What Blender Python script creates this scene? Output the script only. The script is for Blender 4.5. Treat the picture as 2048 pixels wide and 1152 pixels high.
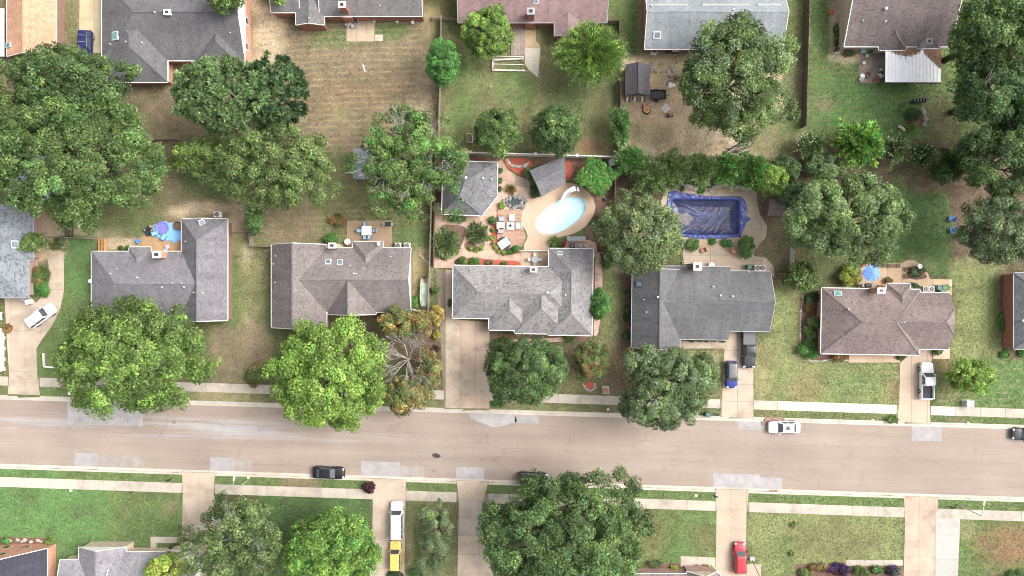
import bpy, bmesh, math, random
import numpy as np
from mathutils import Vector, Matrix
for o in list(bpy.data.objects): bpy.data.objects.remove(o)
sc = bpy.context.scene
COL = sc.collection
# ------------------------------------------------------------------ camera, sky, sun, exposure
H = 110.0            # height of the drone above the ground, metres
PPM = 13.0           # survey plan: units per metre at ground level
cam = bpy.data.cameras.new('camera'); camo = bpy.data.objects.new('camera', cam); COL.objects.link(camo)
camo.location = (0, 0, H); camo.rotation_euler = (0, 0, 0)
cam.sensor_width = 36; cam.lens = 36 * H / (2048 / PPM); cam.clip_end = 4000; cam.clip_start = 1
sc.camera = camo
W = bpy.data.worlds.new('World'); sc.world = W; W.use_nodes = True
SUN_EL, SUN_AZ = math.radians(50), math.radians(74)    # azimuth clockwise from north (image up)
wn = W.node_tree.nodes; wl = W.node_tree.links
sky = wn.new('ShaderNodeTexSky'); sky.sky_type = 'NISHITA'; sky.sun_disc = False
sky.sun_elevation = SUN_EL; sky.sun_rotation = SUN_AZ; sky.dust_density = 6; sky.air_density = 1.0; sky.ozone_density = 1
hs = wn.new('ShaderNodeHueSaturation'); hs.inputs['Saturation'].default_value = 0.30
wl.new(sky.outputs[0], hs.inputs['Color']); wl.new(hs.outputs[0], wn['Background'].inputs[0])
wn['Background'].inputs[1].default_value = 0.15
sun = bpy.data.lights.new('sun', 'SUN'); suno = bpy.data.objects.new('sun', sun); COL.objects.link(suno)
sun.energy = 1.35; sun.angle = math.radians(32); sun.color = (1, 0.975, 0.94)
sd = Vector((math.sin(SUN_AZ) * math.cos(SUN_EL), math.cos(SUN_AZ) * math.cos(SUN_EL), math.sin(SUN_EL)))
suno.rotation_euler = sd.to_track_quat('Z', 'Y').to_euler(); suno.location = (60, 0, 80)
sc.view_settings.view_transform = 'Standard'; sc.view_settings.look = 'None'
sc.view_settings.exposure = 0.93; sc.view_settings.gamma = 1; sc.view_settings.use_curve_mapping = False
sc.render.engine = 'CYCLES'; sc.cycles.filter_width = 1.0

R = math.radians
rnd = random.Random(7)
def P(px, py, h=0.0):
    s = (H - h) / H / PPM
    return Vector(((px - 1024) * s, (576 - py) * s, h))
# ------------------------------------------------------------------ materials
def nodes(name):
    m = bpy.data.materials.new(name); m.use_nodes = True
    return m, m.node_tree.nodes, m.node_tree.links, m.node_tree.nodes['Principled BSDF']
def nz(n, l, vec, scale, detail=3, rough=.55, dist=0):
    t = n.new('ShaderNodeTexNoise'); t.inputs['Scale'].default_value = scale; t.inputs['Detail'].default_value = detail
    t.inputs['Roughness'].default_value = rough; t.inputs['Distortion'].default_value = dist
    l.new(vec, t.inputs['Vector']); return t.outputs['Fac']
def mr(n, l, v, a, b, c, d):
    t = n.new('ShaderNodeMapRange'); l.new(v, t.inputs[0])
    for i, x in enumerate((a, b, c, d)): t.inputs[i + 1].default_value = x
    return t.outputs[0]
def mth(n, l, op, a, b):
    t = n.new('ShaderNodeMath'); t.operation = op
    for i, v in enumerate((a, b)):
        if isinstance(v, (int, float)): t.inputs[i].default_value = v
        else: l.new(v, t.inputs[i])
    return t.outputs[0]
def mixc(n, l, a, b, f, mode='MIX'):
    t = n.new('ShaderNodeMix'); t.data_type = 'RGBA'; t.blend_type = mode
    for i, v in ((6, a), (7, b)):
        if isinstance(v, tuple): t.inputs[i].default_value = (*v[:3], 1)
        else: l.new(v, t.inputs[i])
    if isinstance(f, (int, float)): t.inputs[0].default_value = f
    else: l.new(f, t.inputs[0])
    return t.outputs[2]
def scalec(n, l, c, v):
    t = n.new('ShaderNodeVectorMath'); t.operation = 'SCALE'
    if isinstance(c, tuple): t.inputs[0].default_value = c[:3]
    else: l.new(c, t.inputs[0])
    l.new(v, t.inputs['Scale']); return t.outputs[0]
def bump(n, l, b, h, strength, dist=.05):
    t = n.new('ShaderNodeBump'); t.inputs['Strength'].default_value = strength; t.inputs['Distance'].default_value = dist
    l.new(h, t.inputs['Height']); l.new(t.outputs[0], b.inputs['Normal'])
def M(name, col, rough=.85, var=.15, scl=.7, fine=.12, fscl=12, bmp=.15, rand=0, metal=0, coat=0, spec=.4, world=False, col2=None, c2s=.35, c2a=.5, c2b=.62):
    m, n, l, b = nodes(name)
    vec = n.new('ShaderNodeNewGeometry').outputs['Position'] if world else n.new('ShaderNodeTexCoord').outputs['Object']
    v = mth(n, l, 'MULTIPLY', mr(n, l, nz(n, l, vec, scl, 4), .3, .7, 1 - var, 1 + var), mr(n, l, nz(n, l, vec, fscl, 2), .3, .7, 1 - fine, 1 + fine))
    if rand:
        oi = n.new('ShaderNodeObjectInfo'); v = mth(n, l, 'MULTIPLY', v, mr(n, l, oi.outputs['Random'], 0, 1, 1 - rand, 1 + rand))
    c = col
    if col2: c = mixc(n, l, col, col2, mr(n, l, nz(n, l, vec, c2s, 5, .6), c2a, c2b, 0, 1))
    l.new(scalec(n, l, c, v), b.inputs['Base Color'])
    b.inputs['Roughness'].default_value = rough; b.inputs['Metallic'].default_value = metal
    b.inputs['Specular IOR Level'].default_value = spec
    if coat: b.inputs['Coat Weight'].default_value = coat; b.inputs['Coat Roughness'].default_value = .05
    if bmp: bump(n, l, b, nz(n, l, vec, fscl, 2), bmp, .02)
    return m
def shingle(name, c1, c2, spk=.5, row=.145, wid=.33):
    m, n, l, b = nodes(name)
    uv = n.new('ShaderNodeUVMap').outputs[0]
    t = n.new('ShaderNodeTexBrick'); l.new(uv, t.inputs['Vector'])
    t.inputs['Color1'].default_value = (*c1, 1); t.inputs['Color2'].default_value = (*c2, 1)
    t.inputs['Mortar'].default_value = (c2[0] * .7, c2[1] * .7, c2[2] * .7, 1)
    t.inputs['Scale'].default_value = 1; t.inputs['Brick Width'].default_value = wid; t.inputs['Row Height'].default_value = row
    t.inputs['Mortar Size'].default_value = .012; t.inputs['Bias'].default_value = -.1
    wv = n.new('ShaderNodeTexWhiteNoise'); wv.noise_dimensions = '2D'
    sn = n.new('ShaderNodeVectorMath'); sn.operation = 'SNAP'; l.new(uv, sn.inputs[0]); sn.inputs[1].default_value = (wid * .9, row, 1)
    l.new(sn.outputs[0], wv.inputs['Vector'])
    dk = mr(n, l, wv.outputs['Value'], .80, .92, 1, 1 - spk)
    big = mr(n, l, nz(n, l, uv, .22, 4, .6), .3, .7, .84, 1.15)
    mid = mr(n, l, nz(n, l, uv, 1.6, 3), .3, .7, .9, 1.1)
    st = n.new('ShaderNodeMapping'); st.inputs['Scale'].default_value = (1.1, .10, 1); l.new(uv, st.inputs[0])
    strk = mr(n, l, nz(n, l, st.outputs[0], 1, 3, .6), .35, .65, .90, 1.08)
    gr = mth(n, l, 'MULTIPLY', mr(n, l, nz(n, l, uv, 26, 1), .3, .7, .88, 1.12), mr(n, l, nz(n, l, uv, 5.5, 3, .7), .3, .7, .74, 1.26))
    v = dk
    for x in (big, mid, strk, gr): v = mth(n, l, 'MULTIPLY', v, x)
    l.new(scalec(n, l, t.outputs['Color'], v), b.inputs['Base Color'])
    b.inputs['Roughness'].default_value = .9; b.inputs['Specular IOR Level'].default_value = .3
    bump(n, l, b, t.outputs['Fac'], -.4, .02)
    return m
def brickm(name, c1, c2, mort):
    m, n, l, b = nodes(name); uv = n.new('ShaderNodeUVMap').outputs[0]
    t = n.new('ShaderNodeTexBrick'); l.new(uv, t.inputs['Vector'])
    t.inputs['Color1'].default_value = (*c1, 1); t.inputs['Color2'].default_value = (*c2, 1); t.inputs['Mortar'].default_value = (*mort, 1)
    t.inputs['Scale'].default_value = 1; t.inputs['Brick Width'].default_value = .22; t.inputs['Row Height'].default_value = .075; t.inputs['Mortar Size'].default_value = .008
    v = mr(n, l, nz(n, l, uv, 1.2, 4), .3, .7, .82, 1.16)
    l.new(scalec(n, l, t.outputs['Color'], v), b.inputs['Base Color']); b.inputs['Roughness'].default_value = .9
    bump(n, l, b, t.outputs['Fac'], -.3, .01)
    return m

def foliage():
    m, n, l, b = nodes('foliage')
    at = n.new('ShaderNodeAttribute'); at.attribute_name = 'Col'
    vec = n.new('ShaderNodeNewGeometry').outputs['Position']
    v = mr(n, l, nz(n, l, vec, .6, 3), .3, .7, .85, 1.15)
    c = scalec(n, l, at.outputs['Color'], v)
    l.new(c, b.inputs['Base Color']); b.inputs['Roughness'].default_value = .6; b.inputs['Specular IOR Level'].default_value = .3
    tr = n.new('ShaderNodeBsdfTranslucent'); l.new(scalec(n, l, c, mth(n, l, 'MULTIPLY', v, 1.2)), tr.inputs['Color'])
    ms = n.new('ShaderNodeMixShader'); ms.inputs[0].default_value = .25
    l.new(b.outputs[0], ms.inputs[1]); l.new(tr.outputs[0], ms.inputs[2]); l.new(ms.outputs[0], n['Material Output'].inputs[0])
    return m
def glassm(name, col, rough=.06):
    m, n, l, b = nodes(name)
    vec = n.new('ShaderNodeTexCoord').outputs['Object']
    l.new(scalec(n, l, col, mr(n, l, nz(n, l, vec, 1.5), .3, .7, .8, 1.2)), b.inputs['Base Color'])
    b.inputs['Roughness'].default_value = rough; b.inputs['Specular IOR Level'].default_value = .6
    return m
def ground_mat():
    m, n, l, b = nodes('lawn_and_soil')
    at = n.new('ShaderNodeAttribute'); at.attribute_name = 'Col'
    mk = n.new('ShaderNodeAttribute'); mk.attribute_name = 'Mow'
    sp = n.new('ShaderNodeSeparateColor'); l.new(mk.outputs['Color'], sp.inputs[0])
    vec = n.new('ShaderNodeNewGeometry').outputs['Position']
    v = mr(n, l, nz(n, l, vec, .55, 5, .65), .3, .7, .80, 1.22)
    v = mth(n, l, 'MULTIPLY', v, mr(n, l, nz(n, l, vec, 3.2, 3, .6), .32, .68, .80, 1.20))
    v = mth(n, l, 'MULTIPLY', v, mr(n, l, nz(n, l, vec, 14, 2, .6), .3, .7, .70, 1.32))
    v = mth(n, l, 'MULTIPLY', v, mr(n, l, nz(n, l, vec, 6, 3, .7), .3, .7, .72, 1.28))
    # worn, thin spots: dry straw shows between green blades
    dry = mr(n, l, nz(n, l, vec, 1.1, 6, .72, .4), .50, .70, 0, 1)
    straw = mixc(n, l, at.outputs['Color'], (.27, .225, .13), .5)
    c = mixc(n, l, at.outputs['Color'], straw, mth(n, l, 'MULTIPLY', dry, sp.outputs['Blue']))
    # mower rows
    def rows(axis, k):
        mp = n.new('ShaderNodeMapping'); l.new(vec, mp.inputs[0])
        mp.inputs['Rotation'].default_value = (0, 0, R(88.6 if axis else -1.4))
        w = n.new('ShaderNodeTexWave'); w.bands_direction = 'Y'; w.inputs['Scale'].default_value = k; w.inputs['Distortion'].default_value = 2.2
        w.inputs['Detail'].default_value = 3; w.inputs['Detail Scale'].default_value = .6; l.new(mp.outputs[0], w.inputs[0])
        br = mr(n, l, nz(n, l, vec, .35, 4, .6), .42, .62, .15, 1)
        return mth(n, l, 'MULTIPLY', mr(n, l, w.outputs['Fac'], .45, 1, 0, 1), br)
    f1 = mth(n, l, 'MULTIPLY', rows(0, .34), sp.outputs['Red']); f2 = mth(n, l, 'MULTIPLY', rows(1, .30), sp.outputs['Green'])
    c = mixc(n, l, c, (.30, .25, .14), mth(n, l, 'ADD', f1, f2))
    l.new(scalec(n, l, c, v), b.inputs['Base Color'])
    b.inputs['Roughness'].default_value = .95; b.inputs['Specular IOR Level'].default_value = .15
    bump(n, l, b, nz(n, l, vec, 9, 4, .7), .7, .06)
    return m
def asphalt():
    m, n, l, b = nodes('asphalt')
    vec = n.new('ShaderNodeNewGeometry').outputs['Position']
    mp = n.new('ShaderNodeMapping'); l.new(vec, mp.inputs[0]); mp.inputs['Rotation'].default_value = (0, 0, R(1.75))
    sx = n.new('ShaderNodeMapping'); l.new(mp.outputs[0], sx.inputs[0]); sx.inputs['Scale'].default_value = (.035, .55, 1)
    v = mr(n, l, nz(n, l, vec, .10, 4, .6), .3, .7, .90, 1.10)
    v = mth(n, l, 'MULTIPLY', v, mr(n, l, nz(n, l, sx.outputs[0], 1, 4, .6), .3, .7, .90, 1.09))
    v = mth(n, l, 'MULTIPLY', v, mr(n, l, nz(n, l, vec, 9, 3, .7), .3, .7, .88, 1.12))
    # worn grey wheel streaks polished along the lane on the west part
    sep = n.new('ShaderNodeSeparateXYZ'); l.new(mp.outputs[0], sep.inputs[0])
    s2 = n.new('ShaderNodeMapping'); l.new(mp.outputs[0], s2.inputs[0]); s2.inputs['Scale'].default_value = (.03, .8, 1)
    stk = mr(n, l, nz(n, l, s2.outputs[0], 1.3, 5, .65), .47, .62, 0, 1)
    wx = mth(n, l, 'MULTIPLY', mr(n, l, sep.outputs[0], -90, -62, .3, 1), mr(n, l, sep.outputs[0], -45, -8, 1, 0))
    wy = mth(n, l, 'MULTIPLY', mr(n, l, sep.outputs[1], -25.5, -23.6, 0, 1), mr(n, l, sep.outputs[1], -22.0, -20.4, 1, 0))
    f = mth(n, l, 'MULTIPLY', stk, mth(n, l, 'MULTIPLY', wx, wy))
    c = mixc(n, l, (.295, .238, .198), (.375, .358, .355), f)
    # thin cracks and paving seams
    vo = n.new('ShaderNodeTexVoronoi'); vo.feature = 'DISTANCE_TO_EDGE'; s3 = n.new('ShaderNodeMapping'); l.new(mp.outputs[0], s3.inputs[0])
    s3.inputs['Scale'].default_value = (.09, .42, 1); ds = n.new('ShaderNodeVectorMath'); l.new(s3.outputs[0], ds.inputs[0])
    nn = n.new('ShaderNodeTexNoise'); nn.inputs['Scale'].default_value = .9; nn.inputs['Detail'].default_value = 5; l.new(vec, nn.inputs['Vector'])
    ns = n.new('ShaderNodeVectorMath'); ns.operation = 'SCALE'; ns.inputs['Scale'].default_value = .10; l.new(nn.outputs['Color'], ns.inputs[0])
    l.new(ns.outputs[0], ds.inputs[1]); l.new(ds.outputs[0], vo.inputs['Vector']); vo.inputs['Scale'].default_value = 1
    ck = mr(n, l, vo.outputs['Distance'], 0, .022, .87, 1)
    ck = mth(n, l, 'MAXIMUM', ck, mr(n, l, nz(n, l, vec, .22, 3), .42, .58, 1, .8))
    v = mth(n, l, 'MULTIPLY', v, ck)
    wob = mth(n, l, 'MULTIPLY', mth(n, l, 'SUBTRACT', nz(n, l, vec, .5, 3), .5), .35)
    fr = mth(n, l, 'FRACT', mth(n, l, 'DIVIDE', mth(n, l, 'ADD', sep.outputs[1], wob), 1.83), 0); dd = mth(n, l, 'ABSOLUTE', mth(n, l, 'SUBTRACT', fr, .5), 0)
    seam = mth(n, l, 'MAXIMUM', mr(n, l, dd, .0, .035, .86, 1), mr(n, l, nz(n, l, sx.outputs[0], 2.2, 4), .42, .56, 1, .82))
    v = mth(n, l, 'MULTIPLY', v, seam)
    fx = mth(n, l, 'FRACT', mth(n, l, 'DIVIDE', sep.outputs[0], 7.7), 0); dx = mth(n, l, 'ABSOLUTE', mth(n, l, 'SUBTRACT', fx, .5), 0)
    v = mth(n, l, 'MULTIPLY', v, mth(n, l, 'MAXIMUM', mr(n, l, dx, 0, .008, .90, 1), mr(n, l, nz(n, l, vec, .16, 3), .45, .55, 1, .9)))
    spot = mr(n, l, nz(n, l, vec, 1.3, 2), .66, .74, 1, .86); v = mth(n, l, 'MULTIPLY', v, spot)
    l.new(scalec(n, l, c, v), b.inputs['Base Color']); b.inputs['Roughness'].default_value = .92; b.inputs['Specular IOR Level'].default_value = .25
    bump(n, l, b, nz(n, l, vec, 22, 2), .2, .02)
    return m
def waterm():
    m, n, l, b = nodes('pool_water')
    vec = n.new('ShaderNodeNewGeometry').outputs['Position']
    tp = n.new('ShaderNodeBsdfTransparent'); tp.inputs['Color'].default_value = (.93, .98, .995, 1)
    gl = n.new('ShaderNodeBsdfGlossy'); gl.inputs['Roughness'].default_value = .02
    fr = n.new('ShaderNodeFresnel'); fr.inputs['IOR'].default_value = 1.33
    bp = n.new('ShaderNodeBump'); bp.inputs['Strength'].default_value = .12; bp.inputs['Distance'].default_value = .05
    l.new(nz(n, l, vec, 1.8, 3), bp.inputs['Height'])
    for q in (gl, fr): l.new(bp.outputs[0], q.inputs['Normal'])
    ms = n.new('ShaderNodeMixShader'); l.new(fr.outputs[0], ms.inputs[0]); l.new(tp.outputs[0], ms.inputs[1]); l.new(gl.outputs[0], ms.inputs[2])
    l.new(ms.outputs[0], n['Material Output'].inputs[0])
    return m
FOL = foliage()
MT = dict(
 ground=ground_mat(), asphalt=asphalt(), water=waterm(),
 concrete=M('weathered_concrete', (.42, .37, .305), .9, .14, .5, .08, 9, .2, .07, world=True, col2=(.345, .305, .26), c2s=.45),
 drive=M('driveway_concrete', (.45, .365, .283), .9, .12, .35, .07, 9, .2, .06, world=True, col2=(.35, .28, .215), c2s=.3),
 drivepink=M('driveway_pinkish', (.43, .325, .25), .9, .12, .4, .07, 9, .2, .05, world=True, col2=(.33, .25, .19), c2s=.3),
 drivegrey=M('driveway_grey', (.40, .385, .35), .9, .14, .4, .08, 9, .2, .05, world=True, col2=(.33, .32, .295), c2s=.4),
 newconc=M('new_concrete', (.58, .50, .395), .9, .06, .5, .04, 9, .15, .03, world=True),
 kerb=M('kerb_concrete', (.47, .42, .355), .9, .14, .4, .08, 8, .2, .06, world=True),
 joint=M('joint_soil', (.22, .18, .13), .95, .2, 1, .2, 9, .2, world=True),
 patchg=M('patch_concrete', (.325, .306, .302), .92, .14, .8, .10, 9, .15, .05, world=True),
 patchd=M('patch_worn', (.30, .265, .236), .92, .14, .8, .10, 9, .15, .05, world=True),
 tar=M('tar', (.05, .04, .045), .7, .2, 3, .2, 20, .3),
 pooldeck=M('pool_deck_concrete', (.53, .385, .275), .85, .07, .5, .05, 10, .1, 0, world=True),
 plaster=M('pool_plaster', (.72, .90, .94), .6, .04, .6, .03, 6, 0),
 brickpath=M('brick_path', (.49, .345, .265), .9, .14, 1.2, .18, 7, .3, world=True, col2=(.40, .28, .20), c2s=.8),
 mulch=M('bark_mulch', (.16, .095, .07), .95, .25, 1.2, .35, 8, .6, world=True),
 redmulch=M('red_mulch', (.42, .10, .065), .95, .22, 1.2, .35, 8, .6, world=True, col2=(.34, .12, .08), c2s=1),
 soil=M('bare_soil', (.37, .28, .19), .95, .18, .8, .25, 6, .5, world=True),
 white=M('white_paint', (.84, .83, .81), .55, .05, 1, .03, 8, .03),
 sheetwhite=M('white_roof_sheet', (.90, .90, .90), .4, .04, .8, .03, 8, .02),
 bedcover=M('vinyl_bed_cover', (.12, .125, .13), .6, .06, 2, .05, 10, .03),
 offwhite=M('offwhite_paint', (.68, .64, .58), .6, .08, 1, .06, 8, .05),
 tanwall=M('tan_siding', (.46, .38, .29), .8, .08, 1, .06, 8, .05),
 wood=M('weathered_wood', (.29, .235, .19), .9, .22, 1.3, .2, 9, .3, .12),
 brownwood=M('brown_wood', (.20, .125, .09), .9, .2, 1.3, .2, 9, .3, .1),
 darkwood=M('dark_fence_wood', (.13, .098, .08), .9, .22, 1.3, .2, 9, .3, .1),
 newwood=M('fresh_lumber', (.55, .30, .13), .8, .12, 1.5, .1, 9, .2, .08),
 deckwood=M('deck_wood', (.40, .25, .18), .85, .14, 1.2, .14, 9, .2, .13),
 greydeck=M('grey_deck_wood', (.32, .255, .215), .9, .2, 1, .2, 7, .2, .15),
 steel=M('galvanised_steel', (.55, .56, .56), .45, .1, 2, .05, 10, .02, metal=.6),
 dkmetal=M('dark_metal', (.04, .04, .045), .5, .15, 2, .1, 10, .05),
 grey=M('grey_plastic', (.33, .34, .34), .6, .08, 2, .06, 10, .03),
 black=M('black_plastic', (.02, .02, .022), .5, .15, 2, .1, 10, .03),
 tyre=M('tyre_rubber', (.02, .02, .02), .85, .15, 3, .1, 14, .1),
 bark=M('bark', (.085, .066, .052), .95, .25, 1.5, .25, 8, .5),
 palebark=M('pale_dead_wood', (.38, .35, .32), .9, .15, 1.5, .15, 8, .3),
 blue=M('blue_fabric', (.10, .23, .55), .7, .1, 2, .06, 10, .05),
 umb=M('umbrella_canvas', (.16, .30, .72), .75, .07, 2, .04, 12, .05, .05),
 paleblue=M('pale_blue_plastic', (.33, .50, .62), .5, .08, 2, .05, 8, .02),
 tarpblue=M('light_blue_tarp', (.24, .50, .92), .45, .12, 1.4, .06, 9, .3),
 purple=M('violet_vinyl', (.20, .20, .72), .4, .12, 2, .05, 10, .1),
 pink=M('pink_plastic', (.75, .45, .58), .5, .06, 2, .04, 10, .02),
 navytarp=M('pool_cover_vinyl', (.065, .08, .26), .38, .2, 1.0, .1, 6, .2, col2=(.09, .12, .33), c2s=.8),
 wetcover=M('wet_pool_cover', (.022, .026, .085), .34, .3, .9, .15, 5, .1, col2=(.045, .058, .16), c2s=.55, c2a=.48, c2b=.66, spec=.45),
 scum=M('dried_silt', (.20, .18, .19), .9, .25, 2, .25, 9, .3),
 red=M('red_plastic', (.45, .05, .04), .5, .1, 2, .08, 10, .03),
 green=M('green_plastic', (.07, .16, .13), .55, .1, 2, .06, 10, .03),
 teal=M('weathered_teal_steel', (.45, .56, .58), .5, .1, 2, .06, 10, .03),
 boat=M('olive_green_boat_paint', (.40, .50, .38), .5, .1, 2, .06, 10, .03),
 stone=M('field_stone', (.25, .23, .215), .9, .2, 1.5, .15, 8, .4, .25),
 palestone=M('pale_stone', (.42, .38, .33), .9, .14, 1.5, .1, 8, .3, .15),
 pondwater=M('dark_pond_water', (.035, .055, .05), .08, .3, 1.2, .1, 6, .05, spec=.6),
 terracotta=M('terracotta', (.45, .21, .13), .8, .12, 2, .1, 10, .1),
 gravel=M('pale_gravel', (.45, .40, .34), .95, .2, 2, .3, 7, .5, world=True),
 leaves=M('leaf_litter', (.26, .15, .09), .95, .25, 1.5, .3, 9, .5),
 cream=M('cream_enamel', (.62, .58, .50), .5, .05, 2, .04, 8, .02),
 glass=glassm('house_glass', (.03, .036, .045)), carglass=glassm('car_glass', (.07, .085, .095), .12),
 skyglass=glassm('skylight_glass', (.16, .20, .24), .12), tealglass=glassm('teal_skylight', (.14, .30, .27), .15),
 lamp=M('headlamp_lens', (.75, .77, .78), .15, .03, 2, .02, 8, 0), tail=M('tail_lamp_lens', (.35, .02, .02), .2, .05, 2, .02, 8, 0),
 rim=M('alloy_rim', (.55, .55, .56), .35, .05, 4, .03, 12, 0, metal=.7),
 flower=M('white_petal', (.80, .78, .78), .7, .05, 2, .05, 8, 0),
)
RF = dict(
 h1=shingle('shingle_mauve_grey', (.208, .200, .212), (.175, .168, .18), .25),
 h2=shingle('shingle_brown_grey', (.218, .19, .182), (.182, .158, .152), .28),
 h3=shingle('shingle_light_grey', (.27, .258, .258), (.225, .215, .218), .38, .15, .33),
 h3b=shingle('shingle_grey_speckled', (.18, .178, .185), (.15, .15, .157), .38, .15, .33),
 h4=shingle('shingle_charcoal', (.145, .145, .148), (.122, .122, .126), .15),
 h5=shingle('shingle_brown', (.225, .178, .168), (.188, .148, .14), .28),
 h6=shingle('shingle_blue_black', (.145, .15, .165), (.115, .12, .132), .3),
 h7=shingle('shingle_slate_blue', (.25, .27, .295), (.205, .222, .245), .45, .16, .36),
 h8=shingle('shingle_terracotta', (.60, .34, .22), (.52, .30, .195), .2),
 h9=shingle('shingle_dark_grey', (.15, .145, .15), (.125, .12, .126), .2),
 h10=shingle('shingle_smoke_grey', (.18, .17, .172), (.15, .142, .144), .25),
 h11=shingle('shingle_mauve_brown', (.27, .185, .18), (.235, .16, .156), .2),
 h12=shingle('shingle_silver_grey', (.265, .285, .30), (.235, .252, .266), .12),
 h13=shingle('shingle_umber', (.185, .15, .15), (.155, .126, .126), .3),
 navy=shingle('shingle_navy', (.055, .054, .072), (.045, .044, .06), .2),
 dove=shingle('shingle_dove_grey', (.26, .25, .265), (.22, .212, .225), .25),
 shed=shingle('shingle_shed', (.135, .13, .138), (.11, .106, .113), .25),
 pav=shingle('shingle_pavilion', (.19, .182, .195), (.155, .15, .162), .25),
)
BR = dict(
 orange=brickm('orange_brick', (.60, .27, .175), (.52, .225, .145), (.50, .38, .30)),
 red=brickm('red_brick', (.34, .11, .07), (.27, .085, .055), (.34, .27, .22)),
 pink=brickm('pink_brick', (.44, .27, .23), (.36, .215, .185), (.4, .34, .3)),
 tan=brickm('tan_brick', (.60, .48, .36), (.52, .41, .30), (.56, .48, .4)),
 brown=brickm('brown_brick', (.27, .14, .10), (.21, .11, .08), (.3, .25, .2)),
)
# ------------------------------------------------------------------ mesh helpers
class MB:
    def __init__(s): s.v = []; s.f = []
    def add(s, vs, fs):
        k = len(s.v); s.v += [tuple(x) for x in vs]; s.f += [tuple(i + k for i in f) for f in fs]; return s
    def box(s, c, d, rz=0, taper=1.0, mtx=None):
        x, y, z = d[0] / 2, d[1] / 2, d[2] / 2; ca, sa = math.cos(rz), math.sin(rz); vs = []
        for sz in (-1, 1):
            t = taper if sz > 0 else 1
            for sx, sy in ((-1, -1), (1, -1), (1, 1), (-1, 1)):
                p = Vector((sx * x * t, sy * y * t, sz * z))
                p = mtx @ p if mtx else Vector((p.x * ca - p.y * sa, p.x * sa + p.y * ca, p.z))
                vs.append((c[0] + p.x, c[1] + p.y, c[2] + p.z))
        return s.add(vs, [(3, 2, 1, 0), (4, 5, 6, 7), (0, 1, 5, 4), (1, 2, 6, 5), (2, 3, 7, 6), (3, 0, 4, 7)])
    def bar(s, a, b, w, h):                       # box along a segment
        a, b = Vector(a), Vector(b); d = b - a; L = d.length
        if L < 1e-5: return s
        q = d.to_track_quat('X', 'Z').to_matrix()
        return s.box((a + b) / 2, (L, w, h), mtx=q)
    def prism(s, poly, z0, z1):
        n = len(poly); A = sum(poly[i][0] * poly[(i + 1) % n][1] - poly[(i + 1) % n][0] * poly[i][1] for i in range(n))
        if A < 0: poly = poly[::-1]
        vs = [(p[0], p[1], z0) for p in poly] + [(p[0], p[1], z1) for p in poly]
        return s.add(vs, [tuple(range(n - 1, -1, -1)), tuple(range(n, 2 * n))] + [(i, (i + 1) % n, n + (i + 1) % n, n + i) for i in range(n)])
    def cyl(s, c, r, h, n=16, r2=None):
        r2 = r if r2 is None else r2
        vs = [(c[0] + r * math.cos(6.2832 * i / n), c[1] + r * math.sin(6.2832 * i / n), c[2]) for i in range(n)]
        vs += [(c[0] + r2 * math.cos(6.2832 * i / n), c[1] + r2 * math.sin(6.2832 * i / n), c[2] + h) for i in range(n)]
        return s.add(vs, [tuple(range(n - 1, -1, -1)), tuple(range(n, 2 * n))] + [(i, (i + 1) % n, n + (i + 1) % n, n + i) for i in range(n)])
    def lathe(s, c, prof, n=16):
        vs = []; fs = []
        for r, z in prof: vs += [(c[0] + r * math.cos(6.2832 * i / n), c[1] + r * math.sin(6.2832 * i / n), c[2] + z) for i in range(n)]
        for k in range(len(prof) - 1):
            fs += [(k * n + i, k * n + (i + 1) % n, (k + 1) * n + (i + 1) % n, (k + 1) * n + i) for i in range(n)]
        m = len(prof) - 1; fs += [tuple(range(n - 1, -1, -1)), tuple(range(m * n, m * n + n))]
        return s.add(vs, fs)
    def tube(s, pts, rad, n=6):
        pts = [Vector(p) for p in pts]; vs = []; m = len(pts)
        for i, p in enumerate(pts):
            d = (pts[min(i + 1, m - 1)] - pts[max(i - 1, 0)]); d = d.normalized() if d.length > 1e-6 else Vector((0, 0, 1))
            a = d.cross(Vector((.31, .2, .93))); a = a.normalized() if a.length > 1e-4 else Vector((1, 0, 0)); b = d.cross(a)
            r = rad[i] if isinstance(rad, (list, tuple)) else rad
            vs += [p + a * r * math.cos(6.2832 * k / n) + b * r * math.sin(6.2832 * k / n) for k in range(n)]
        fs = [(i * n + k, i * n + (k + 1) % n, (i + 1) * n + (k + 1) % n, (i + 1) * n + k) for i in range(m - 1) for k in range(n)]
        fs += [tuple(range(n - 1, -1, -1)), tuple(range((m - 1) * n, m * n))]
        return s.add(vs, fs)
    def mesh(s, name): 
        me = bpy.data.meshes.new(name); me.from_pydata(s.v, [], s.f); me.update(); return me
    def build(s, name, mat, parent=None, smooth=False, uv=False, loc=None, rz=0):
        me = s.mesh(name); me.materials.append(mat)
        if uv: slope_uv(me)
        if smooth: me.polygons.foreach_set('use_smooth', [True] * len(me.polygons))
        return link(name, me, parent, loc, rz)
def link(name, me, parent=None, loc=None, rz=0):
    o = bpy.data.objects.new(name, me); COL.objects.link(o)
    if parent: o.parent = parent
    if loc is not None: o.location = loc
    if rz: o.rotation_euler.z = rz
    return o
def slope_uv(me):
    u = me.uv_layers.new(name='UVMap'); Z = Vector((0, 0, 1))
    for p in me.polygons:
        n = p.normal; t = Z.cross(n)
        t = t.normalized() if t.length > 1e-3 else Vector((1, 0, 0)); b = n.cross(t)
        for li in p.loop_indices:
            co = me.vertices[me.loops[li].vertex_index].co; u.data[li].uv = (co.dot(t), co.dot(b))
def tag(o, label, cat, group=None):
    o['label'] = label; o['category'] = cat
    if group: o['group'] = group
    return o
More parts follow.
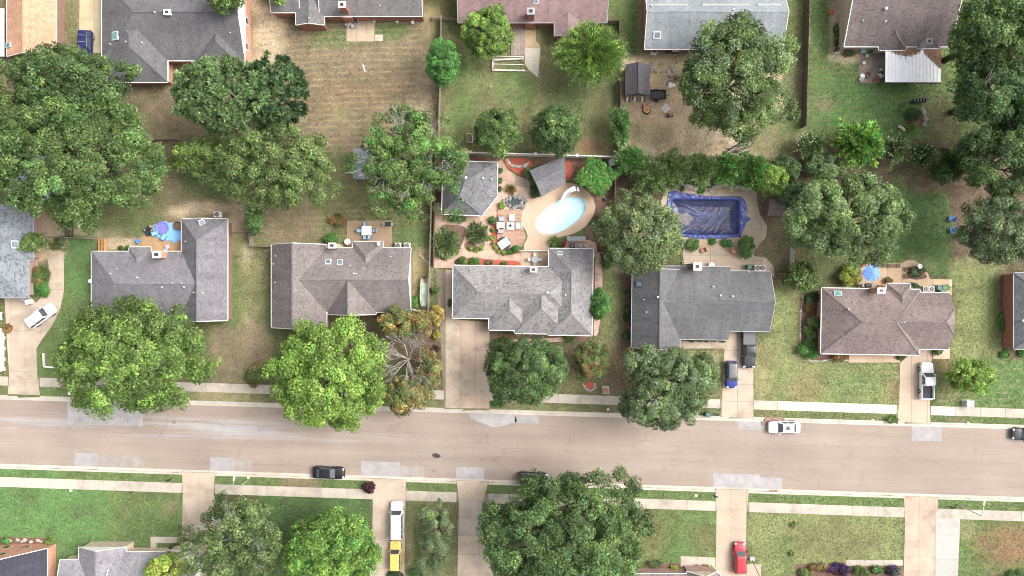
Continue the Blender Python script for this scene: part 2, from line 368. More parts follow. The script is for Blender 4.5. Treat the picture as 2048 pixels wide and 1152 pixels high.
def thing(name, label, cat, loc=(0, 0, 0), rz=0, group=None):
    o = bpy.data.objects.new(name, None); COL.objects.link(o); o.location = loc; o.rotation_euler.z = rz; o.empty_display_size = .2
    return tag(o, label, cat, group)
def struct(o): o['kind'] = 'structure'; return o
def stuff(o): o['kind'] = 'stuff'; return o
def inpoly(x, y, poly):
    c = np.zeros(np.shape(x), bool); n = len(poly)
    for i in range(n):
        x1, y1 = poly[i]; x2, y2 = poly[(i + 1) % n]
        if y1 == y2: continue
        k = ((y1 > y) != (y2 > y)) & (x < (x2 - x1) * (y - y1) / (y2 - y1) + x1); c ^= k
    return c
def polydist(x, y, poly):                     # signed: >0 inside
    d = np.full(np.shape(x), 1e9); n = len(poly)
    for i in range(n):
        x1, y1 = poly[i]; x2, y2 = poly[(i + 1) % n]; dx, dy = x2 - x1, y2 - y1
        t = np.clip(((x - x1) * dx + (y - y1) * dy) / (dx * dx + dy * dy + 1e-9), 0, 1)
        d = np.minimum(d, np.hypot(x - x1 - t * dx, y - y1 - t * dy))
    return np.where(inpoly(x, y, poly), d, -d)
def clip(poly, x0, y0, x1, y1):
    def cut(ps, f, ip):
        out = []
        for i in range(len(ps)):
            a, b = ps[i - 1], ps[i]; fa, fb = f(a), f(b)
            if fb >= 0:
                if fa < 0: out.append(ip(a, b, fa, fb))
                out.append(b)
            elif fa >= 0: out.append(ip(a, b, fa, fb))
        return out
    ip = lambda a, b, fa, fb: (a[0] + (b[0] - a[0]) * fa / (fa - fb), a[1] + (b[1] - a[1]) * fa / (fa - fb))
    for f in (lambda p: p[0] - x0, lambda p: x1 - p[0], lambda p: p[1] - y0, lambda p: y1 - p[1]):
        if len(poly) < 3: return []
        poly = cut(poly, f, ip)
    return poly
EXCL = []
def W2(poly, h=0): return [tuple(P(x, y, h)[:2]) for x, y in poly]
def smoothpoly(poly, k=2):
    for _ in range(k):
        q = []
        for i in range(len(poly)):
            a, b = poly[i], poly[(i + 1) % len(poly)]
            q += [(a[0] * .75 + b[0] * .25, a[1] * .75 + b[1] * .25), (a[0] * .25 + b[0] * .75, a[1] * .25 + b[1] * .75)]
        poly = q
    return poly
# ------------------------------------------------------------------ the ground
yU = lambda x: 799 + .0293 * x          # road edges on the plan
yL = lambda x: 928 + .0327 * x
POOL = (1122, 431, 55, 30, R(27))       # centre, half axes, tilt of the free-form pool
COVER = [(1341, 396), (1480, 400), (1478, 471), (1341, 466)]
def inpool(px, py, g=0):
    cx, cy, a, b, t = POOL; dx, dy = px - cx, -(py - cy)
    u = dx * math.cos(t) + dy * math.sin(t); v = -dx * math.sin(t) + dy * math.cos(t)
    return (u / (a + g)) ** 2 + (v / (b + g)) ** 2 < 1
def axis(lim, step, far=1600):
    a = list(np.arange(-lim, lim + step / 2, step)); s = step; x = a[-1]; up = []
    while x < far: s *= 1.35; x += s; up.append(x)
    return np.array([-u for u in up[::-1]] + a + up)
G = dict(g=(.118, .168, .060), dg=(.070, .115, .042), bg=(.105, .190, .065), ol=(.168, .168, .080), br=(.195, .155, .10),
         tn=(.46, .365, .25), st=(.27, .235, .125), mu=(.13, .09, .065), yg=(.195, .220, .092), rb=(.21, .125, .075), pd=(.56, .41, .265))
# patches of turf, dry grass, straw and bare soil: plan polygon, colour, feather, strength, (rows across, rows along, thin spots)
def el(cx, cy, a, b=None, n=14):
    b = b or a; return [(cx + a * math.cos(6.2832 * i / n), cy + b * math.sin(6.2832 * i / n)) for i in range(n)]
def rc(x0, y0, x1, y1): return [(x0, y0), (x1, y0), (x1, y1), (x0, y1)]
ZONES = [
 (rc(-400, -300, 520, 480), 'br', 30, .9, (0, 0, .6)), (rc(130, 380, 330, 470), 'ol', 14, .9, (0, 0, .5)), (el(185, 458, 50, 14), 'g', 8, .9, 0),
 (rc(150, 455, 250, 478), 'tn', 10, .7, 0), (el(430, 340, 70, 70), 'g', 26, .8, 0), (el(250, 440, 90, 26), 'g', 16, .5, 0), (el(400, 415, 60, 14), 'tn', 9, .85, 0), (rc(205, 476, 280, 500), 'tn', 5, .95, 0),
 (rc(455, 405, 500, 475), 'tn', 8, .7, 0), (rc(125, 478, 186, 600), 'bg', 7, .9, (0, 0, .5)), ([(75, 755), (75, 700), (105, 655), (130, 590), (190, 600), (190, 760)], 'g', 6, .95, (0, 0, .4)),
 (rc(60, 396, 125, 515), 'tn', 6, .9, 0), (rc(0, 380, 62, 412), 'mu', 5, .8, 0), (rc(112, 0, 130, 120), 'mu', 3, .9, 0), (rc(130, 0, 162, 130), 'ol', 6, .8, (0, 0, .6)),
 (rc(455, 470, 545, 780), 'ol', 8, .95, (0, 0, .7)), (el(492, 515, 14, 30), 'tn', 12, .75, 0), (el(475, 580, 12, 70), 'g', 9, .9, 0), (el(505, 690, 22, 40), 'br', 14, .85, 0), (el(492, 668, 10, 34), 'tn', 12, .6, 0), (rc(420, 650, 545, 772), 'br', 10, .75, (0, 0, .5)), (el(538, 640, 6, 50), 'g', 6, .6, 0),
 (rc(500, 30, 880, 300), 'br', 14, 1, (.75, 0, .5)), (rc(500, 10, 560, 130), 'tn', 16, .75, 0), (el(690, 75, 70, 20), 'g', 14, .8, 0), (el(770, 62, 55, 18), 'g', 12, .85, 0), (rc(846, 20, 878, 70), 'st', 8, .8, 0),
 (el(684, 222, 21, 21), 'st', 6, .75, 0), (el(685, 224, 13, 13), 'ol', 4, .8, 0), (el(720, 190, 130, 40), 'rb', 30, .35, 0), (el(850, 190, 22, 70), 'tn', 16, .4, 0), (rc(640, 60, 640, 60), 'g', 1, 0, 0),
 (rc(500, 340, 868, 545), 'ol', 16, .9, (.55, 0, .6)), (el(570, 440, 70, 45), 'br', 18, .7, (.3, 0, .3)), (rc(785, 440, 862, 500), 'g', 10, .85, (0, 0, .5)), (rc(820, 490, 862, 620), 'st', 8, .9, 0), (el(680, 440, 20, 12), 'mu', 6, .7, 0), (el(590, 470, 50, 18), 'br', 10, .7, 0),
 (rc(868, 40, 918, 120), 'g', 8, .9, (0, 0, .7)), (rc(884, 60, 1236, 320), 'ol', 9, 1, (0, 0, .8)), (el(925, 190, 34, 80), 'g', 14, .9, (0, 0, .6)), (el(935, 175, 14, 30), 'yg', 12, .7, 0), (el(1030, 175, 45, 42), 'g', 9, .9, (0, 0, .5)), (el(1010, 175, 28, 24), 'yg', 14, .5, 0), (el(1160, 200, 70, 50), 'dg', 24, .55, (0, 0, .4)), (el(1195, 230, 28, 60), 'ol', 14, .8, 0), (el(1180, 300, 30, 14), 'rb', 9, .8, 0),
 (rc(1070, 58, 1112, 90), 'ol', 4, .9, 0),
 (rc(1213, -60, 1290, 128), 'g', 5, .95, (0, 0, .5)), (el(1230, 70, 14, 40), 'ol', 10, .8, 0), (rc(1277, 0, 1290, 130), 'st', 5, .9, 0),
 ([(1240, 110), (1400, 100), (1610, 130), (1605, 320), (1238, 320), (1238, 160)], 'tn', 8, .95, (0, 0, .3)), (el(1330, 200, 80, 70), 'pd', 24, .6, 0), (el(1300, 225, 40, 26), 'pd', 16, .9, 0), (el(1340, 140, 45, 26), 'st', 16, .55, 0), (el(1300, 265, 50, 26), 'st', 16, .55, 0), (rc(1500, 230, 1600, 310), 'ol', 14, .9, (0, 0, .6)), (el(1440, 305, 80, 14), 'tn', 9, .8, 0), (rc(1565, -40, 1606, 260), 'g', 6, .9, (0, 0, .5)), (el(1585, 150, 14, 40), 'br', 10, .6, 0), (rc(1594, 0, 1602, 230), 'br', 3, .8, 0),
 (rc(1612, -60, 1960, 300), 'g', 6, 1, (.28, 0, .3)), (el(1740, 215, 120, 75), 'bg', 40, .75, 0), (el(1640, 60, 16, 60), 'bg', 10, .5, 0), (rc(1660, 0, 1692, 118), 'tn', 5, .8, 0), (rc(1660, 98, 1730, 124), 'tn', 6, .85, 0), (el(1645, 205, 16, 14), 'br', 8, .8, 0), (el(1885, 240, 40, 50), 'br', 22, .6, 0), (rc(1614, 0, 1620, 90), 'tn', 2, .9, 0),
 (rc(1500, 370, 1600, 560), 'br', 12, .95, (0, 0, .8)), (el(1540, 520, 28, 26), 'ol', 12, .8, 0), (el(1566, 500, 10, 20), 'st', 7, .7, 0), (rc(1585, 280, 1920, 390), 'mu', 14, .8, 0),
 (rc(1780, 350, 1905, 545), 'bg', 9, .95, 0), (el(1850, 450, 44, 70), 'dg', 30, .45, 0), (el(1850, 355, 60, 20), 'st', 9, .7, 0), (el(1800, 525, 80, 14), 'yg', 9, .8, 0), (el(1850, 368, 50, 26), 'mu', 12, .8, 0), (rc(1905, 300, 2100, 540), 'mu', 12, .85, 0),
 (rc(1904, 520, 2014, 840), 'yg', 8, .95, (0, .5, .5)), (el(1985, 600, 20, 70), 'g', 14, .7, 0), (rc(2000, 550, 2060, 720), 'mu', 6, .8, 0), (rc(1860, 720, 2100, 826), 'g', 6, .95, (.55, 0, .5)), (rc(1955, 720, 2100, 815), 'bg', 12, .5, 0), (el(1895, 790, 26, 26), 'ol', 12, .8, 0), (el(1880, 730, 18, 22), 'rb', 12, .5, 0),
 ([(1550, 560), (1640, 560), (1604, 600), (1600, 690), (1640, 724), (1800, 724), (1798, 808), (1508, 805), (1508, 700), (1540, 670)], 'yg', 5, .97, (.45, .0, .7)), (rc(1506, 690, 1545, 800), 'st', 12, .8, (0, .3, .3)), (el(1600, 640, 8, 90), 'br', 9, .6, 0), (el(1580, 640, 12, 90), 'yg', 8, .7, (0, .6, 0)), (el(1620, 770, 36, 24), 'rb', 20, .4, 0), (el(1715, 770, 60, 26), 'bg', 24, .5, 0), (el(1780, 775, 16, 24), 'rb', 12, .5, 0),
 (rc(1200, 530, 1252, 690), 'ol', 6, .95, (0, 0, .6)), (el(1228, 580, 12, 50), 'g', 9, .6, 0), ([(980, 690), (1250, 690), (1250, 790), (980, 800)], 'br', 8, .9, (0, 0, .9)), (el(1150, 770, 70, 22), 'ol', 14, .8, 0), (el(1250, 740, 40, 50), 'mu', 18, .7, (0, 0, .5)), (rc(1360, 698, 1448, 800), 'ol', 6, .95, (0, 0, .7)), (el(1420, 715, 26, 16), 'st', 9, .7, 0),
 (rc(825, 625, 885, 790), 'mu', 8, .9, 0), (rc(640, 620, 880, 720), 'mu', 10, .8, 0), (rc(1225, 320, 1330, 560), 'mu', 10, .8, 0), (rc(1195, 395, 1230, 500), 'mu', 6, .8, 0),
 ([(80, 775), (1240, 812), (1240, 834), (80, 800)], 'ol', 3, .9, (0, 0, .6)), (rc(80, 770, 150, 800), 'g', 5, .9, 0), (rc(400, 780, 500, 806), 'st', 5, .8, 0), (rc(1505, 815, 1800, 850), 'ol', 3, .9, (0, 0, .5)), (rc(1560, 822, 1800, 850), 'g', 6, .5, 0), (rc(1860, 830, 2100, 856), 'g', 3, .9, (0, 0, .4)), (rc(1895, 830, 1935, 856), 'br', 6, .7, 0),
 ([(-60, 935), (2120, 1000), (2120, 1030), (-60, 960)], 'g', 3, .9, (0, 0, .5)), (rc(560, 950, 640, 978), 'br', 5, .8, 0), (rc(-20, 938, 120, 958), 'bg', 6, .8, 0),
 (rc(-60, 968, 225, 1300), 'bg', 10, .97, (.12, 0, .1)), (rc(215, 980, 366, 1120), 'g', 10, .95, (0, 0, .5)), (el(290, 1060, 60, 40), 'dg', 20, .5, 0), (el(345, 1015, 14, 20), 'br', 10, .6, 0), (rc(430, 985, 746, 1200), 'dg', 8, .95, (0, 0, .3)), (el(480, 1000, 40, 10), 'mu', 9, .7, 0), (el(700, 1010, 40, 26), 'bg', 20, .35, 0),
 (rc(812, 1000, 916, 1200), 'ol', 6, .95, (0, 0, .6)), (rc(826, 1004, 846, 1140), 'dg', 6, .8, 0), (el(822, 1090, 6, 50), 'st', 5, .7, 0), (el(880, 1060, 30, 60), 'mu', 14, .5, 0),
 (rc(1250, 1010, 1432, 1140), 'g', 8, .95, (0, 0, .7)), (el(1300, 1060, 26, 60), 'rb', 16, .35, 0), (el(1400, 1080, 26, 30), 'rb', 14, .3, 0), (el(1360, 1095, 40, 26), 'bg', 20, .4, 0),
 (rc(1495, 1020, 1809, 1150), 'yg', 6, .95, (0, .15, .8)), (el(1660, 1080, 110, 40), 'ol', 30, .7, (0, 0, .7)), (rc(1800, 1040, 1809, 1130), 'g', 3, .6, 0), (el(1570, 1110, 20, 40), 'g', 14, .6, 0),
 (rc(1915, 1035, 2120, 1160), 'g', 6, .97, (0, 0, .3)), (el(2010, 1090, 60, 40), 'rb', 26, .85, 0), (el(1940, 1060, 16, 16), 'st', 8, .5, 0),
 (rc(1970, 1148, 2120, 1300), 'mu', 3, .9, 0),
]
def make_ground():
    xs = axis(86, .5); ys = axis(50, .5); ys = np.unique(np.round(np.concatenate([ys, np.arange(-34, -14.4, .2)]), 3)); nx, ny = len(xs), len(ys)
    X, Y = np.meshgrid(xs, ys); px = X * PPM + 1024; py = 576 - Y * PPM
    rg = np.random.default_rng(3)
    def vnoise(s):                               # smooth value noise on the plan
        g = rg.random((64, 64)); u = (X / s) % 63; v = (Y / s) % 63; i = u.astype(int); j = v.astype(int)
        a, b = u - i, v - j; a = a * a * (3 - 2 * a); b = b * b * (3 - 2 * b); i2, j2 = (i + 1) % 64, (j + 1) % 64
        return (g[j, i] * (1 - a) + g[j, i2] * a) * (1 - b) + (g[j2, i] * (1 - a) + g[j2, i2] * a) * b
    N = .5 * vnoise(2.3) + .3 * vnoise(1.1) + .2 * vnoise(.7) - .5
    C = np.empty((*X.shape, 3)); C[:] = (.12, .135, .06); Mw = np.zeros((*X.shape, 3)); Mw[..., 2] = .5
    for poly, col, fe, stg, mow in ZONES:
        if stg == 0: continue
        wx = px + 22 * (vnoise(3.1) - .5); wy = py + 22 * (vnoise(2.7) - .5)
        if fe < 6: wx, wy = px, py
        d = polydist(wx, wy, poly); w = np.clip(d / (2 * fe) + .5, 0, 1); w = w * w * (3 - 2 * w) * stg
        w = np.clip(w * (1 + 1.1 * N * (1 if fe > 6 else .3)), 0, 1)[..., None]
        C = C * (1 - w) + np.array(G[col]) * w
        if mow: Mw = Mw * (1 - w) + np.array(mow) * w
    C *= (1 + .35 * N)[..., None]
    up = 799 + .0293 * px; lo = 928 + .0327 * px
    Z = np.where((py > up - 5.6) & (py < lo + 5.6) & (abs(X) < 150), -.3, 0.0)
    hole = np.zeros(X.shape, bool)
    cx, cy, a, b, t = POOL; dx, dy = px - cx, -(py - cy)
    u = dx * math.cos(t) + dy * math.sin(t); v = -dx * math.sin(t) + dy * math.cos(t)
    hole |= (u / (a + 4)) ** 2 + (v / (b + 4)) ** 2 < 1
    hole |= polydist(px, py, COVER) > -6
    Z = np.where(hole, -2.4, Z)
    me = bpy.data.meshes.new('ground'); nv = nx * ny
    me.vertices.add(nv); me.vertices.foreach_set('co', np.stack([X, Y, Z], -1).reshape(-1).astype(np.float32))
    I = (np.arange(ny - 1)[:, None] * nx + np.arange(nx - 1)).reshape(-1)
    q = np.stack([I, I + 1, I + nx + 1, I + nx], -1).reshape(-1).astype(np.int32); nf = len(I)
    me.loops.add(nf * 4); me.loops.foreach_set('vertex_index', q); me.polygons.add(nf)
    me.polygons.foreach_set('loop_start', np.arange(0, nf * 4, 4, dtype=np.int32)); me.polygons.foreach_set('loop_total', np.full(nf, 4, np.int32))
    for nm, A in (('Col', C), ('Mow', Mw)):
        at = me.color_attributes.new(nm, 'FLOAT_COLOR', 'POINT'); at.data.foreach_set('color', np.concatenate([A.reshape(-1, 3), np.ones((nv, 1))], 1).reshape(-1).astype(np.float32))
    me.update(); me.validate(); me.materials.append(MT['ground'])
    struct(link('ground', me)); return xs, ys, C
GX, GY, GC = make_ground()
# ------------------------------------------------------------------ road, kerbs, pavements
def sheet(name, poly, z, mat, parent=None, th=None, h=0, world=False):
    return MB().prism(poly if world else W2(poly, h), z - (th or .004), z, ).build(name, mat, parent)
X0, X1 = -700, 2750
road = struct(MB().prism(W2([(X0, yU(X0)), (X1, yU(X1)), (X1, yL(X1)), (X0, yL(X0))]), -.25, -.12).build('road', MT['asphalt']))
for i, (x0, x1, side, dpt, m) in enumerate([(134, 285, 0, 46, 'patchg'), (148, 195, 1, 27, 'patchg'), (195, 286, 1, 24, 'patchd'), (420, 468, 1, 27, 'patchg'), (468, 502, 1, 24, 'patchd'), (722, 800, 1, 29, 'patchg'), (800, 848, 1, 22, 'patchd'), (912, 968, 1, 24, 'patchg'),
        (1030, 1078, 0, 17, 'patchg'), (1474, 1522, 0, 17, 'patchg'), (1522, 1546, 0, 16, 'patchd'), (1824, 1884, 0, 29, 'patchg'), (1427, 1520, 1, 28, 'patchg'), (1520, 1565, 1, 23, 'patchg'), (1300, 1334, 0, 15, 'patchd'), (940, 1040, 0, 27, 'patchg')]):
    if i == 15: poly = [(938, yU(938) + 1), (1030, yU(1030) + 1), (1034, yU(1034) + 14), (1005, yU(1005) + 24), (985, yU(985) + 27), (955, yU(955) + 16), (940, yU(940) + 9)]
    elif side == 0: poly = [(x0, yU(x0)), (x1, yU(x1)), (x1, yU(x1) + dpt), (x0, yU(x0) + dpt)]
    else: poly = [(x0, yL(x0) - dpt), (x1, yL(x1) - dpt), (x1, yL(x1)), (x0, yL(x0))]
    sheet('repair_patch', poly, -.114, MT[m], road)
sheet('tar_patch', smoothpoly([(863, 909), (871, 906), (880, 910), (882, 914), (874, 917), (866, 915)], 1), -.112, MT['tar'], road)
sheet('tar_patch', smoothpoly([(1312, 846), (1333, 843), (1334, 856), (1318, 858)], 1), -.112, M('old_tar', (.20, .185, .19), .9, .15, 1, .1, 9, .2), road)
for cx, cy in ((347, 844), (868, 942), (1574, 875)):
    c = P(cx, cy); MB().cyl((c.x, c.y, -.135), .33, .027, 20).build('manhole_cover', M('cast_iron', (.22, .20, .18), .6, .15, 3, .15, 14, .3), road)
GAP_U = [(16, 80), (888, 979), (1440, 1507), (1793, 1861)]        # driveways crossing the north pavement
GAP_L = [(364, 430), (746, 812), (913, 977), (1431, 1498), (1809, 1876)]
SKIP = lambda a, b, gaps: any(a < g1 - 2 and b > g0 + 2 for g0, g1 in gaps)
def split(gaps, step, x0=-160, x1=2210):
    out = []; xs = [x0] + sorted(v for g in gaps for v in g) + [x1]
    for k in range(len(xs) - 1):
        a, b = xs[k], xs[k + 1]; n = max(1, round((b - a) / step)); g = (a, b) in gaps
        out += [(a + (b - a) * i / n, a + (b - a) * (i + 1) / n, g) for i in range(n)]
    return out
NEW_U = [(1545, 1793), (1861, 1946)]
for nm, fy, gaps, wid, new in (('sidewalk', lambda x: 753 + .0318 * x, GAP_U, 17.5, NEW_U), ('sidewalk', lambda x: 954 + .0338 * x, GAP_L, 19, [])):
    base = struct(MB().prism(W2([(-160, fy(-160)), (2210, fy(2210)), (2210, fy(2210) + wid), (-160, fy(-160) + wid)]), -.1, .012).build(nm, MT['joint']))
    for a, b, g in split(gaps, 54 if not new else 47):
        if g: continue
        m = MT['newconc'] if any(a >= n0 - 6 and b <= n1 + 6 for n0, n1 in new) else MT['concrete']
        if nm == 'sidewalk' and not new and b < 160: m = M('pale_slab_concrete', (.52, .44, .35), .9, .1, .5, .08, 9, .2, .05, world=True)
        MB().prism(W2([(a + .25, fy(a) - .3), (b - .25, fy(b) - .3), (b - .25, fy(b) + wid + .3), (a + .25, fy(a) + wid + .3)]), 0, .04 + rnd.uniform(-.006, .008)).build('slab', m, base)
for fy, sg, gaps, k0 in ((yU, -1, GAP_U, 2.6), (yL, 1, GAP_L, 2.6)):
    base = struct(MB().prism(W2([(-160, fy(-160)), (2210, fy(2210)), (2210, fy(2210) + sg * 9), (-160, fy(-160) + sg * 9)]), -.28, -.13).build('kerb', MT['joint']))
    for a, b, g in split(gaps, 60):
        q = lambda o0, o1: W2([(a + .15, fy(a) + sg * o0), (b - .15, fy(b) + sg * o0), (b - .15, fy(b) + sg * o1), (a + .15, fy(a) + sg * o1)])
        MB().prism(q(-.3, 5.6), -.2, -.108).prism(q(5.62, 9.2), -.2, .03 if not g else -.02).build('kerb_segment', MT['kerb'], base)
def grate(px, py, w, label):
    t = thing('storm_drain', label, 'storm drain', P(px, py, 0)); s = w / PPM
    MB().box((0, 0, -.08), (s, .62, .06)).build('frame', M('rusty_frame', (.24, .13, .09), .85, .2, 3, .2, 12, .3), t)
    for i in range(4): MB().box((-s * .375 + i * s * .25, 0, -.045), (s * .12, .5, .03)).build('bar', M('rusty_bar', (.36, .25, .2), .85, .2, 3, .2, 12, .3), t)
grate(1532, 846, 17, 'rusty storm drain grate at the kerb in front of the parked white sedan')
grate(1548, 984, 17, 'rusty storm drain grate at the south kerb beside a pale repair patch')
def drain_box(px, py, label):
    t = thing('drain_inlet', label, 'drain'); c = P(px, py)
    MB().box((c.x, c.y, .04), (3.0, .55, .1)).build('lid', M('drain_lid', (.26, .17, .13), .85, .2, 2, .2, 9, .3), t)
drain_box(1549, 838, 'rust brown drain inlet lid set in the verge by the white sedan')
# ------------------------------------------------------------------ driveways, walks, patios
def paved(name, poly, mats, cell=(38, 40), z=.035, off=(0, 0), base='joint', gap=.22, sm=0, piece='slab'):
    """a paved area: bedding plus separate slabs cut along joint lines; mats is a material or f(px,py)"""
    if sm: poly = smoothpoly(poly, sm)
    EXCL.append(poly)
    o = struct(MB().prism(W2(poly), -.1, .008).build(name, MT[base]))
    xs = [p[0] for p in poly]; ys = [p[1] for p in poly]; x = min(xs) + off[0] - (cell[0] if off[0] else 0)
    while x < max(xs):
        y = min(ys) + off[1] - (cell[1] if off[1] else 0)
        while y < max(ys):
            c = clip(poly, x + gap, y + gap, x + cell[0] - gap, y + cell[1] - gap)
            if len(c) > 2:
                A = abs(sum(c[i - 1][0] * c[i][1] - c[i][0] * c[i - 1][1] for i in range(len(c)))) / 2
                if A > 6:
                    cx = sum(p[0] for p in c) / len(c); cy = sum(p[1] for p in c) / len(c)
                    m = mats(cx, cy) if callable(mats) else mats
                    MB().prism(W2(c), 0, z + rnd.uniform(-.005, .006)).build(piece, m, o)
            y += cell[1]
        x += cell[0]
    return o
D = MT['drive']; DP = MT['drivepink']; DG = MT['drivegrey']; CO = MT['concrete']
paved('driveway', [(9, 592), (62, 594), (72, 606), (90, 588), (99, 560), (96, 508), (128, 508), (128, 581), (121, 615), (112, 636), (100, 657), (86, 676), (73, 697), (75, 753), (80, 790), (16, 788), (19, 753), (14, 680)], D, (31, 41), off=(12, 30))
paved('driveway', [(872, 538), (906, 540), (906, 638), (979, 645), (979, 817), (888, 816), (886, 770), (880, 650)], lambda x, y: DP if x > 919 and y < 742 or x > 919 and y > 783 else D, (30, 44), off=(49, 30))
paved('driveway', [(1455, 655), (1506, 655), (1507, 836), (1440, 834), (1444, 801), (1449, 698)], D, (32, 34), off=(35, 12))
paved('driveway', [(1822, 706), (1864, 692), (1863, 718), (1859, 815), (1861, 846), (1793, 844), (1798, 811), (1800, 726)], M('cream_driveway', (.47, .37, .28), .9, .07, .5, .05, 9, .15, .04, world=True), (32, 42), off=(30, 20))
paved('driveway', [(366, 987), (364, 944), (430, 946), (427, 988), (440, 1030), (446, 1110), (362, 1110)], D, (36, 42))
paved('driveway', [(746, 956), (812, 960), (811, 1000), (808, 1190), (738, 1190), (745, 1057)], D, (34, 60))
paved('driveway', [(913, 961), (977, 963), (965, 1005), (963, 1060), (997, 1190), (914, 1190), (918, 1002)], lambda x, y: M('stained_drive', (.36, .31, .26), .9, .15, .4, .08, 9, .2, .05, world=True) if 1000 < y < 1060 else D, (45, 37))
paved('driveway', [(1431, 978), (1498, 980), (1493, 1026), (1491, 1128), (1522, 1129), (1522, 1190), (1431, 1190), (1433, 1023)], M('tan_driveway', (.41, .33, .25), .9, .12, .3, .07, 9, .2, .04, world=True), (31, 40))
paved('driveway', [(1808, 992), (1876, 995), (1876, 1020), (1870, 1024), (1869, 1190), (1806, 1190), (1810, 1040)], DP, (32, 30))
paved('driveway', [(1870.5, 1022), (1921, 1024), (1914, 1190), (1870, 1190)], DG, (50, 48))
paved('front_walk', rc(1362, 682, 1452, 697), D, (30, 40)); paved('front_walk', rc(1698, 709, 1800, 725), M('tan_walk', (.50, .375, .26), .9, .08, .5, .06, 9, .2, .05, world=True), (34, 40))
paved('front_walk', rc(1865, 694, 1900, 718), M('tan_pad', (.48, .37, .265), .9, .08, .5, .06, 9, .2, .05, world=True), (36, 40)); paved('front_walk', [(301, 1073), (362, 1074), (362, 1086), (313, 1086), (313, 1100), (301, 1100)], CO, (31, 40))
paved('front_walk', [(1361, 1112), (1431, 1115), (1431, 1160), (1361, 1160)], M('mottled_walk', (.42, .36, .29), .9, .22, .8, .1, 9, .2, .05, world=True), (35, 40)); paved('front_walk', rc(1692, 1120, 1806, 1131), CO, (38, 30))
paved('front_walk', [(978, 684), (1012, 680), (1140, 674), (1142, 682), (1014, 690), (978, 692)], MT['brickpath'], (28, 40))
paved('side_walk', [(1190, 505), (1202, 506), (1206, 560), (1200, 640), (1196, 672), (1186, 672), (1190, 600)], MT['brickpath'], (30, 22), sm=1)
paved('driveway', [(160, -60), (222, -60), (212, 60), (218, 106), (158, 106)], M('old_yellow_concrete', (.46, .39, .25), .9, .14, .4, .08, 9, .2, .04, world=True), (31, 50))
paved('patio', rc(694, 441, 784, 500), M('buff_patio', (.33, .235, .155), .9, .1, .6, .08, 9, .2, .04, world=True), (92, 62))
paved('patio', rc(693, 42, 749, 83), M('straw_patio', (.42, .33, .235), .9, .1, .6, .08, 9, .2, .04, world=True), (20, 60)); paved('patio', rc(750, 69, 766, 82), MT['palestone'], (8, 7))
paved('patio', [(1050, 50), (1071, 50), (1072, 82), (1081, 92), (1076, 156), (1058, 140), (1050, 128)], lambda x, y: M('new_patio', (.47, .42, .35), .9, .08, .6, .06, 9, .2, .04, world=True) if y > 95 else M('ochre_patio', (.42, .31, .19), .9, .14, .6, .08, 9, .2, .04, world=True), (40, 46))
paved('patio', [(274, 485), (306, 449), (366, 442), (366, 512), (310, 508), (290, 496)], M('ochre_slab', (.42, .275, .15), .9, .12, .6, .08, 9, .2, .04, world=True), (50, 40))
paved('patio', [(1715, 582), (1716, 532), (1750, 526), (1803, 526), (1815, 520), (1830, 521), (1846, 532), (1856, 548), (1860, 558), (1904, 559), (1904, 590), (1715, 590)], M('sand_patio', (.50, .375, .245), .9, .1, .7, .08, 9, .2, .05, world=True), (30, 28))
paved('patio', [(1722, 110), (1748, 106), (1776, 112), (1772, 166), (1714, 166), (1716, 150)], M('grey_brown_patio', (.27, .22, .185), .9, .2, .8, .1, 9, .2, .05, world=True), (30, 30))
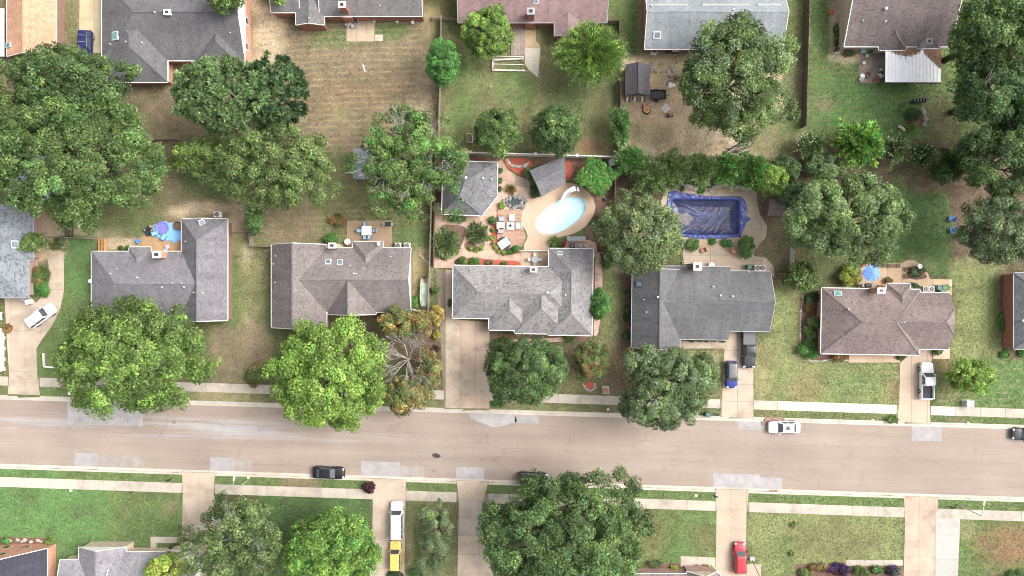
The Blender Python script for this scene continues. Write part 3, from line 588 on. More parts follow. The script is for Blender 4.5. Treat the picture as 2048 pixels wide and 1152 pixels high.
# ------------------------------------------------------------------ pools and the garden between them
OUT = [(1322, 402), (1334, 374), (1500, 377), (1513, 386), (1514, 405), (1520, 430), (1534, 452), (1532, 474), (1514, 494), (1507, 503), (1508, 512), (1532, 516), (1547, 532), (1549, 552), (1372, 552), (1366, 512), (1366, 482), (1328, 470)]
def covered_pool():
    m = M('grey_buff_concrete', (.40, .325, .245), .9, .14, .5, .08, 9, .2, .04, world=True)
    base = None; rects = [(1300, 300, 1339, 600), (1339, 300, 1482, 393), (1339, 474, 1482, 600), (1482, 300, 1600, 600)]
    for r in rects:
        q = clip(OUT, *r)
        o = struct(MB().prism(W2(q), -.2, .008).build('pool_surround', MT['joint'])) if base is None else MB().prism(W2(q), -.2, .008).build('bedding', MT['joint'], base)
        base = base or o
        x = r[0]
        while x < r[2]:
            y = r[1]
            while y < r[3]:
                c = clip(q, x + .2, y + .2, min(x + 41, r[2]) - .2, min(y + 37, r[3]) - .2)
                if len(c) > 2: MB().prism(W2(c), 0, .035 + rnd.uniform(-.004, .005)).build('slab', m, base)
                y += 37
            x += 41
    c = MB(); A = W2([(1339, 393), (1482, 393), (1482, 474), (1339, 474)]); n = 4     # basin walls
    for i in range(4):
        a, b = A[i], A[(i + 1) % 4]; c.add([(a[0], a[1], .02), (b[0], b[1], .02), (b[0], b[1], -1.6), (a[0], a[1], -1.6)], [(0, 1, 2, 3)])
    c.add([(p[0], p[1], -1.6) for p in A], [(0, 1, 2, 3)]); c.build('pool_shell', MT['concrete'], base)
    t = thing('pool_cover', 'wrinkled blue vinyl cover sagging over a rectangular pool', 'pool cover', P(1410, 432))
    o0 = P(1410, 432); rg = np.random.default_rng(5)
    # border cloth lying over the edge: ring between an uneven outline and the inner rectangle
    out = [(1336, 384), (1345, 381), (1352, 379.5), (1358, 384), (1376, 387), (1400, 390), (1420, 393), (1450, 393), (1472, 394), (1484, 395), (1491, 402), (1493, 412), (1497, 425), (1490, 431), (1503, 437), (1492, 446), (1489, 455), (1484, 466), (1480, 473), (1462, 476), (1440, 478), (1415, 478.5), (1390, 478), (1368, 473), (1355, 471), (1343, 470), (1332, 466), (1331, 450), (1333, 430), (1332, 412), (1334, 400)]
    NR, NA = 9, 132; V = []; F = []
    cx, cy = 1410, 432; ix0, iy0, ix1, iy1 = 1344, 400, 1477, 468
    op = np.array(out, float)
    def ray(poly, a):
        d = (math.cos(a), math.sin(a)); best = 1e9
        for i in range(len(poly)):
            x1, y1 = poly[i - 1]; x2, y2 = poly[i]; ex, ey = x2 - x1, y2 - y1; den = d[0] * ey - d[1] * ex
            if abs(den) < 1e-9: continue
            t_ = ((x1 - cx) * ey - (y1 - cy) * ex) / den; s_ = ((x1 - cx) * d[1] - (y1 - cy) * d[0]) / den
            if t_ > 0 and -1e-6 <= s_ <= 1 + 1e-6: best = min(best, t_)
        return best
    inn = [(ix0, iy0), (ix1, iy0), (ix1, iy1), (ix0, iy1)]
    ph = rg.random(8) * 6.28
    for k in range(NA):
        a = 6.2832 * k / NA; ro, ri = ray(out, a), ray(inn, a)
        for j in range(NR):
            f = j / (NR - 1); r = ri + (ro - ri) * f
            p = P(cx + r * math.cos(a), cy + r * math.sin(a)) - o0
            # the cloth hangs into the pool at the inner edge, then lies rumpled on the deck
            z = .085 - .55 * max(0, 1 - f / .25) ** 1.5 + (.05 * math.sin(a * 31 + 3 * f + ph[0]) + .05 * math.sin(a * 17 - 7 * f + ph[1]) + .04 * math.sin(a * 53 + 9 * f + ph[2]) + rg.uniform(-.015, .015)) * min(1, f * 3) * (1 if f < .99 else .3) + .03
            if f > .9: z = .05
            V.append((p.x, p.y, z))
    for k in range(NA):
        for j in range(NR - 1): F.append((k * NR + j, k * NR + j + 1, ((k + 1) % NA) * NR + j + 1, ((k + 1) % NA) * NR + j))
    MB().add(V, F).build('cover_border', MT['navytarp'], t, smooth=True)
    # sagging middle with drawn creases
    nx, ny = 110, 60; V = []; F = []
    cr = [(rg.random(), rg.random(), rg.uniform(-1.1, .2), rg.uniform(.2, .5), rg.uniform(.02, .05)) for _ in range(46)]
    for j in range(ny):
        for i in range(nx):
            u, v = i / (nx - 1), j / (ny - 1); p = P(ix0 - 1.5 + (ix1 - ix0 + 3) * u, iy0 - 1.5 + (iy1 - iy0 + 3) * v) - o0
            e = min(u, 1 - u, v * .55, (1 - v) * .55); z = -.44 - .5 * min(1, e * 9) ** .6
            for (a, b, an, ln, am) in cr:
                du, dv = (u - a) * 1.0, (v - b) * .5; s = du * math.cos(an) + dv * math.sin(an); q = -du * math.sin(an) + dv * math.cos(an) + .05 * math.sin(s * 9 + a * 9)
                if abs(s) < ln: z += am * .8 * math.exp(-(q / .009) ** 2) * (1 - (s / ln) ** 2)
            V.append((p.x, p.y, z))
    F = [(j * nx + i + 1, j * nx + i, (j + 1) * nx + i, (j + 1) * nx + i + 1) for j in range(ny - 1) for i in range(nx - 1)]
    MB().add(V, F).build('sagging_sheet', MT['wetcover'], t, smooth=True)
    b = MB(); q = P(1371, 437) - o0
    poly = [(q.x + (1.25 + .25 * math.sin(3 * k + 1) + .15 * math.sin(7 * k)) * math.cos(k * .3142), q.y + (.95 + .2 * math.sin(2 * k)) * math.sin(k * .3142)) for k in range(20)]
    b.prism(poly, -.93, -.86).build('silt_patch', MT['scum'], t)
covered_pool()
def free_pool():
    out = [(1130, 366), (1148, 367), (1163, 373), (1177, 384), (1187, 398), (1191, 413), (1188, 428), (1181, 440), (1172, 452), (1158, 462), (1140, 470), (1116, 475), (1098, 481), (1097, 500), (1068, 502), (1047, 500), (1048, 488), (1056, 474), (1052, 462), (1045, 452), (1042, 440), (1044, 425), (1051, 412), (1055, 404), (1066, 396), (1082, 393)]
    cx, cy, a, b, t = POOL; NA = 96
    def ray(al):
        d = (math.cos(al), -math.sin(al)); best = 60
        for i in range(len(out)):
            x1, y1 = out[i - 1]; x2, y2 = out[i]; ex, ey = x2 - x1, y2 - y1; den = d[0] * ey - d[1] * ex
            if abs(den) < 1e-9: continue
            t_ = ((x1 - cx) * ey - (y1 - cy) * ex) / den; s_ = ((x1 - cx) * d[1] - (y1 - cy) * d[0]) / den
            if t_ > 0 and -1e-6 <= s_ <= 1 + 1e-6: best = t_
        return best
    def ell(al, g):
        u = al - t; A, B = a + g, b + g
        return A * B / math.hypot(B * math.cos(u), A * math.sin(u)) * (1 + .05 * math.sin(2 * u + .6))
    pt = lambda al, r: P(cx + r * math.cos(al), cy - r * math.sin(al))
    base = struct(MB().prism([pt(6.2832 * k / NA, ell(6.2832 * k / NA, -1.2))[:2] for k in range(NA)], -1.2, -1.1).build('pool_deck', MT['plaster']))
    w = MB(); vs = []                                      # plaster shell
    for r, z in ((-1, .02), (-1, -.25), (-1.6, -.42), (-4, -.5), (-10, -.52)): vs += [(*pt(6.2832 * k / NA, ell(6.2832 * k / NA, r))[:2], z) for k in range(NA)]
    fs = [(l * NA + k, l * NA + (k + 1) % NA, (l + 1) * NA + (k + 1) % NA, (l + 1) * NA + k) for l in range(4) for k in range(NA)] + [tuple(range(4 * NA, 5 * NA))]
    w.add(vs, fs).build('pool_shell', MT['plaster'], base, smooth=True)
    n = 18                                                 # deck slabs, one per sector, and coping stones
    for s in range(n):
        k0, k1 = 6.2832 * s / n + .3, 6.2832 * (s + 1) / n + .3; e = .0007; m = 7
        al = [k0 + e + (k1 - k0 - 2 * e) * i / m for i in range(m + 1)]
        MB().prism([pt(x, ell(x, 2.6))[:2] for x in al] + [pt(x, max(ray(x), ell(x, 3)))[:2] for x in al[::-1]], -.2, .05).build('deck_slab', MT['pooldeck'], base)
        MB().prism([pt(x, ell(x, -1.3))[:2] for x in al] + [pt(x, ell(x, 2.5))[:2] for x in al[::-1]], -.1, .065).build('coping', M('coping', (.56, .43, .32), .8, .05, 1, .04, 9, .1, .03) if s == 0 else bpy.data.materials['coping'], base)
    MB().prism(W2([(1043, 502.5), (1097, 502.5), (1097, 540), (1043, 540)]), -.1, .045).build('deck_slab', M('patio_yellow', (.50, .385, .27), .85, .08, .6, .05, 9, .1, world=True), base)
    wt = MB().add([(*pt(6.2832 * k / NA, ell(6.2832 * k / NA, -1.05))[:2], -.06) for k in range(NA)], [tuple(range(NA))]).build('water', MT['water'])
    struct(wt)
free_pool()
def slide():
    t = thing('pool_slide', 'curved white water slide arching over the light blue pool', 'slide', P(1140, 388))
    o = P(1140, 388); b = MB(); path = [(1151, 377, 2.3), (1143, 379.5, 2.15), (1136, 384, 1.7), (1130, 391, 1.2), (1127, 398, .8), (1125.5, 406, .5)]; vs = []; n = 7
    pts = []
    for i in range(len(path) - 1):
        for f in (0, .33, .67): pts.append(tuple(path[i][k] + (path[i + 1][k] - path[i][k]) * f for k in range(3)))
    pts.append(path[-1]); W_ = [P(*p) - o for p in pts]
    for i, p in enumerate(W_):
        d = (W_[min(i + 1, len(W_) - 1)] - W_[max(i - 1, 0)]); s = Vector((-d.y, d.x, 0)).normalized()
        for k in range(n):
            f = k / (n - 1) * 2 - 1; vs.append(p + s * f * .34 + Vector((0, 0, .28 * abs(f) ** 3)))
        for k in range(n):
            f = 1 - k / (n - 1) * 2; vs.append(p + s * f * .37 + Vector((0, 0, .28 * abs(f) ** 3 - .06)))
    n2 = 2 * n; fs = [(i * n2 + k, (i + 1) * n2 + k, (i + 1) * n2 + (k + 1) % n2, i * n2 + (k + 1) % n2) for i in range(len(W_) - 1) for k in range(n2)]
    fs += [tuple(range(n2)), tuple(range((len(W_) - 1) * n2, len(W_) * n2))]
    b.add(vs, fs).build('chute', MT['white'], t, smooth=True)
    top = W_[0]
    for s in (-.3, .3): MB().tube([(top.x + .2, top.y + s, 2.7), (top.x + .25, top.y + s, 2.2), (top.x + .75, top.y + s, .05)], .03).build('ladder_rail', MT['steel'], t)
    for k in range(6):
        f = k / 6; MB().box((top.x + .75 - .5 * f, top.y, .3 + 2 * f), (.12, .6, .04)).build('rung', MT['white'], t)
    for i in (4, 10): MB().tube([(W_[i].x, W_[i].y, W_[i].z), (W_[i].x, W_[i].y, .04)], .05).build('leg', MT['steel'], t)
slide()
def bed(name, poly, mat, z=.02, sm=2):
    EXCL.append(poly); return struct(MB().prism(W2(smoothpoly(poly, sm)), -.05, z).build(name, MT[mat]))
paved('garden_path', [(868, 402), (884, 402), (884, 432), (953, 432), (994, 394), (994, 322), (1003, 318), (1014, 338), (1034, 352), (1058, 360), (1064, 396), (1052, 410), (1042, 420), (994, 420), (993, 498), (1043, 500), (1043, 536), (868, 536)], MT['brickpath'], (400, 400), z=.02)
bed('planting_bed', [(878, 452), (895, 448), (930, 452), (932, 462), (928, 478), (920, 500), (895, 520), (874, 520)], 'mulch', .03)
bed('planting_bed', [(927, 490), (935, 481), (950, 488), (960, 497), (968, 485), (970, 492), (962, 502), (945, 504), (932, 500)], 'mulch', .03)
bed('planting_bed', [(982, 440), (994, 440), (993, 498), (1040, 500), (1040, 508), (1000, 507), (984, 500), (982, 470)], 'redmulch', .03)
bed('planting_bed', [(912, 516), (960, 516), (1000, 521), (1040, 521), (1042, 535), (908, 535)], 'redmulch', .031)
bed('planting_bed', [(1004, 320), (1012, 316), (1062, 316), (1066, 336), (1058, 360), (1040, 350), (1016, 337)], 'redmulch', .03)
bed('planting_bed', [(1040, 318), (1142, 316), (1226, 322), (1226, 440), (1210, 500), (1190, 502), (1168, 470), (1185, 440), (1193, 410), (1185, 390), (1160, 368), (1132, 364), (1120, 340), (1066, 330)], 'mulch', .026)
bed('planting_bed', [(1129, 322), (1144, 322), (1146, 352), (1136, 362), (1130, 350)], 'redmulch', .034)
bed('planting_bed', [(866, 322), (884, 322), (884, 405), (866, 405)], 'mulch', .03, 0)
bed('planting_bed', [(893, 312), (1000, 314), (1000, 322), (893, 322)], 'mulch', .03, 0)
bed('planting_bed', [(1128, 478), (1190, 480), (1196, 505), (1186, 520), (1128, 502)], 'brickpath', .032, 1)
bed('planting_bed', [(1188, 520), (1192, 560), (1190, 672), (1181, 672), (1184, 500)], 'mulch', .027, 0)
bed('planting_bed', [(1250, 548), (1266, 548), (1263, 700), (1252, 690), (1248, 640)], 'mulch', .03)
bed('planting_bed', [(1168, 767), (1178, 762), (1188, 766), (1190, 774), (1180, 780), (1170, 776)], 'redmulch', .03)
bed('planting_bed', [(985, 668), (1150, 670), (1180, 672), (1180, 682), (985, 684)], 'mulch', .03, 0)
bed('planting_bed', [(1603, 600), (1612, 590), (1642, 590), (1645, 706), (1698, 710), (1696, 722), (1660, 720), (1632, 722), (1612, 716), (1602, 700), (1602, 660)], 'mulch', .03)
bed('planting_bed', [(1813, 534), (1838, 532), (1850, 546), (1856, 558), (1815, 560)], 'mulch', .05)
bed('planting_bed', [(1815, 572), (1904, 572), (1904, 590), (1815, 590)], 'soil', .05, 0)
bed('planting_bed', [(0, 1074), (108, 1076), (110, 1090), (0, 1090)], 'mulch', .03, 0)
bed('planting_bed', [(1292, 1126), (1360, 1126), (1362, 1150), (1288, 1150)], 'mulch', .03, 0)
bed('planting_bed', [(1592, 1128), (1690, 1124), (1692, 1132), (1806, 1133), (1806, 1165), (1590, 1165)], 'mulch', .03, 0)
bed('planting_bed', [(1365, 681), (1452, 681), (1452, 672), (1365, 672)], 'mulch', .03, 0)
bed('planting_bed', [(1366, 484), (1400, 478), (1440, 480), (1500, 478), (1510, 490), (1506, 515), (1450, 515), (1450, 496), (1372, 496)], 'soil', .045, 1)
bed('planting_bed', [(1335, 374), (1350, 368), (1400, 371), (1410, 377), (1440, 371), (1490, 372), (1502, 384), (1430, 386), (1345, 380)], 'soil', .045, 1)
bed('planting_bed', [(1805, 232), (1835, 214), (1850, 235), (1850, 250), (1822, 254), (1810, 248)], 'mulch', .03)
def stones(label, pts, mat, size, name='stone_edging', cat='stone edging', rows=1):
    t = thing(name, label, cat)
    for px, py in pts:
        c = P(px, py); r = size * rnd.uniform(.7, 1.3); b = MB(); n = 7; a0 = rnd.random() * 6
        prof = [(1, 0), (1.02, .3), (.8, .62), (.3, .75)]
        vs = []
        js = [rnd.uniform(.75, 1.2) for _ in range(n)]
        for q, z in prof: vs += [(c.x + r * q * js[i] * math.cos(a0 + 6.2832 * i / n), c.y + r * q * js[i] * .8 * math.sin(a0 + 6.2832 * i / n), z * r * .8) for i in range(n)]
        fs = [(l * n + i, l * n + (i + 1) % n, (l + 1) * n + (i + 1) % n, (l + 1) * n + i) for l in range(3) for i in range(n)] + [tuple(range(3 * n, 4 * n)), tuple(range(n - 1, -1, -1))]
        b.add(vs, fs).build('stone', MT[mat], t)
    return t
def along(pts, n):
    L = [math.hypot(pts[i + 1][0] - pts[i][0], pts[i + 1][1] - pts[i][1]) for i in range(len(pts) - 1)]; T = sum(L); out = []
    for k in range(n):
        d = T * k / max(1, n - 1); i = 0
        while i < len(L) - 1 and d > L[i]: d -= L[i]; i += 1
        f = d / L[i]; out.append((pts[i][0] + (pts[i + 1][0] - pts[i][0]) * f, pts[i][1] + (pts[i + 1][1] - pts[i][1]) * f))
    return out
stones('pale stone border curving round the red mulch bed', along([(1014, 320), (1020, 330), (1034, 333), (1048, 333), (1056, 326)], 16), 'palestone', .28)
stones('row of rounded stones edging the bed beside the covered pool', along([(1344, 374), (1360, 370), (1385, 374), (1402, 382)], 18) + along([(1420, 384), (1428, 374), (1450, 370), (1480, 374), (1500, 380)], 24), 'palestone', .36)
stones('low tan stone kerb curving along the shrub bed by the brown roof', along([(1606, 592), (1601, 630), (1600, 680), (1606, 706), (1620, 722), (1645, 722), (1664, 718), (1698, 721)], 64), 'palestone', .17)
stones('broken ring of pale blocks round the heart shaped bed', along([(1166, 768), (1172, 778), (1181, 782), (1190, 776), (1190, 768)], 12), 'palestone', .2)
stones('curved flagstone edging round the small island bed in the green lawn', along([(1842, 218), (1848, 228), (1850, 240), (1846, 250)], 10), 'stone', .42)
stones('scattered flat stones in the bare dirt yard', [(1330 + rnd.uniform(-22, 26), 146 + rnd.uniform(-20, 22)) for _ in range(22)], 'stone', .3, 'flat_stone_path', 'stones')
def pond():
    t = thing('garden_pond', 'small dark garden pond ringed by grey rocks', 'pond')
    MB().prism(W2(smoothpoly([(1008, 398), (1022, 390), (1046, 394), (1052, 404), (1048, 416), (1030, 419), (1012, 414)], 2)), 0, .06).build('water', MT['pondwater'], t)
    for k in range(46):
        a = rnd.random() * 6.28; r = rnd.uniform(.55, 1.08); c = P(1030 + 22 * r * math.cos(a), 404 + 16 * r * math.sin(a)); s = rnd.uniform(.13, .32); b = MB()
        b.lathe((c.x, c.y, 0), [(s, 0), (s * 1.05, s * .35), (s * .6, s * .7)], 6); b.build('rock', MT['stone'], t)
pond()
def deck(name, label, poly, mat, step, horizontal=True, z=.18, rim=None):
    t = thing(name, label, 'deck'); xs = [p[0] for p in poly]; ys = [p[1] for p in poly]
    MB().prism(W2(poly), 0, z - .06).build('joists', MT['darkwood'], t)
    a, e = (min(ys), max(ys)) if horizontal else (min(xs), max(xs)); k = a
    while k < e:
        q = clip(poly, min(xs), k + .12, max(xs), k + step - .12) if horizontal else clip(poly, k + .12, min(ys), k + step - .12, max(ys))
        if len(q) > 2: MB().prism(W2(q), z - .05, z + rnd.uniform(-.004, .004)).build('plank', MT[mat], t)
        k += step
    return t
deck('wooden_deck', 'reddish timber deck with white lounge furniture next to the pool', [(995, 419), (1046, 420), (1043, 432), (1043, 446), (1049, 464), (1052, 474), (1044, 494), (994, 496)], 'deckwood', 2.6)
deck('wooden_deck', 'weathered grey timber deck behind the mauve roofed house', rc(1022, 50, 1050, 112), 'greydeck', 2.6, False)
deck('foot_bridge', 'short plank footbridge on the brick garden path', [(1034, 352), (1057, 358), (1055, 376), (1030, 369)], 'greydeck', 2.2, False, .14)
# ------------------------------------------------------------------ houses
class House:
    def __init__(s, name, label, cat, roof, wall, wings, rot=0, he=2.7, ov=.4, trim='white', gable=None, group='houses along the street', trims=None, cap=True, wallh=True):
        s.he = he; s.t = thing(name, label, cat, group=group); s.W = []; s.rm = roof
        xs = [w[0] for w in wings] + [w[2] for w in wings]; ys = [w[1] for w in wings] + [w[3] for w in wings]
        cx, cy = (min(xs) + max(xs)) / 2, (min(ys) + max(ys)) / 2; s.ca, s.sa = math.cos(R(rot)), math.sin(R(rot)); s.c = (cx, cy)
        o = P(cx, cy, 0); s.t.location = o; s.o = Vector((o.x, o.y, 0))
        RB, WB, CB, GB = MB(), MB(), MB(), MB(); gut = []; rakes = []
        for i, w in enumerate(wings):
            EXCL.append([(x_ - (x_ - 1024) * .02, y_ - (y_ - 576) * .02) for x_, y_ in ((w[0], w[1]), (w[2], w[1]), (w[2], w[3]), (w[0], w[3]))])
            x0, y0, x1, y1, ax, ea, eb, pit = w[:8]; hh = he + (w[8] if len(w) > 8 else 0) + .006 * i; e = .08 * i
            q = [s.rotp(x, y) for x, y in ((x0 + e, y0 + e), (x1 - e, y0 + e), (x1 - e, y1 - e), (x0 + e, y1 - e))]
            TL, TR, BR_, BL = [Vector((*P(*p, hh)[:2], hh)) - s.o for p in q]
            A, B = ((BL, TL), (BR_, TR)) if ax == 'x' else ((TL, TR), (BL, BR_))     # A end edge, B end edge (side 0, side 1)
            mA, mB = (A[0] + A[1]) / 2, (B[0] + B[1]) / 2; hw = (A[0] - A[1]).length / 2; L = (mB - mA).length; d = (mB - mA) / L
            rise = hw * pit; s.W.append((mA, d, (A[1] - A[0]).normalized(), hw, L, pit, ea, eb, hh))
            up = Vector((0, 0, rise)); ia = dict(h=hw, g=0, j=hw * .45)[ea]; ib = dict(h=hw, g=0, j=hw * .45)[eb]
            if ia + ib > L: k = L / (ia + ib) * .999; ia *= k; ib *= k
            r0, r1 = mA + d * ia + up, mB - d * ib + up; dn = Vector((0, 0, -.16))
            v = [A[0], A[1], B[0], B[1], r0, r1, A[0] + dn, A[1] + dn, B[0] + dn, B[1] + dn]
            # faces: side 0 slope, side 1 slope, ends
            f = []; caps = [(r0, r1)]
            def endf(a0, a1, r, kind, m, dd, flip):
                if kind == 'j':
                    up2 = Vector((0, 0, rise * .55)); p0 = a0 + (a1 - a0) * .275 + up2; p1 = a1 + (a0 - a1) * .275 + up2; k = len(v); v.extend([p0, p1]); caps.extend([(p0, r), (p1, r)]); return (k, k + 1)
                if kind == 'h': caps.extend([(a0, r), (a1, r)])
                else: caps.extend([])
                return None
            ja = endf(A[0], A[1], r0, ea, mA, d, 0); jb = endf(B[0], B[1], r1, eb, mB, d, 1)
            s0 = [0, 2] + ([jb[0]] if jb else []) + [5, 4] + ([ja[0]] if ja else [])
            s1 = [3, 1] + ([ja[1]] if ja else []) + [4, 5] + ([jb[1]] if jb else [])
            f += [tuple(s0), tuple(s1)]
            for j_, i0, i1, rr in ((ja, 1, 0, 4), (jb, 2, 3, 5)):
                if j_:
                    t0, t1 = (j_[1], j_[0]) if i0 == 1 else (j_[0], j_[1]); f += [(i0, i1, t1, t0), (t0, t1, rr)]
                else: f.append((i0, i1, rr))
            f += [(0, 6, 8, 2), (2, 8, 9, 3), (3, 9, 7, 1), (1, 7, 6, 0), (6, 7, 9, 8)]
            nrm = (A[1] - A[0]).cross(d)
            if nrm.z > 0: f = [x[::-1] for x in f]
            RB.add(v, f)
            for a, b in caps: CB.bar(a + Vector((0, 0, .02)), b + Vector((0, 0, .02)), .2, .03)
            tr = w[9] if len(w) > 9 else ('lrab' if trim else '')
            for key, a, b in (('a', A[0], A[1]), ('b', B[0], B[1]), ('l', A[0], B[0]), ('r', A[1], B[1])):
                if key in tr and not ((key == 'a' and ea != 'h') or (key == 'b' and eb != 'h')):
                    m_ = (A[0] + B[1]) / 2; n_ = ((a + b) / 2 - m_); n_.z = 0; n_.normalize(); off = n_ * .05 + Vector((0, 0, -.07)); gut.append((a + off, b + off))
            for key, kind, E, sgn in (('a', ea, A, -1), ('b', eb, B, 1)):
                if kind in 'gj' and key in tr:
                    off = d * sgn * .03 + Vector((0, 0, -.03)); rr = (r0 if key == 'a' else r1)
                    tip = rr if kind == 'g' else None
                    if tip is not None: rakes.append((i, E[0] + off, tip + off)); rakes.append((i, E[1] + off, tip + off))
                if kind in 'gj':
                    off = d * sgn * .012; m_ = (E[0] + E[1]) / 2 + up * (.97 if kind == 'g' else .0)
                    if kind == 'g': GB.add([E[0] + off + Vector((0, 0, -.1)), E[1] + off + Vector((0, 0, -.1)), m_ + off], [(0, 1, 2)])
            i_ = ov + .004 * i; u = (A[1] - A[0]).normalized(); a0, a1, b0, b1 = A[0] + u * i_ + d * (i_ if ea == 'h' else min(i_, .12)), A[1] - u * i_ + d * (i_ if ea == 'h' else min(i_, .12)), B[0] + u * i_ - d * (i_ if eb == 'h' else min(i_, .12)), B[1] - u * i_ - d * (i_ if eb == 'h' else min(i_, .12))
            if wallh: WB.prism([a0[:2], a1[:2], b1[:2], b0[:2]], -.05, hh - .1 - .003 * i)
        for i, a, b in rakes:
            m_ = (a + b) / 2; others = [w for k, w in enumerate(s.W) if k != i]; keep, s.W = s.W, others
            if s.z(m_.x, m_.y) < m_.z - .12 or not others or not s.over(m_.x, m_.y): gut.append((a, b))
            s.W = keep
        s.roof = RB.build('roof', roof, s.t, uv=True)
        if wallh: s.wall = WB.build('wall', wall, s.t, uv=True)
        if cap: CB.build('ridge_cap', roof, s.roof, uv=True)
        if GB.v: GB.build('gable', gable or wall, s.t, uv=True)
        if trim:
            for a, b in gut: MB().bar(a, b, .10, .12).build('gutter', MT[trim], s.roof)
    def rotp(s, x, y):
        dx, dy = x - s.c[0], y - s.c[1]; return (s.c[0] + dx * s.ca - dy * s.sa, s.c[1] + dx * s.sa + dy * s.ca)
    def over(s, x, y):
        for mA, d, u, hw, L, pit, ea, eb, hh in s.W:
            q = Vector((x, y, 0)) - Vector((mA.x, mA.y, 0)); a = q.dot(d); v = q.dot(u)
            if -.05 <= a <= L + .05 and abs(v) <= hw + .05: return True
        return False
    def z(s, x, y):                       # roof height at house-local x, y
        best = 0
        for mA, d, u, hw, L, pit, ea, eb, hh in s.W:
            q = Vector((x, y, 0)) - Vector((mA.x, mA.y, 0)); a = q.dot(d); v = q.dot(u)
            if -.05 <= a <= L + .05 and abs(v) <= hw + .05:
                h = pit * (hw - abs(v))
                if ea == 'h': h = min(h, pit * a)
                if eb == 'h': h = min(h, pit * (L - a))
                best = max(best, hh + h)
        return best or s.he
    def on(s, px, py):                     # point on the roof seen at plan px,py, and its normal
        h = s.he + 1
        for _ in range(8):
            p = P(px, py, h) - s.o; h = s.z(p.x, p.y)
        p = P(px, py, h) - s.o; e = .15
        n = Vector((s.z(p.x - e, p.y) - s.z(p.x + e, p.y), s.z(p.x, p.y - e) - s.z(p.x, p.y + e), 2 * e)).normalized()
        return Vector((p.x, p.y, s.z(p.x, p.y))), n
    def frame(s, px, py):
        p, n = s.on(px, py); t = Vector((0, 0, 1)).cross(n); t = t.normalized() if t.length > .01 else Vector((1, 0, 0))
        return p, n, Matrix((t, n.cross(t), n)).transposed()
    def skylight(s, px, py, w, h, glass='skyglass', frame='offwhite'):
        p, n, m = s.frame(px, py); w /= PPM; h /= PPM
        o = MB().box(p + n * .06, (w, h, .2), mtx=m).build('skylight', MT[frame], s.roof)
        MB().box(p + n * .165, (w * .78, h * .8, .02), mtx=m).build('pane', MT[glass], s.roof)
    def vents(s, pts, mat='white'):
        for px, py, *r in pts:
            p, n = s.on(px, py); k = (r[0] if r else .09) * .72
            b = MB().cyl((p.x, p.y, p.z - .1), k, .45, 8)
            if k > .15: b.lathe((p.x, p.y, p.z + .25), [(k, 0), (k * 1.25, .05), (k * 1.15, .12), (.05, .16)], 10)
            b.build('vent_pipe', MT[mat], s.roof)
    def chimney(s, px, py, w, d, h, mat, cap='white', base=None):
        p = P(px, py, h) - s.o; w /= PPM; d /= PPM
        c = MB().box((p.x, p.y, (h) / 2 - .1), (w, d, h)).build('chimney', mat, s.t, uv=True)
        if base: q = P(*base[:2], 0) - s.o; MB().box((q.x, q.y, 1.3), (base[2] / PPM, base[3] / PPM, 2.6)).build('chimney_shoulder', mat, s.t, uv=True)
        if cap: MB().box((p.x, p.y, h - .05), (w + .16, d + .16, .12)).build('chimney_cap', MT[cap], c)
        MB().box((p.x, p.y, h + .06), (w * .5, d * .5, .14)).build('flue', MT['dkmetal'], c)
    def window(s, side_pts, z0, z1, w, mat='white', glass='glass', nrm=None, louver=False):
        # side_pts: local ground point (plan) of window centre on the wall and facing direction
        for px, py in side_pts:
            q = P(px, py) - s.o; n = Vector(nrm).normalized(); t = Vector((-n.y, n.x, 0)); m = Matrix((t, Vector((0, 0, 1)), n)).transposed()
            f = MB().box(q + Vector((0, 0, (z0 + z1) / 2)) + n * .02, (w, z1 - z0, .12), mtx=m).build('window', MT[mat], s.t)
            for k in (-1, 1): MB().box(q + Vector((0, 0, (z0 + z1) / 2 + k * (z1 - z0) * .225)) + n * .085, (w * .78, (z1 - z0) * .37, .02), mtx=m).build('pane', MT[glass], f)
h1 = House('house', 'mauve grey hip roofed house with blue tarp patio behind it', 'house', RF['h1'], BR['brown'], [
  (183, 503, 409, 631, 'x', 'h', 'g', .49, 0, 'lra'), (363, 438, 455, 641, 'y', 'h', 'g', .75), (258, 494, 302, 560, 'y', 'h', 'g', .55), (384, 437, 425, 480, 'y', 'g', 'g', .40)], trim='offwhite')
h1.skylight(404, 446, 13, 11, 'skyglass'); h1.chimney(313, 509, 15, 12, 5.0, BR['orange'], 'offwhite', (332, 512, 26, 12))
h1.vents([(235, 538), (223, 547, .12), (276, 555, .16), (325, 574, .14), (369, 574, .12), (388, 585), (406, 585), (372, 483), (406, 586), (422, 488), (364, 566, .1), (346, 566)], 'offwhite')
h2 = House('house', 'brown grey gabled house with two skylights and a green boat beside it', 'house', RF['h2'], BR['brown'], [
  (543, 489, 653, 655, 'y', 'g', 'g', .80), (602, 496, 822, 624, 'x', 'g', 'g', .56, 0, 'lrb'), (655, 560, 752, 629, 'y', 'g', 'g', .74, 0, 'lrb'), (705, 483, 766, 545, 'y', 'h', 'g', .60)], trim='offwhite', gable=MT['white'])
h2.skylight(657, 524, 11, 11); h2.skylight(680, 525, 11, 11); h2.chimney(664, 491, 13, 9, 4.9, BR['tan'], 'cream', (676, 494, 14, 9))
h2.vents([(701, 531, .1), (708, 547, .16), (712, 547, .13), (782, 513), (728, 537), (547, 528), (552, 512), (551, 565)], 'offwhite')
h3 = House('house', 'light grey speckled hip roofed house with white gutters beside the light blue pool', 'house', RF['h3'], BR['pink'], [
  (906, 533, 1150, 638, 'x', 'h', 'h', .48), (1097, 496, 1185, 669, 'y', 'h', 'h', .52), (979, 585, 1060, 661, 'y', 'g', 'h', .50), (1030, 590, 1135, 667, 'y', 'g', 'h', .50)], rot=.9)
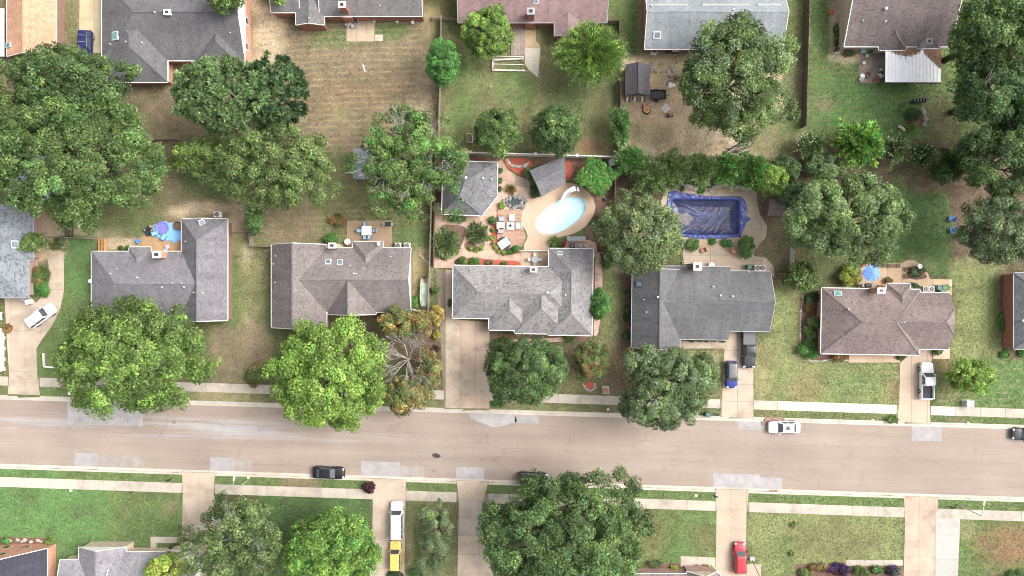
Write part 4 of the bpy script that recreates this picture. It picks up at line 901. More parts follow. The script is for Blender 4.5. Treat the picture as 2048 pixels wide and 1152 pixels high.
h3.chimney(1067, 539, 12, 9, 4.6, MT['cream'], 'cream'); h3.skylight(1120, 507, 9, 8, 'tealglass', 'white')
h3.vents([(951, 573, .16), (994, 576, .12), (1095, 585, .22), (1131, 590, .16), (1116, 598, .12), (1101, 594), (1156, 547), (1135, 512)], 'offwhite')
h4 = House('house', 'charcoal gabled house behind the blue covered rectangular pool', 'house', RF['h4'], BR['brown'], [
  (1264, 540, 1361, 697, 'y', 'g', 'g', .72), (1314, 533, 1458, 679, 'x', 'g', 'g', .40, 0, 'lr'), (1430, 541, 1540, 661, 'x', 'g', 'g', .47, 0, 'lrb')], rot=.8, trim='grey')
h4.chimney(1395, 533, 13, 13, 5.2, BR['brown'], 'white'); h4.skylight(1279, 568, 12, 14, 'skyglass', 'dkmetal')
h4.vents([(1315, 594, .18), (1287, 599), (1292, 624, .1), (1440, 591, .16), (1464, 592, .16), (1496, 544), (1426, 573, .16), (1442, 590), (1465, 593, .12)], 'white')
h5 = House('house', 'brown shingled house with orange brick end wall and blue parasol behind', 'house', RF['h5'], BR['orange'], [
  (1643, 578, 1840, 709, 'x', 'h', 'h', .52), (1772, 584, 1898, 697, 'x', 'g', 'j', .59, 0, 'lrb'), (1772, 567, 1820, 640, 'y', 'h', 'g', .60)], rot=.9, gable=MT['tanwall'])
h5.skylight(1675, 587, 15, 10, 'tealglass', 'teal'); h5.chimney(1763, 581, 13, 9, 5.2, BR['orange'], 'white', (1742, 583, 22, 9))
h5.vents([(1707, 604), (1696, 618, .14), (1825, 629), (1795, 645, .1), (1801, 645, .1), (1807, 645, .1)], 'offwhite')
for o, (x0, y0, x1, y1) in ((h5, (1644, 598, 1650, 706)),):
    a = P(1650, 582, 2.45) - o.o; b = P(1650, 706, 2.45) - o.o; MB().box(((a.x + b.x) / 2 - .12, (a.y + b.y) / 2, 2.3), (.10, abs(a.y - b.y), .5)).build('frieze_board', MT['white'], o.t)
h6 = House('house', 'blue black roofed house with red brick side wall and square windows', 'house', RF['h6'], BR['red'], [(2028, 546, 2260, 698, 'x', 'h', 'g', .5)], ov=.15, trim='grey')
h6.window([(2012, 553), (2012, 586), (2012, 627)], 1.0, 2.1, .95, nrm=(-1, 0, 0)); h6.vents([(2043, 641, .14)])
h7 = House('house', 'slate blue roofed house beside the curving driveway', 'house', RF['h7'], BR['pink'], [(-170, 409, 66, 520, 'x', 'g', 'h', .42), (-170, 450, 57, 595, 'x', 'g', 'h', .42)], trim='grey')
h7.skylight(30, 489, 15, 12)
h7b = House('garden_shed', 'pale metal roofed outbuilding half hidden under the big tree', 'shed', M('pale_metal_roof', (.55, .60, .66), .45, .1, 1, .06, 6, .1), MT['tanwall'], [(18, 302, 118, 399, 'y', 'g', 'g', .25)], trim=None, group=None, gable=MT['white'], he=2.3)
h8 = House('house', 'orange tile coloured roof house at the end of the tan driveway', 'house', RF['h8'], BR['brown'], [(14, -90, 112, 113, 'y', 'g', 'g', .52)], trim='offwhite')
h8.window([(118, 20), (118, 70)], 1.0, 2.1, 1.3, 'grey', nrm=(1, 0, 0)); h8.skylight(17, 91, 9, 18, 'tealglass', 'teal')
p8 = thing('patio_cover', 'white metal patio cover beside the orange tile coloured roof', 'patio cover')
for k in range(4): c0 = P(-30 + k * 11, 65, 2.5); MB().box((c0.x, c0.y, 2.5), (11 / PPM * .96, 7.2, .08)).build('panel', MT['white'], p8)
for px, py in ((6, 20), (6, 110)): c0 = P(px, py, 0); MB().box((c0.x - .4, c0.y, 1.23), (.1, .1, 2.46)).build('post', MT['white'], p8)
h9 = House('house', 'large dark grey hip roofed house with teal skylight above the navy car', 'house', RF['h9'], BR['orange'], [
  (204, -45, 490, 121, 'x', 'h', 'g', .46), (214, 20, 335, 164, 'y', 'h', 'h', .50), (392, 30, 489, 140, 'y', 'h', 'h', .46)], gable=MT['white'])
h9.skylight(231, 72, 17, 16, 'tealglass', 'teal'); h9.chimney(334, 24, 12, 9, 5.9, MT['offwhite'], 'white')
h9.vents([(222, 89), (253, 84), (285, 86, .12), (311, 26, .12), (461, 66)], 'white'); h9.window([(501, 50), (501, 100)], 1.0, 2.2, 1.1, nrm=(1, 0, 0))
h10 = House('house', 'red brick house with smoke grey roof and tall brick chimney', 'house', RF['h10'], BR['red'], [
  (640, -130, 845, 32, 'x', 'g', 'g', .45), (592, -60, 648, 50, 'y', 'g', 'g', .4), (542, -70, 600, 25, 'x', 'g', 'g', .4)], ov=.2, trim='offwhite')
h10.chimney(684, 9, 12, 10, 5.6, BR['red'], 'cream', (702, 44, 18, 10)); h10.vents([(619, 37), (760, 12)])
h11 = House('house', 'mauve brown gabled house with red brick chimney and grey deck', 'house', RF['h11'], BR['red'], [(916, -120, 1214, 45, 'x', 'g', 'g', .42), (1109, 10, 1162, 72, 'y', 'g', 'g', .30)], trim='grey')
h11.chimney(1062, 22, 13, 11, 5.4, BR['red'], 'grey', (1060, 54, 19, 12)); h11.skylight(1072, 2, 9, 9, 'skyglass', 'white')
h12 = House('house', 'silver grey gabled house facing the dirt yard', 'house', RF['h12'], BR['brown'], [(1289, -30, 1566, 98, 'x', 'g', 'g', .46)], trim='offwhite')
h12.skylight(1314, 70, 14, 13, 'skyglass', 'white'); h12.vents([(1304, 12, .2), (1467, 20, .16), (1464, 29, .16), (1462, 36), (1290, 70)])
for x0, x1 in ((1308, 1376), (1404, 1500), (1514, 1562)):
    a, n = h12.on(x0, 10); b, n = h12.on(x1, 10); MB().bar(a + Vector((0, 0, .07)), b + Vector((0, 0, .07)), .3, .14).build('ridge_vent', MT['grey'], h12.roof)
h13 = House('house', 'umber roofed house with white patio cover and green back lawn', 'house', RF['h13'], MT['tanwall'], [
  (1688, -80, 1900, 93, 'x', 'g', 'g', .48), (1758, 30, 1812, 100, 'y', 'g', 'h', .5), (1835, 40, 1880, 97, 'y', 'g', 'h', .35)], gable=MT['tanwall'])
h13.vents([(1771, 18, .24), (1725, 42), (1770, 43), (1769, 45)]); h13.chimney(1859, 82, 9, 9, 4.9, MT['grey'], 'grey')
b1 = House('house', 'orange brick gabled house front with navy roof and three small windows', 'house', RF['navy'], BR['orange'], [(-18, 1097, 94, 1330, 'y', 'g', 'g', 1.12)], he=2.2, ov=.08, trim='offwhite', gable=BR['orange'])
b1.window([(28, 1087.3), (66, 1087.3)], 1.0, 2.2, 1.1, 'tanwall', nrm=(0, 1, 0)); b1.window([(46, 1087.3)], 3.9, 4.9, .9, 'tanwall', nrm=(0, 1, 0))
b2 = House('house', 'dove grey roofed house with tan brick front and white gables', 'house', RF['dove'], BR['tan'], [
  (158, 1094, 252, 1250, 'y', 'g', 'g', .52), (225, 1104, 400, 1270, 'x', 'g', 'g', .50), (334, 1100, 384, 1220, 'y', 'g', 'g', .55), (120, 1120, 180, 1250, 'x', 'g', 'g', .3)], ov=.3, trim='offwhite', gable=MT['white'])
b2.window([(206, 1089), (222, 1089)], 1.0, 2.2, .9, 'grey', nrm=(0, 1, 0))
for x in (285, 315): q = P(x, 1096) - b2.o; MB().box((q.x, q.y, 1.25), (.22, .22, 2.5)).build('porch_post', MT['tanwall'], b2.t)
b3 = House('house', 'pink brick house front with white framed windows beside the red car', 'house', RF['h5'], BR['pink'], [
  (1268, 1148, 1440, 1300, 'x', 'g', 'g', .5), (1374, 1143, 1436, 1260, 'y', 'g', 'g', .85)], he=2.7, ov=.15, trim='white', gable=BR['tan'])
b3.window([(1294, 1137.5), (1334, 1137.5)], .7, 2.1, .95, nrm=(0, 1, 0)); b3.window([(1402, 1133.3)], 1.0, 3.0, .9, nrm=(0, 1, 0))
b4 = House('house', 'red brick bungalow front behind the purple flowering shrubs', 'house', RF['h5'], BR['red'], [(1640, 1168, 1806, 1330, 'x', 'g', 'g', .4)], he=2.6, ov=.3, trim='white')
# pool house with a cut corner
def pool_house():
    t = thing('pool_house', 'small grey hip roofed pool house with a cut corner and white gutters', 'pool house', P(940, 376)); o = P(940, 376); o.z = 0; he = 2.6
    E = [(886, 321), (995, 325), (994, 392), (966, 431), (884, 428)]; E = [(886, 321), (995, 325), (994, 393), (964, 431), (884, 428)]
    ev = [P(x, y, he) - o for x, y in E]; ev = [Vector((p.x, p.y, he)) for p in ev]
    a1, a2 = P(930, 364, 4.9) - o, P(919, 392, 4.9) - o; a1.z = a2.z = 4.9
    v = ev + [a1, a2]; dn = [p + Vector((0, 0, -.16)) for p in ev]; v += dn
    f = [(0, 5, 1), (1, 5, 2), (5, 6, 3, 2), (3, 6, 4), (4, 6, 5, 0)] + [(i, (i + 1) % 5, 7 + (i + 1) % 5, 7 + i) for i in range(5)] + [(11, 10, 9, 8, 7)]
    f = [(0, 5, 1), (1, 5, 2), (2, 5, 6), (2, 6, 3), (3, 6, 4), (4, 6, 5, 0)] + f[5:]
    f = [x[::-1] for x in f]
    rf = MB().add(v, f).build('roof', RF['h3b'], t, uv=True); c = MB()
    for a, b in ((ev[0], a1), (ev[1], a1), (ev[4], a2), (a1, a2), (ev[3], a2)): c.bar(a + Vector((0, 0, .02)), b + Vector((0, 0, .02)), .2, .03)
    c.build('ridge_cap', RF['h3b'], rf, uv=True)
    for i in range(5):
        a, b = ev[i], ev[(i + 1) % 5]; n = ((a + b) / 2); n.z = 0; n.normalize(); k = n * .05 + Vector((0, 0, -.07)); MB().bar(a + k, b + k, .1, .12).build('gutter', MT['white'], rf)
    MB().prism([(p.x * .93, p.y * .93) for p in ev], -.05, he - .1).build('wall', BR['pink'], t, uv=True)
    for px, py, r, h in ((932, 355, .2, 4.6), (966, 356, .12, 4.1), (983, 358, .1, 3.6)):
        p = P(px, py, h) - o; MB().cyl((p.x, p.y, h - .9), r, 1.0, 10).build('vent_pipe', MT['white'], rf)
pool_house()
def small_shed(name, label, cat, quad, he, rise, roof, wallmat, ridge='long', posts=False, ax=0):
    """quad: plan corners at eave height TL,TR,BR,BL; ridge runs along the TL-TR direction (ax 0) or TL-BL (ax 1)"""
    c = P(sum(p[0] for p in quad) / 4, sum(p[1] for p in quad) / 4); t = thing(name, label, cat, c)
    q = [P(*p, he) - c for p in quad]; q = [Vector((p.x, p.y, he)) for p in q]
    if ax: q = [q[3], q[0], q[1], q[2]]
    TL, TR, BR_, BL = q; up = Vector((0, 0, rise)); r0, r1 = (TL + BL) / 2 + up, (TR + BR_) / 2 + up; dn = Vector((0, 0, -.12))
    v = [TL, TR, BR_, BL, r0, r1] + [p + dn for p in (TL, TR, BR_, BL)]
    f = [(0, 4, 5, 1), (2, 5, 4, 3), (0, 3, 4), (1, 5, 2), (0, 1, 7, 6), (1, 2, 8, 7), (2, 3, 9, 8), (3, 0, 6, 9), (6, 7, 8, 9)]
    rf = MB().add(v, f).build('roof', roof, t, uv=True)
    bm = bmesh.new(); bm.from_mesh(rf.data); bmesh.ops.recalc_face_normals(bm, faces=bm.faces); bm.to_mesh(rf.data); bm.free()
    MB().bar(r0 + Vector((0, 0, .02)), r1 + Vector((0, 0, .02)), .25, .05).build('ridge_cap', roof, rf, uv=True)
    if posts:
        for p in q: MB().box((p.x * .86, p.y * .86, he / 2), (.16, .16, he)).build('post', wallmat, t)
    else: MB().prism([(p.x * .92, p.y * .92) for p in q], 0, he - .05).build('wall', wallmat, t)
    return t
small_shed('pavilion', 'open grey shingled pavilion on posts beside the pool', 'pavilion', [(1059, 341), (1129, 312), (1131, 366), (1083, 393)], 2.5, 1.0, RF['pav'], MT['wood'], posts=True)
small_shed('garden_shed', 'dark grey gabled shed in the bare dirt yard', 'shed', [(1250, 129), (1300, 129), (1299, 191), (1250, 191)], 2.3, 1.3, RF['shed'], MT['wood'], ax=1)
small_shed('garden_shed', 'bluish grey shed under the tree with dead branches', 'shed', [(708, 297), (742, 297), (740, 358), (706, 358)], 2.2, .8, RF['h12'], MT['wood'], ax=0)
small_shed('garden_shed', 'brown low shed beside the fence among shrubs', 'shed', [(1538, 398), (1572, 398), (1570, 432), (1534, 432)], 2.1, .6, RF['h13'], MT['brownwood'], ax=0)
def white_cover():
    t = thing('patio_cover', 'white ribbed metal patio cover strewn with brown leaves', 'patio cover', P(1826, 132)); o = P(1826, 132); o.z = 0; z = 2.5
    n = 16
    for k in range(n):
        a, b = 1771 + 111 * k / n, 1771 + 111 * (k + 1) / n; q = [P(a + .04, 98, z) - o, P(b - .04, 98, z) - o, P(b - .4, 164.5, z) - o, P(a - .32, 164.5, z) - o]
        m = MB().prism([p[:2] for p in q], z - .05, z); m.bar((q[0].x, q[0].y, z + .02), (q[3].x, q[3].y, z + .02), .05, .06); m.build('panel', MT['sheetwhite'], t)
    a, b = P(1770, 165, z) - o, P(1883, 166, z) - o; MB().bar((a.x, a.y, z - .08), (b.x, b.y, z - .08), .12, .18).build('beam', M('navy_beam', (.03, .035, .07), .6, .1, 2, .1, 9, 0), t)
    for x in (1772, 1826, 1881): p = P(x, 160, z) - o; MB().box((p.x, p.y, z / 2 - .05), (.12, .12, z - .1)).build('post', MT['dkmetal'], t)
    b = MB(); rg = random.Random(4)
    for k in range(3400):
        if rg.random() < .5: x = rg.uniform(1782, 1840); y = 97 + abs(rg.gauss(0, 1)) * 7 * (1 - abs(x - 1812) / 45 if abs(x - 1812) < 45 else 0)
        else: x = 1848 + 33 * rg.random() ** .6; y = 97 + rg.random() * (8 + (x - 1848) * .95)
        if y > 150: continue
        p = P(x, y, z) - o; s = rg.uniform(.07, .2); a = rg.random() * 6; d = (math.cos(a) * s, math.sin(a) * s); hz = z + .03 + rg.random() * .05
        b.add([(p.x + d[0], p.y + d[1], hz), (p.x - d[1] * .6, p.y + d[0] * .6, hz + .02), (p.x - d[0], p.y - d[1], hz), (p.x + d[1] * .6, p.y - d[0] * .6, hz)], [(0, 1, 2, 3)])
    stuff(b.build('leaf_drift', MT['leaves'], t))
white_cover()
# side walls glimpsed under the cover
w = MB(); a, b = P(1772, 98, 0), P(1772, 160, 0)
# ------------------------------------------------------------------ fences
def fence(label, pts, h=1.8, mat='wood', board=.14, gap=.02, post=2.4, name='fence', postmat=None, rails=2, th=.03, pw=.1, caps=False, cat='fence'):
    t = thing(name, label, cat, P(*pts[0])); o = P(*pts[0]); B = MB(); Rl = MB(); pm = MT[postmat or mat]
    for i in range(len(pts) - 1):
        a, b = P(*pts[i]) - o, P(*pts[i + 1]) - o; d = b - a; L = d.length; d.normalize(); rz = math.atan2(d.y, d.x); n = max(1, round(L / post)); nr = Vector((-d.y, d.x, 0))
        for k in range(n + (i == len(pts) - 2)):
            p = a + d * (L * k / n); pc = MB().box((p.x, p.y, h / 2), (pw, pw, h + .1), rz)
            q = pc.build('post', pm, t)
            if caps: MB().box((p.x, p.y, h + .08), (pw + .12, pw + .12, .1), rz).build('post_cap', pm, q)
        for z in ([.35, h - .3] if rails == 2 else [h * (k + .6) / rails for k in range(rails)]):
            Rl.bar(a + Vector((0, 0, z)) + nr * .04, b + Vector((0, 0, z)) + nr * .04, .05, .09)
        if board:
            m = int(L / (board + gap))
            for k in range(m):
                p = a + d * ((k + .5) * L / m); B.box((p.x - nr.x * .03, p.y - nr.y * .03, h / 2 + rnd.uniform(-.02, .02)), (board, th, h), rz)
    Rl.build('rail', pm, t)
    if board: stuff(B.build('boards', MT[mat], t))
    return t
fence('weathered plank fence along the edge of the dry mown lawn', [(884, 38), (880, 230), (878, 318)], 1.7, 'wood')
fence('short rail fence joining the red brick house and its neighbour', [(862, 41), (916, 43)], 1.4, 'wood', .12, .14)
fence('tall grey plank fence between the boat and the tan driveway', [(866, 318), (864, 440), (861, 540), (858, 621)], 1.9, 'wood')
fence('low brown fence lining the brick garden by the pool house', [(872, 318), (870, 440), (868, 532)], 1.2, 'brownwood')
fence('pale gate fence at the stern of the green boat', [(822, 617), (836, 621), (858, 622)], 1.5, 'offwhite', .12, .05)
fence('white topped garden fence with square piers behind the pool house', [(894, 307), (942, 308.5), (1070, 312), (1152, 315), (1226, 317)], 1.8, 'offwhite', .2, .0, 5.2, pw=.3, caps=True, th=.16)
fence('brown plank fence between the pool garden and the crepe myrtle hedge', [(1229, 320), (1226, 420), (1221, 500)], 1.8, 'brownwood')
fence('long dark stained fence dividing the dirt yard from the green lawn', [(1611, -60), (1607, 100), (1603, 256)], 2.0, 'darkwood', th=.05)
fence('dark fence behind the grey shed and leaning pickets', [(1236, 48), (1237, 150), (1238, 240), (1234, 318)], 1.7, 'darkwood')
fence('short brown fence off the corner of the mauve brown house', [(1206, 48), (1235, 48)], 1.6, 'darkwood')
fence('black metal dog run fence under the big tree', [(140, 424), (140, 475)], 1.5, 'dkmetal', .03, .12, name='metal_fence'); fence('second black metal fence panel beside the dog run', [(148, 424), (147, 474)], 1.5, 'dkmetal', .03, .12, name='metal_fence')
fence('cream topped fence joining the dog run to the orange timber steps', [(100, 474), (140, 476), (198, 479)], 1.5, 'wood', .14)
fence('short plank fence from the mauve grey house to the big lawn', [(456, 466), (505, 465), (507, 492)], 1.6, 'wood'); fence('plank fence meeting the corner of the brown grey house', [(508, 493), (544, 494)], 1.6, 'wood')
fence('white topped fence section beside the pale flowering shrub', [(1581, 470), (1579, 545)], 1.6, 'offwhite', .14, .02); fence('plank fence running from the charcoal house to the shrub', [(1549, 548), (1578, 546)], 1.5, 'wood')
fence('little picket gate on the brick side path', [(1190, 506), (1216, 506)], 1.3, 'wood', .09, .08, 1.0, name='picket_gate', cat='gate')
fence('white rail enclosing the small yellow patio', [(1043, 502), (1096, 502)], 1.0, 'white', .03, .12, 1.5, name='patio_railing', cat='railing')
fence('thin wood fence behind the bushes along the large tree', [(300, 282), (345, 281), (390, 284)], 1.5, 'wood')
# ------------------------------------------------------------------ vehicles
def paint(name, c, metal=.2): return M(name, c, .38, .04, 2, .02, 20, 0, metal=metal * .5, coat=.22, spec=.4)
KIND = dict(  # cabin: base rear, base front, roof rear, roof front (fraction of length), height
 sedan=(-.40, .22, -.235, .06, 1.45, .92), suv=(-.485, .235, -.43, .10, 1.74, 1.02), van=(-.49, .275, -.455, .175, 1.9, 1.08), hatch=(-.48, .245, -.40, .08, 1.56, .95), pickup=(-.125, .225, -.105, .10, 1.82, 1.08))
def car(name, label, px, py, ang, L, Wd, kind, col, roofmat=None, rack=False, sunroof=False, bed=None, glass='carglass'):
    c = P(px, py, .7); t = thing(name, label, 'pickup truck' if kind == 'pickup' else 'car', (c.x, c.y, .04 if abs(c.y + 23) > 7 else -.11), R(ang), 'vehicles parked on drives and along the kerb')
    pm = col; b0, b1, r0, r1, Hh, belt = KIND[kind]; w = Wd / 2
    hood = belt - .06
    st = [(-.5, .70, belt * .74, .42), (-.492, .84, belt * .90, .34), (-.465, .94, belt * .985, .26), (-.40, .99, belt, .2), (-.2, 1, belt, .18), (.1, 1, belt, .18), (.25, 1, hood + .02, .18), (.36, .985, hood - .05, .2), (.43, .94, hood - .11, .22), (.472, .84, hood - .19, .28), (.492, .70, hood - .28, .36), (.5, .52, hood - .36, .42)]
    if kind == 'pickup': st = [(-.13, .99, belt, .3), (-.12, 1, belt, .25)] + [s for s in st if s[0] > 0]
    def ring(s):
        x, wf, zt, zb = s; x *= L; k = w * wf; h = zt - zb
        yz = [(k * .80, zb), (k * .96, zb + .12 * h), (k, zb + .45 * h), (k * .985, zb + .75 * h), (k * .93, zb + .92 * h), (k * .80, zt - .01), (k * .4, zt + .025), (0, zt + .03)]
        return [(x, y, z) for y, z in yz] + [(x, -y, z) for y, z in yz[-2::-1]]
    V = []; n = 15
    for s in st: V += ring(s)
    m = len(st); F = [(i * n + k, (i + 1) * n + k, (i + 1) * n + (k + 1) % n, i * n + (k + 1) % n) for i in range(m - 1) for k in range(n)] + [tuple(range(n)), tuple(range((m - 1) * n, m * n))]
    body = MB().add(V, F).build('body', pm, t, smooth=True)
    bm = bmesh.new(); bm.from_mesh(body.data); bmesh.ops.recalc_face_normals(bm, faces=bm.faces); bm.to_mesh(body.data); bm.free()
    # cabin
    wb, wr = w * .93, w * (.70 if kind in ('sedan', 'hatch') else .77); zb = belt - .02
    xs = [(b0 * L, b1 * L, wb, zb), (b0 * L * .985 + r0 * L * .015, b1 * L * .97 + r1 * L * .03, wb * .985, zb + .06)]
    f = .9; xs.append((b0 * L + (r0 - b0) * L * f, b1 * L + (r1 - b1) * L * f, wb + (wr - wb) * f, zb + (Hh - zb) * .93)); xs.append((r0 * L + .03, r1 * L - .08, wr * .93, Hh - .015)); xs.append((r0 * L + .2, r1 * L - .3, wr * .6, Hh + .02))
    V = []
    def rr(xa, xb, y, z, cr):                              # rounded plan rectangle
        o = []
        for sx, sy, a0 in ((1, 1, 0), (-1, 1, 90), (-1, -1, 180), (1, -1, 270)):
            cx = (xb - cr) if sx > 0 else (xa + cr); cy = sy * (y - cr)
            for k in range(4): a = R(a0 + 30 * k); o.append((cx + cr * math.cos(a), cy + cr * math.sin(a), z))
        return o
    for xa, xb, y, z in xs: V += rr(xa, xb, y, z, .16)
    n = 16; F = [(i * n + k, i * n + (k + 1) % n, (i + 1) * n + (k + 1) % n, (i + 1) * n + k) for i in range(4) for k in range(n)] + [tuple(range(4 * n, 5 * n))]
    cab = MB().add(V, F).build('cabin', roofmat or pm, t, smooth=True)
    # glazing
    def pane(a, b, c_, d, off, nm='window'):
        a, b, c_, d = map(Vector, (a, b, c_, d)); nn = (b - a).cross(d - a).normalized() * off; q = [p + nn for p in (a, b, c_, d)]; u = [p - nn * .8 for p in (a, b, c_, d)]
        MB().add(q + u, [(0, 1, 2, 3), (7, 6, 5, 4), (0, 4, 5, 1), (1, 5, 6, 2), (2, 6, 7, 3), (3, 7, 4, 0)]).build(nm, MT[glass], cab)
    lo, hi = .08, .86; x_f = lambda q: b1 * L + (r1 - b1) * L * q; x_r = lambda q: b0 * L + (r0 - b0) * L * q; y_ = lambda q: wb + (wr - wb) * q; z_ = lambda q: zb + (Hh - zb) * q
    pane((x_f(lo), -y_(lo) * .86, z_(lo)), (x_f(lo), y_(lo) * .86, z_(lo)), (x_f(hi), y_(hi) * .84, z_(hi)), (x_f(hi), -y_(hi) * .84, z_(hi)), .035, 'windscreen')
    pane((x_r(lo + .1), y_(lo + .1) * .84, z_(lo + .1)), (x_r(lo + .1), -y_(lo + .1) * .84, z_(lo + .1)), (x_r(hi), -y_(hi) * .82, z_(hi)), (x_r(hi), y_(hi) * .82, z_(hi)), .035, 'rear_window')
    ns = {'sedan': 2, 'hatch': 2, 'suv': 3, 'van': 5, 'pickup': 2}[kind]
    for sgn in (1, -1):
        for k in range(ns):
            def xx(q, e): f0 = (k + (.05 if e == 0 else .95)) / ns; xa, xb = x_r(q) + .14, x_f(q) - .16; return xa + (xb - xa) * f0
            a, b_, c2, d = (xx(.14, 0), sgn * y_(.14), z_(.14)), (xx(.14, 1), sgn * y_(.14), z_(.14)), (xx(.84, 1), sgn * y_(.84), z_(.84)), (xx(.84, 0), sgn * y_(.84), z_(.84))
            pane(*((a, b_, c2, d) if sgn < 0 else (b_, a, d, c2)), .03, 'side_window')
        MB().box((x_f(.12) - .2, sgn * (w + .07), belt + .07), (.13, .2, .13)).build('mirror', pm, t)
        MB().box((.455 * L, sgn * w * .68, hood - .17), (.22, w * .36, .09), -sgn * .25).build('headlight', MT['lamp'], t)
        MB().box((-.485 * L, sgn * w * .74, belt * .80), (.10, w * .28, .16), sgn * .3).build('tail_light', MT['tail'], t)
        for xw in (.30, -.295):
            tm = MB(); N = 18; r = .34 if kind != 'pickup' else .39; y0, y1 = sgn * (w - .2), sgn * (w + .015)
            V = []; prof = [(r * .6, y0), (r * .95, y0), (r, y0 + (y1 - y0) * .2), (r, y0 + (y1 - y0) * .8), (r * .93, y1), (r * .62, y1)]
            for q, y in prof: V += [(xw * L + q * math.cos(6.2832 * i / N), y, r + q * math.sin(6.2832 * i / N)) for i in range(N)]
            Fq = [(l_ * N + i, l_ * N + (i + 1) % N, (l_ + 1) * N + (i + 1) % N, (l_ + 1) * N + i) for l_ in range(5) for i in range(N)]
            wh = tm.add(V, Fq).build('wheel', MT['tyre'], t, smooth=True)
            V = [(xw * L + r * .62 * math.cos(6.2832 * i / N), sgn * w, r + r * .62 * math.sin(6.2832 * i / N)) for i in range(N)] + [(xw * L, sgn * (w - .03), r)]
            MB().add(V, [(i, (i + 1) % N, N) for i in range(N)]).build('rim', MT['rim'], wh)
    MB().box((.485 * L, 0, hood - .42), (.08, w * 1.1, .16)).build('grille', MT['black'], t)
    if rack:
        for sgn in (1, -1): MB().tube([(r0 * L + .25, sgn * wr * .82, Hh + .03), (r0 * L + .4, sgn * wr * .82, Hh + .09), (r1 * L - .5, sgn * wr * .82, Hh + .09), (r1 * L - .35, sgn * wr * .82, Hh + .03)], .03).build('roof_rail', MT['dkmetal'], cab)
        for q in (.3, .7): xx_ = (r0 + (r1 - r0) * q) * L; MB().box((xx_, 0, Hh + .09), (.05, wr * 1.62, .03)).build('cross_bar', MT['grey'], cab)
    if sunroof: xx_ = (r1 * .6 + r0 * .4) * L; MB().box((xx_, 0, Hh + .022), (.55, wr * .95, .02)).build('sunroof', MT[glass], cab)
    if kind == 'pickup':
        xr, xf = -.497 * L, -.132 * L; zt = belt + .02; th = .1
        MB().box(((xr + xf) / 2, 0, .62), (xf - xr, w * 1.88, .12)).build('bed_floor', M('bed_liner', (.045, .042, .055), .7, .2, 2, .15, 10, .1), t)
        for sgn in (1, -1): MB().box(((xr + xf) / 2, sgn * (w * .97 - th / 2), (zt + .42) / 2), (xf - xr, th, zt - .42), taper=1).build('bed_side', pm, t)
        MB().box((xr + .04, 0, (zt + .5) / 2), (.08, w * 1.74, zt - .5)).build('tailgate', pm, t)
        MB().box((xf - .03, 0, (zt + .5) / 2), (.05, w * 1.74, zt - .5)).build('bed_front', pm, t)
        MB().box((xr - .06, 0, .55), (.14, w * 1.85, .18)).build('bumper', MT['steel'], t)
        if bed: MB().box(((xr + xf) / 2 - .02, 0, zt + .03), ((xf - xr) * .97, w * 1.84, .05)).build('bed_cover', MT[bed], t)
    return t
WH = paint('white_car_paint', (.82, .82, .82), 0); BK = paint('black_car_paint', (.012, .012, .014)); 
car('sport_utility_car', 'navy blue car on the tan concrete drive beside the dark grey house', 172, 92, -92, 4.7, 1.85, 'suv', paint('navy_car_paint', (.018, .022, .10)), rack=True)
car('sport_utility_car', 'white car parked askew on the curving driveway', 83, 631, 36, 4.75, 1.88, 'suv', WH, rack=True)
car('sedan_car', 'black sedan with pale glass parked along the south kerb', 657, 946, -2, 4.9, 1.84, 'sedan', BK)
car('sport_utility_car', 'black car at the kerb half hidden under the big round tree', 1066, 957, -3, 4.6, 1.84, 'suv', paint('glossy_black_paint', (.01, .01, .012)))
car('passenger_van', 'long white passenger van in front of the yellow car', 794, 1040, 90, 5.8, 2.0, 'van', WH)
car('sport_utility_car', 'yellow compact car parked behind the white van', 791, 1111, 90, 4.5, 1.76, 'suv', paint('yellow_car_paint', (.80, .55, .14), 0))
car('sport_utility_car', 'red car on the tan drive beside the pink brick house', 1480, 1116, 90, 4.85, 1.88, 'hatch', paint('red_car_paint', (.50, .03, .045), .1))
car('pickup_truck', 'dark grey pickup truck with covered bed by the garage', 1497, 699, -90, 5.7, 2.0, 'pickup', paint('charcoal_truck_paint', (.03, .032, .036)), bed='bedcover')
car('hatchback_car', 'small blue car with dark roof parked behind the grey pickup', 1463, 749, -90, 4.2, 1.76, 'hatch', paint('blue_car_paint', (.03, .045, .25), .3), roofmat=paint('smoked_roof', (.13, .13, .135), 0))
car('pickup_truck', 'white pickup truck with open dark bed on the cream driveway', 1853, 761, 90, 5.6, 2.0, 'pickup', WH)
car('sedan_car', 'white sedan with sunroof parked at the north kerb by the storm drain', 1569, 855, 180, 4.85, 1.86, 'sedan', paint('pearl_white_paint', (.78, .79, .82), 0), sunroof=True)
car('sedan_car', 'dark grey car parked farther along the north kerb near the green utility box', 2056, 869, 178, 4.7, 1.84, 'sedan', paint('graphite_car_paint', (.045, .045, .05)), sunroof=True)
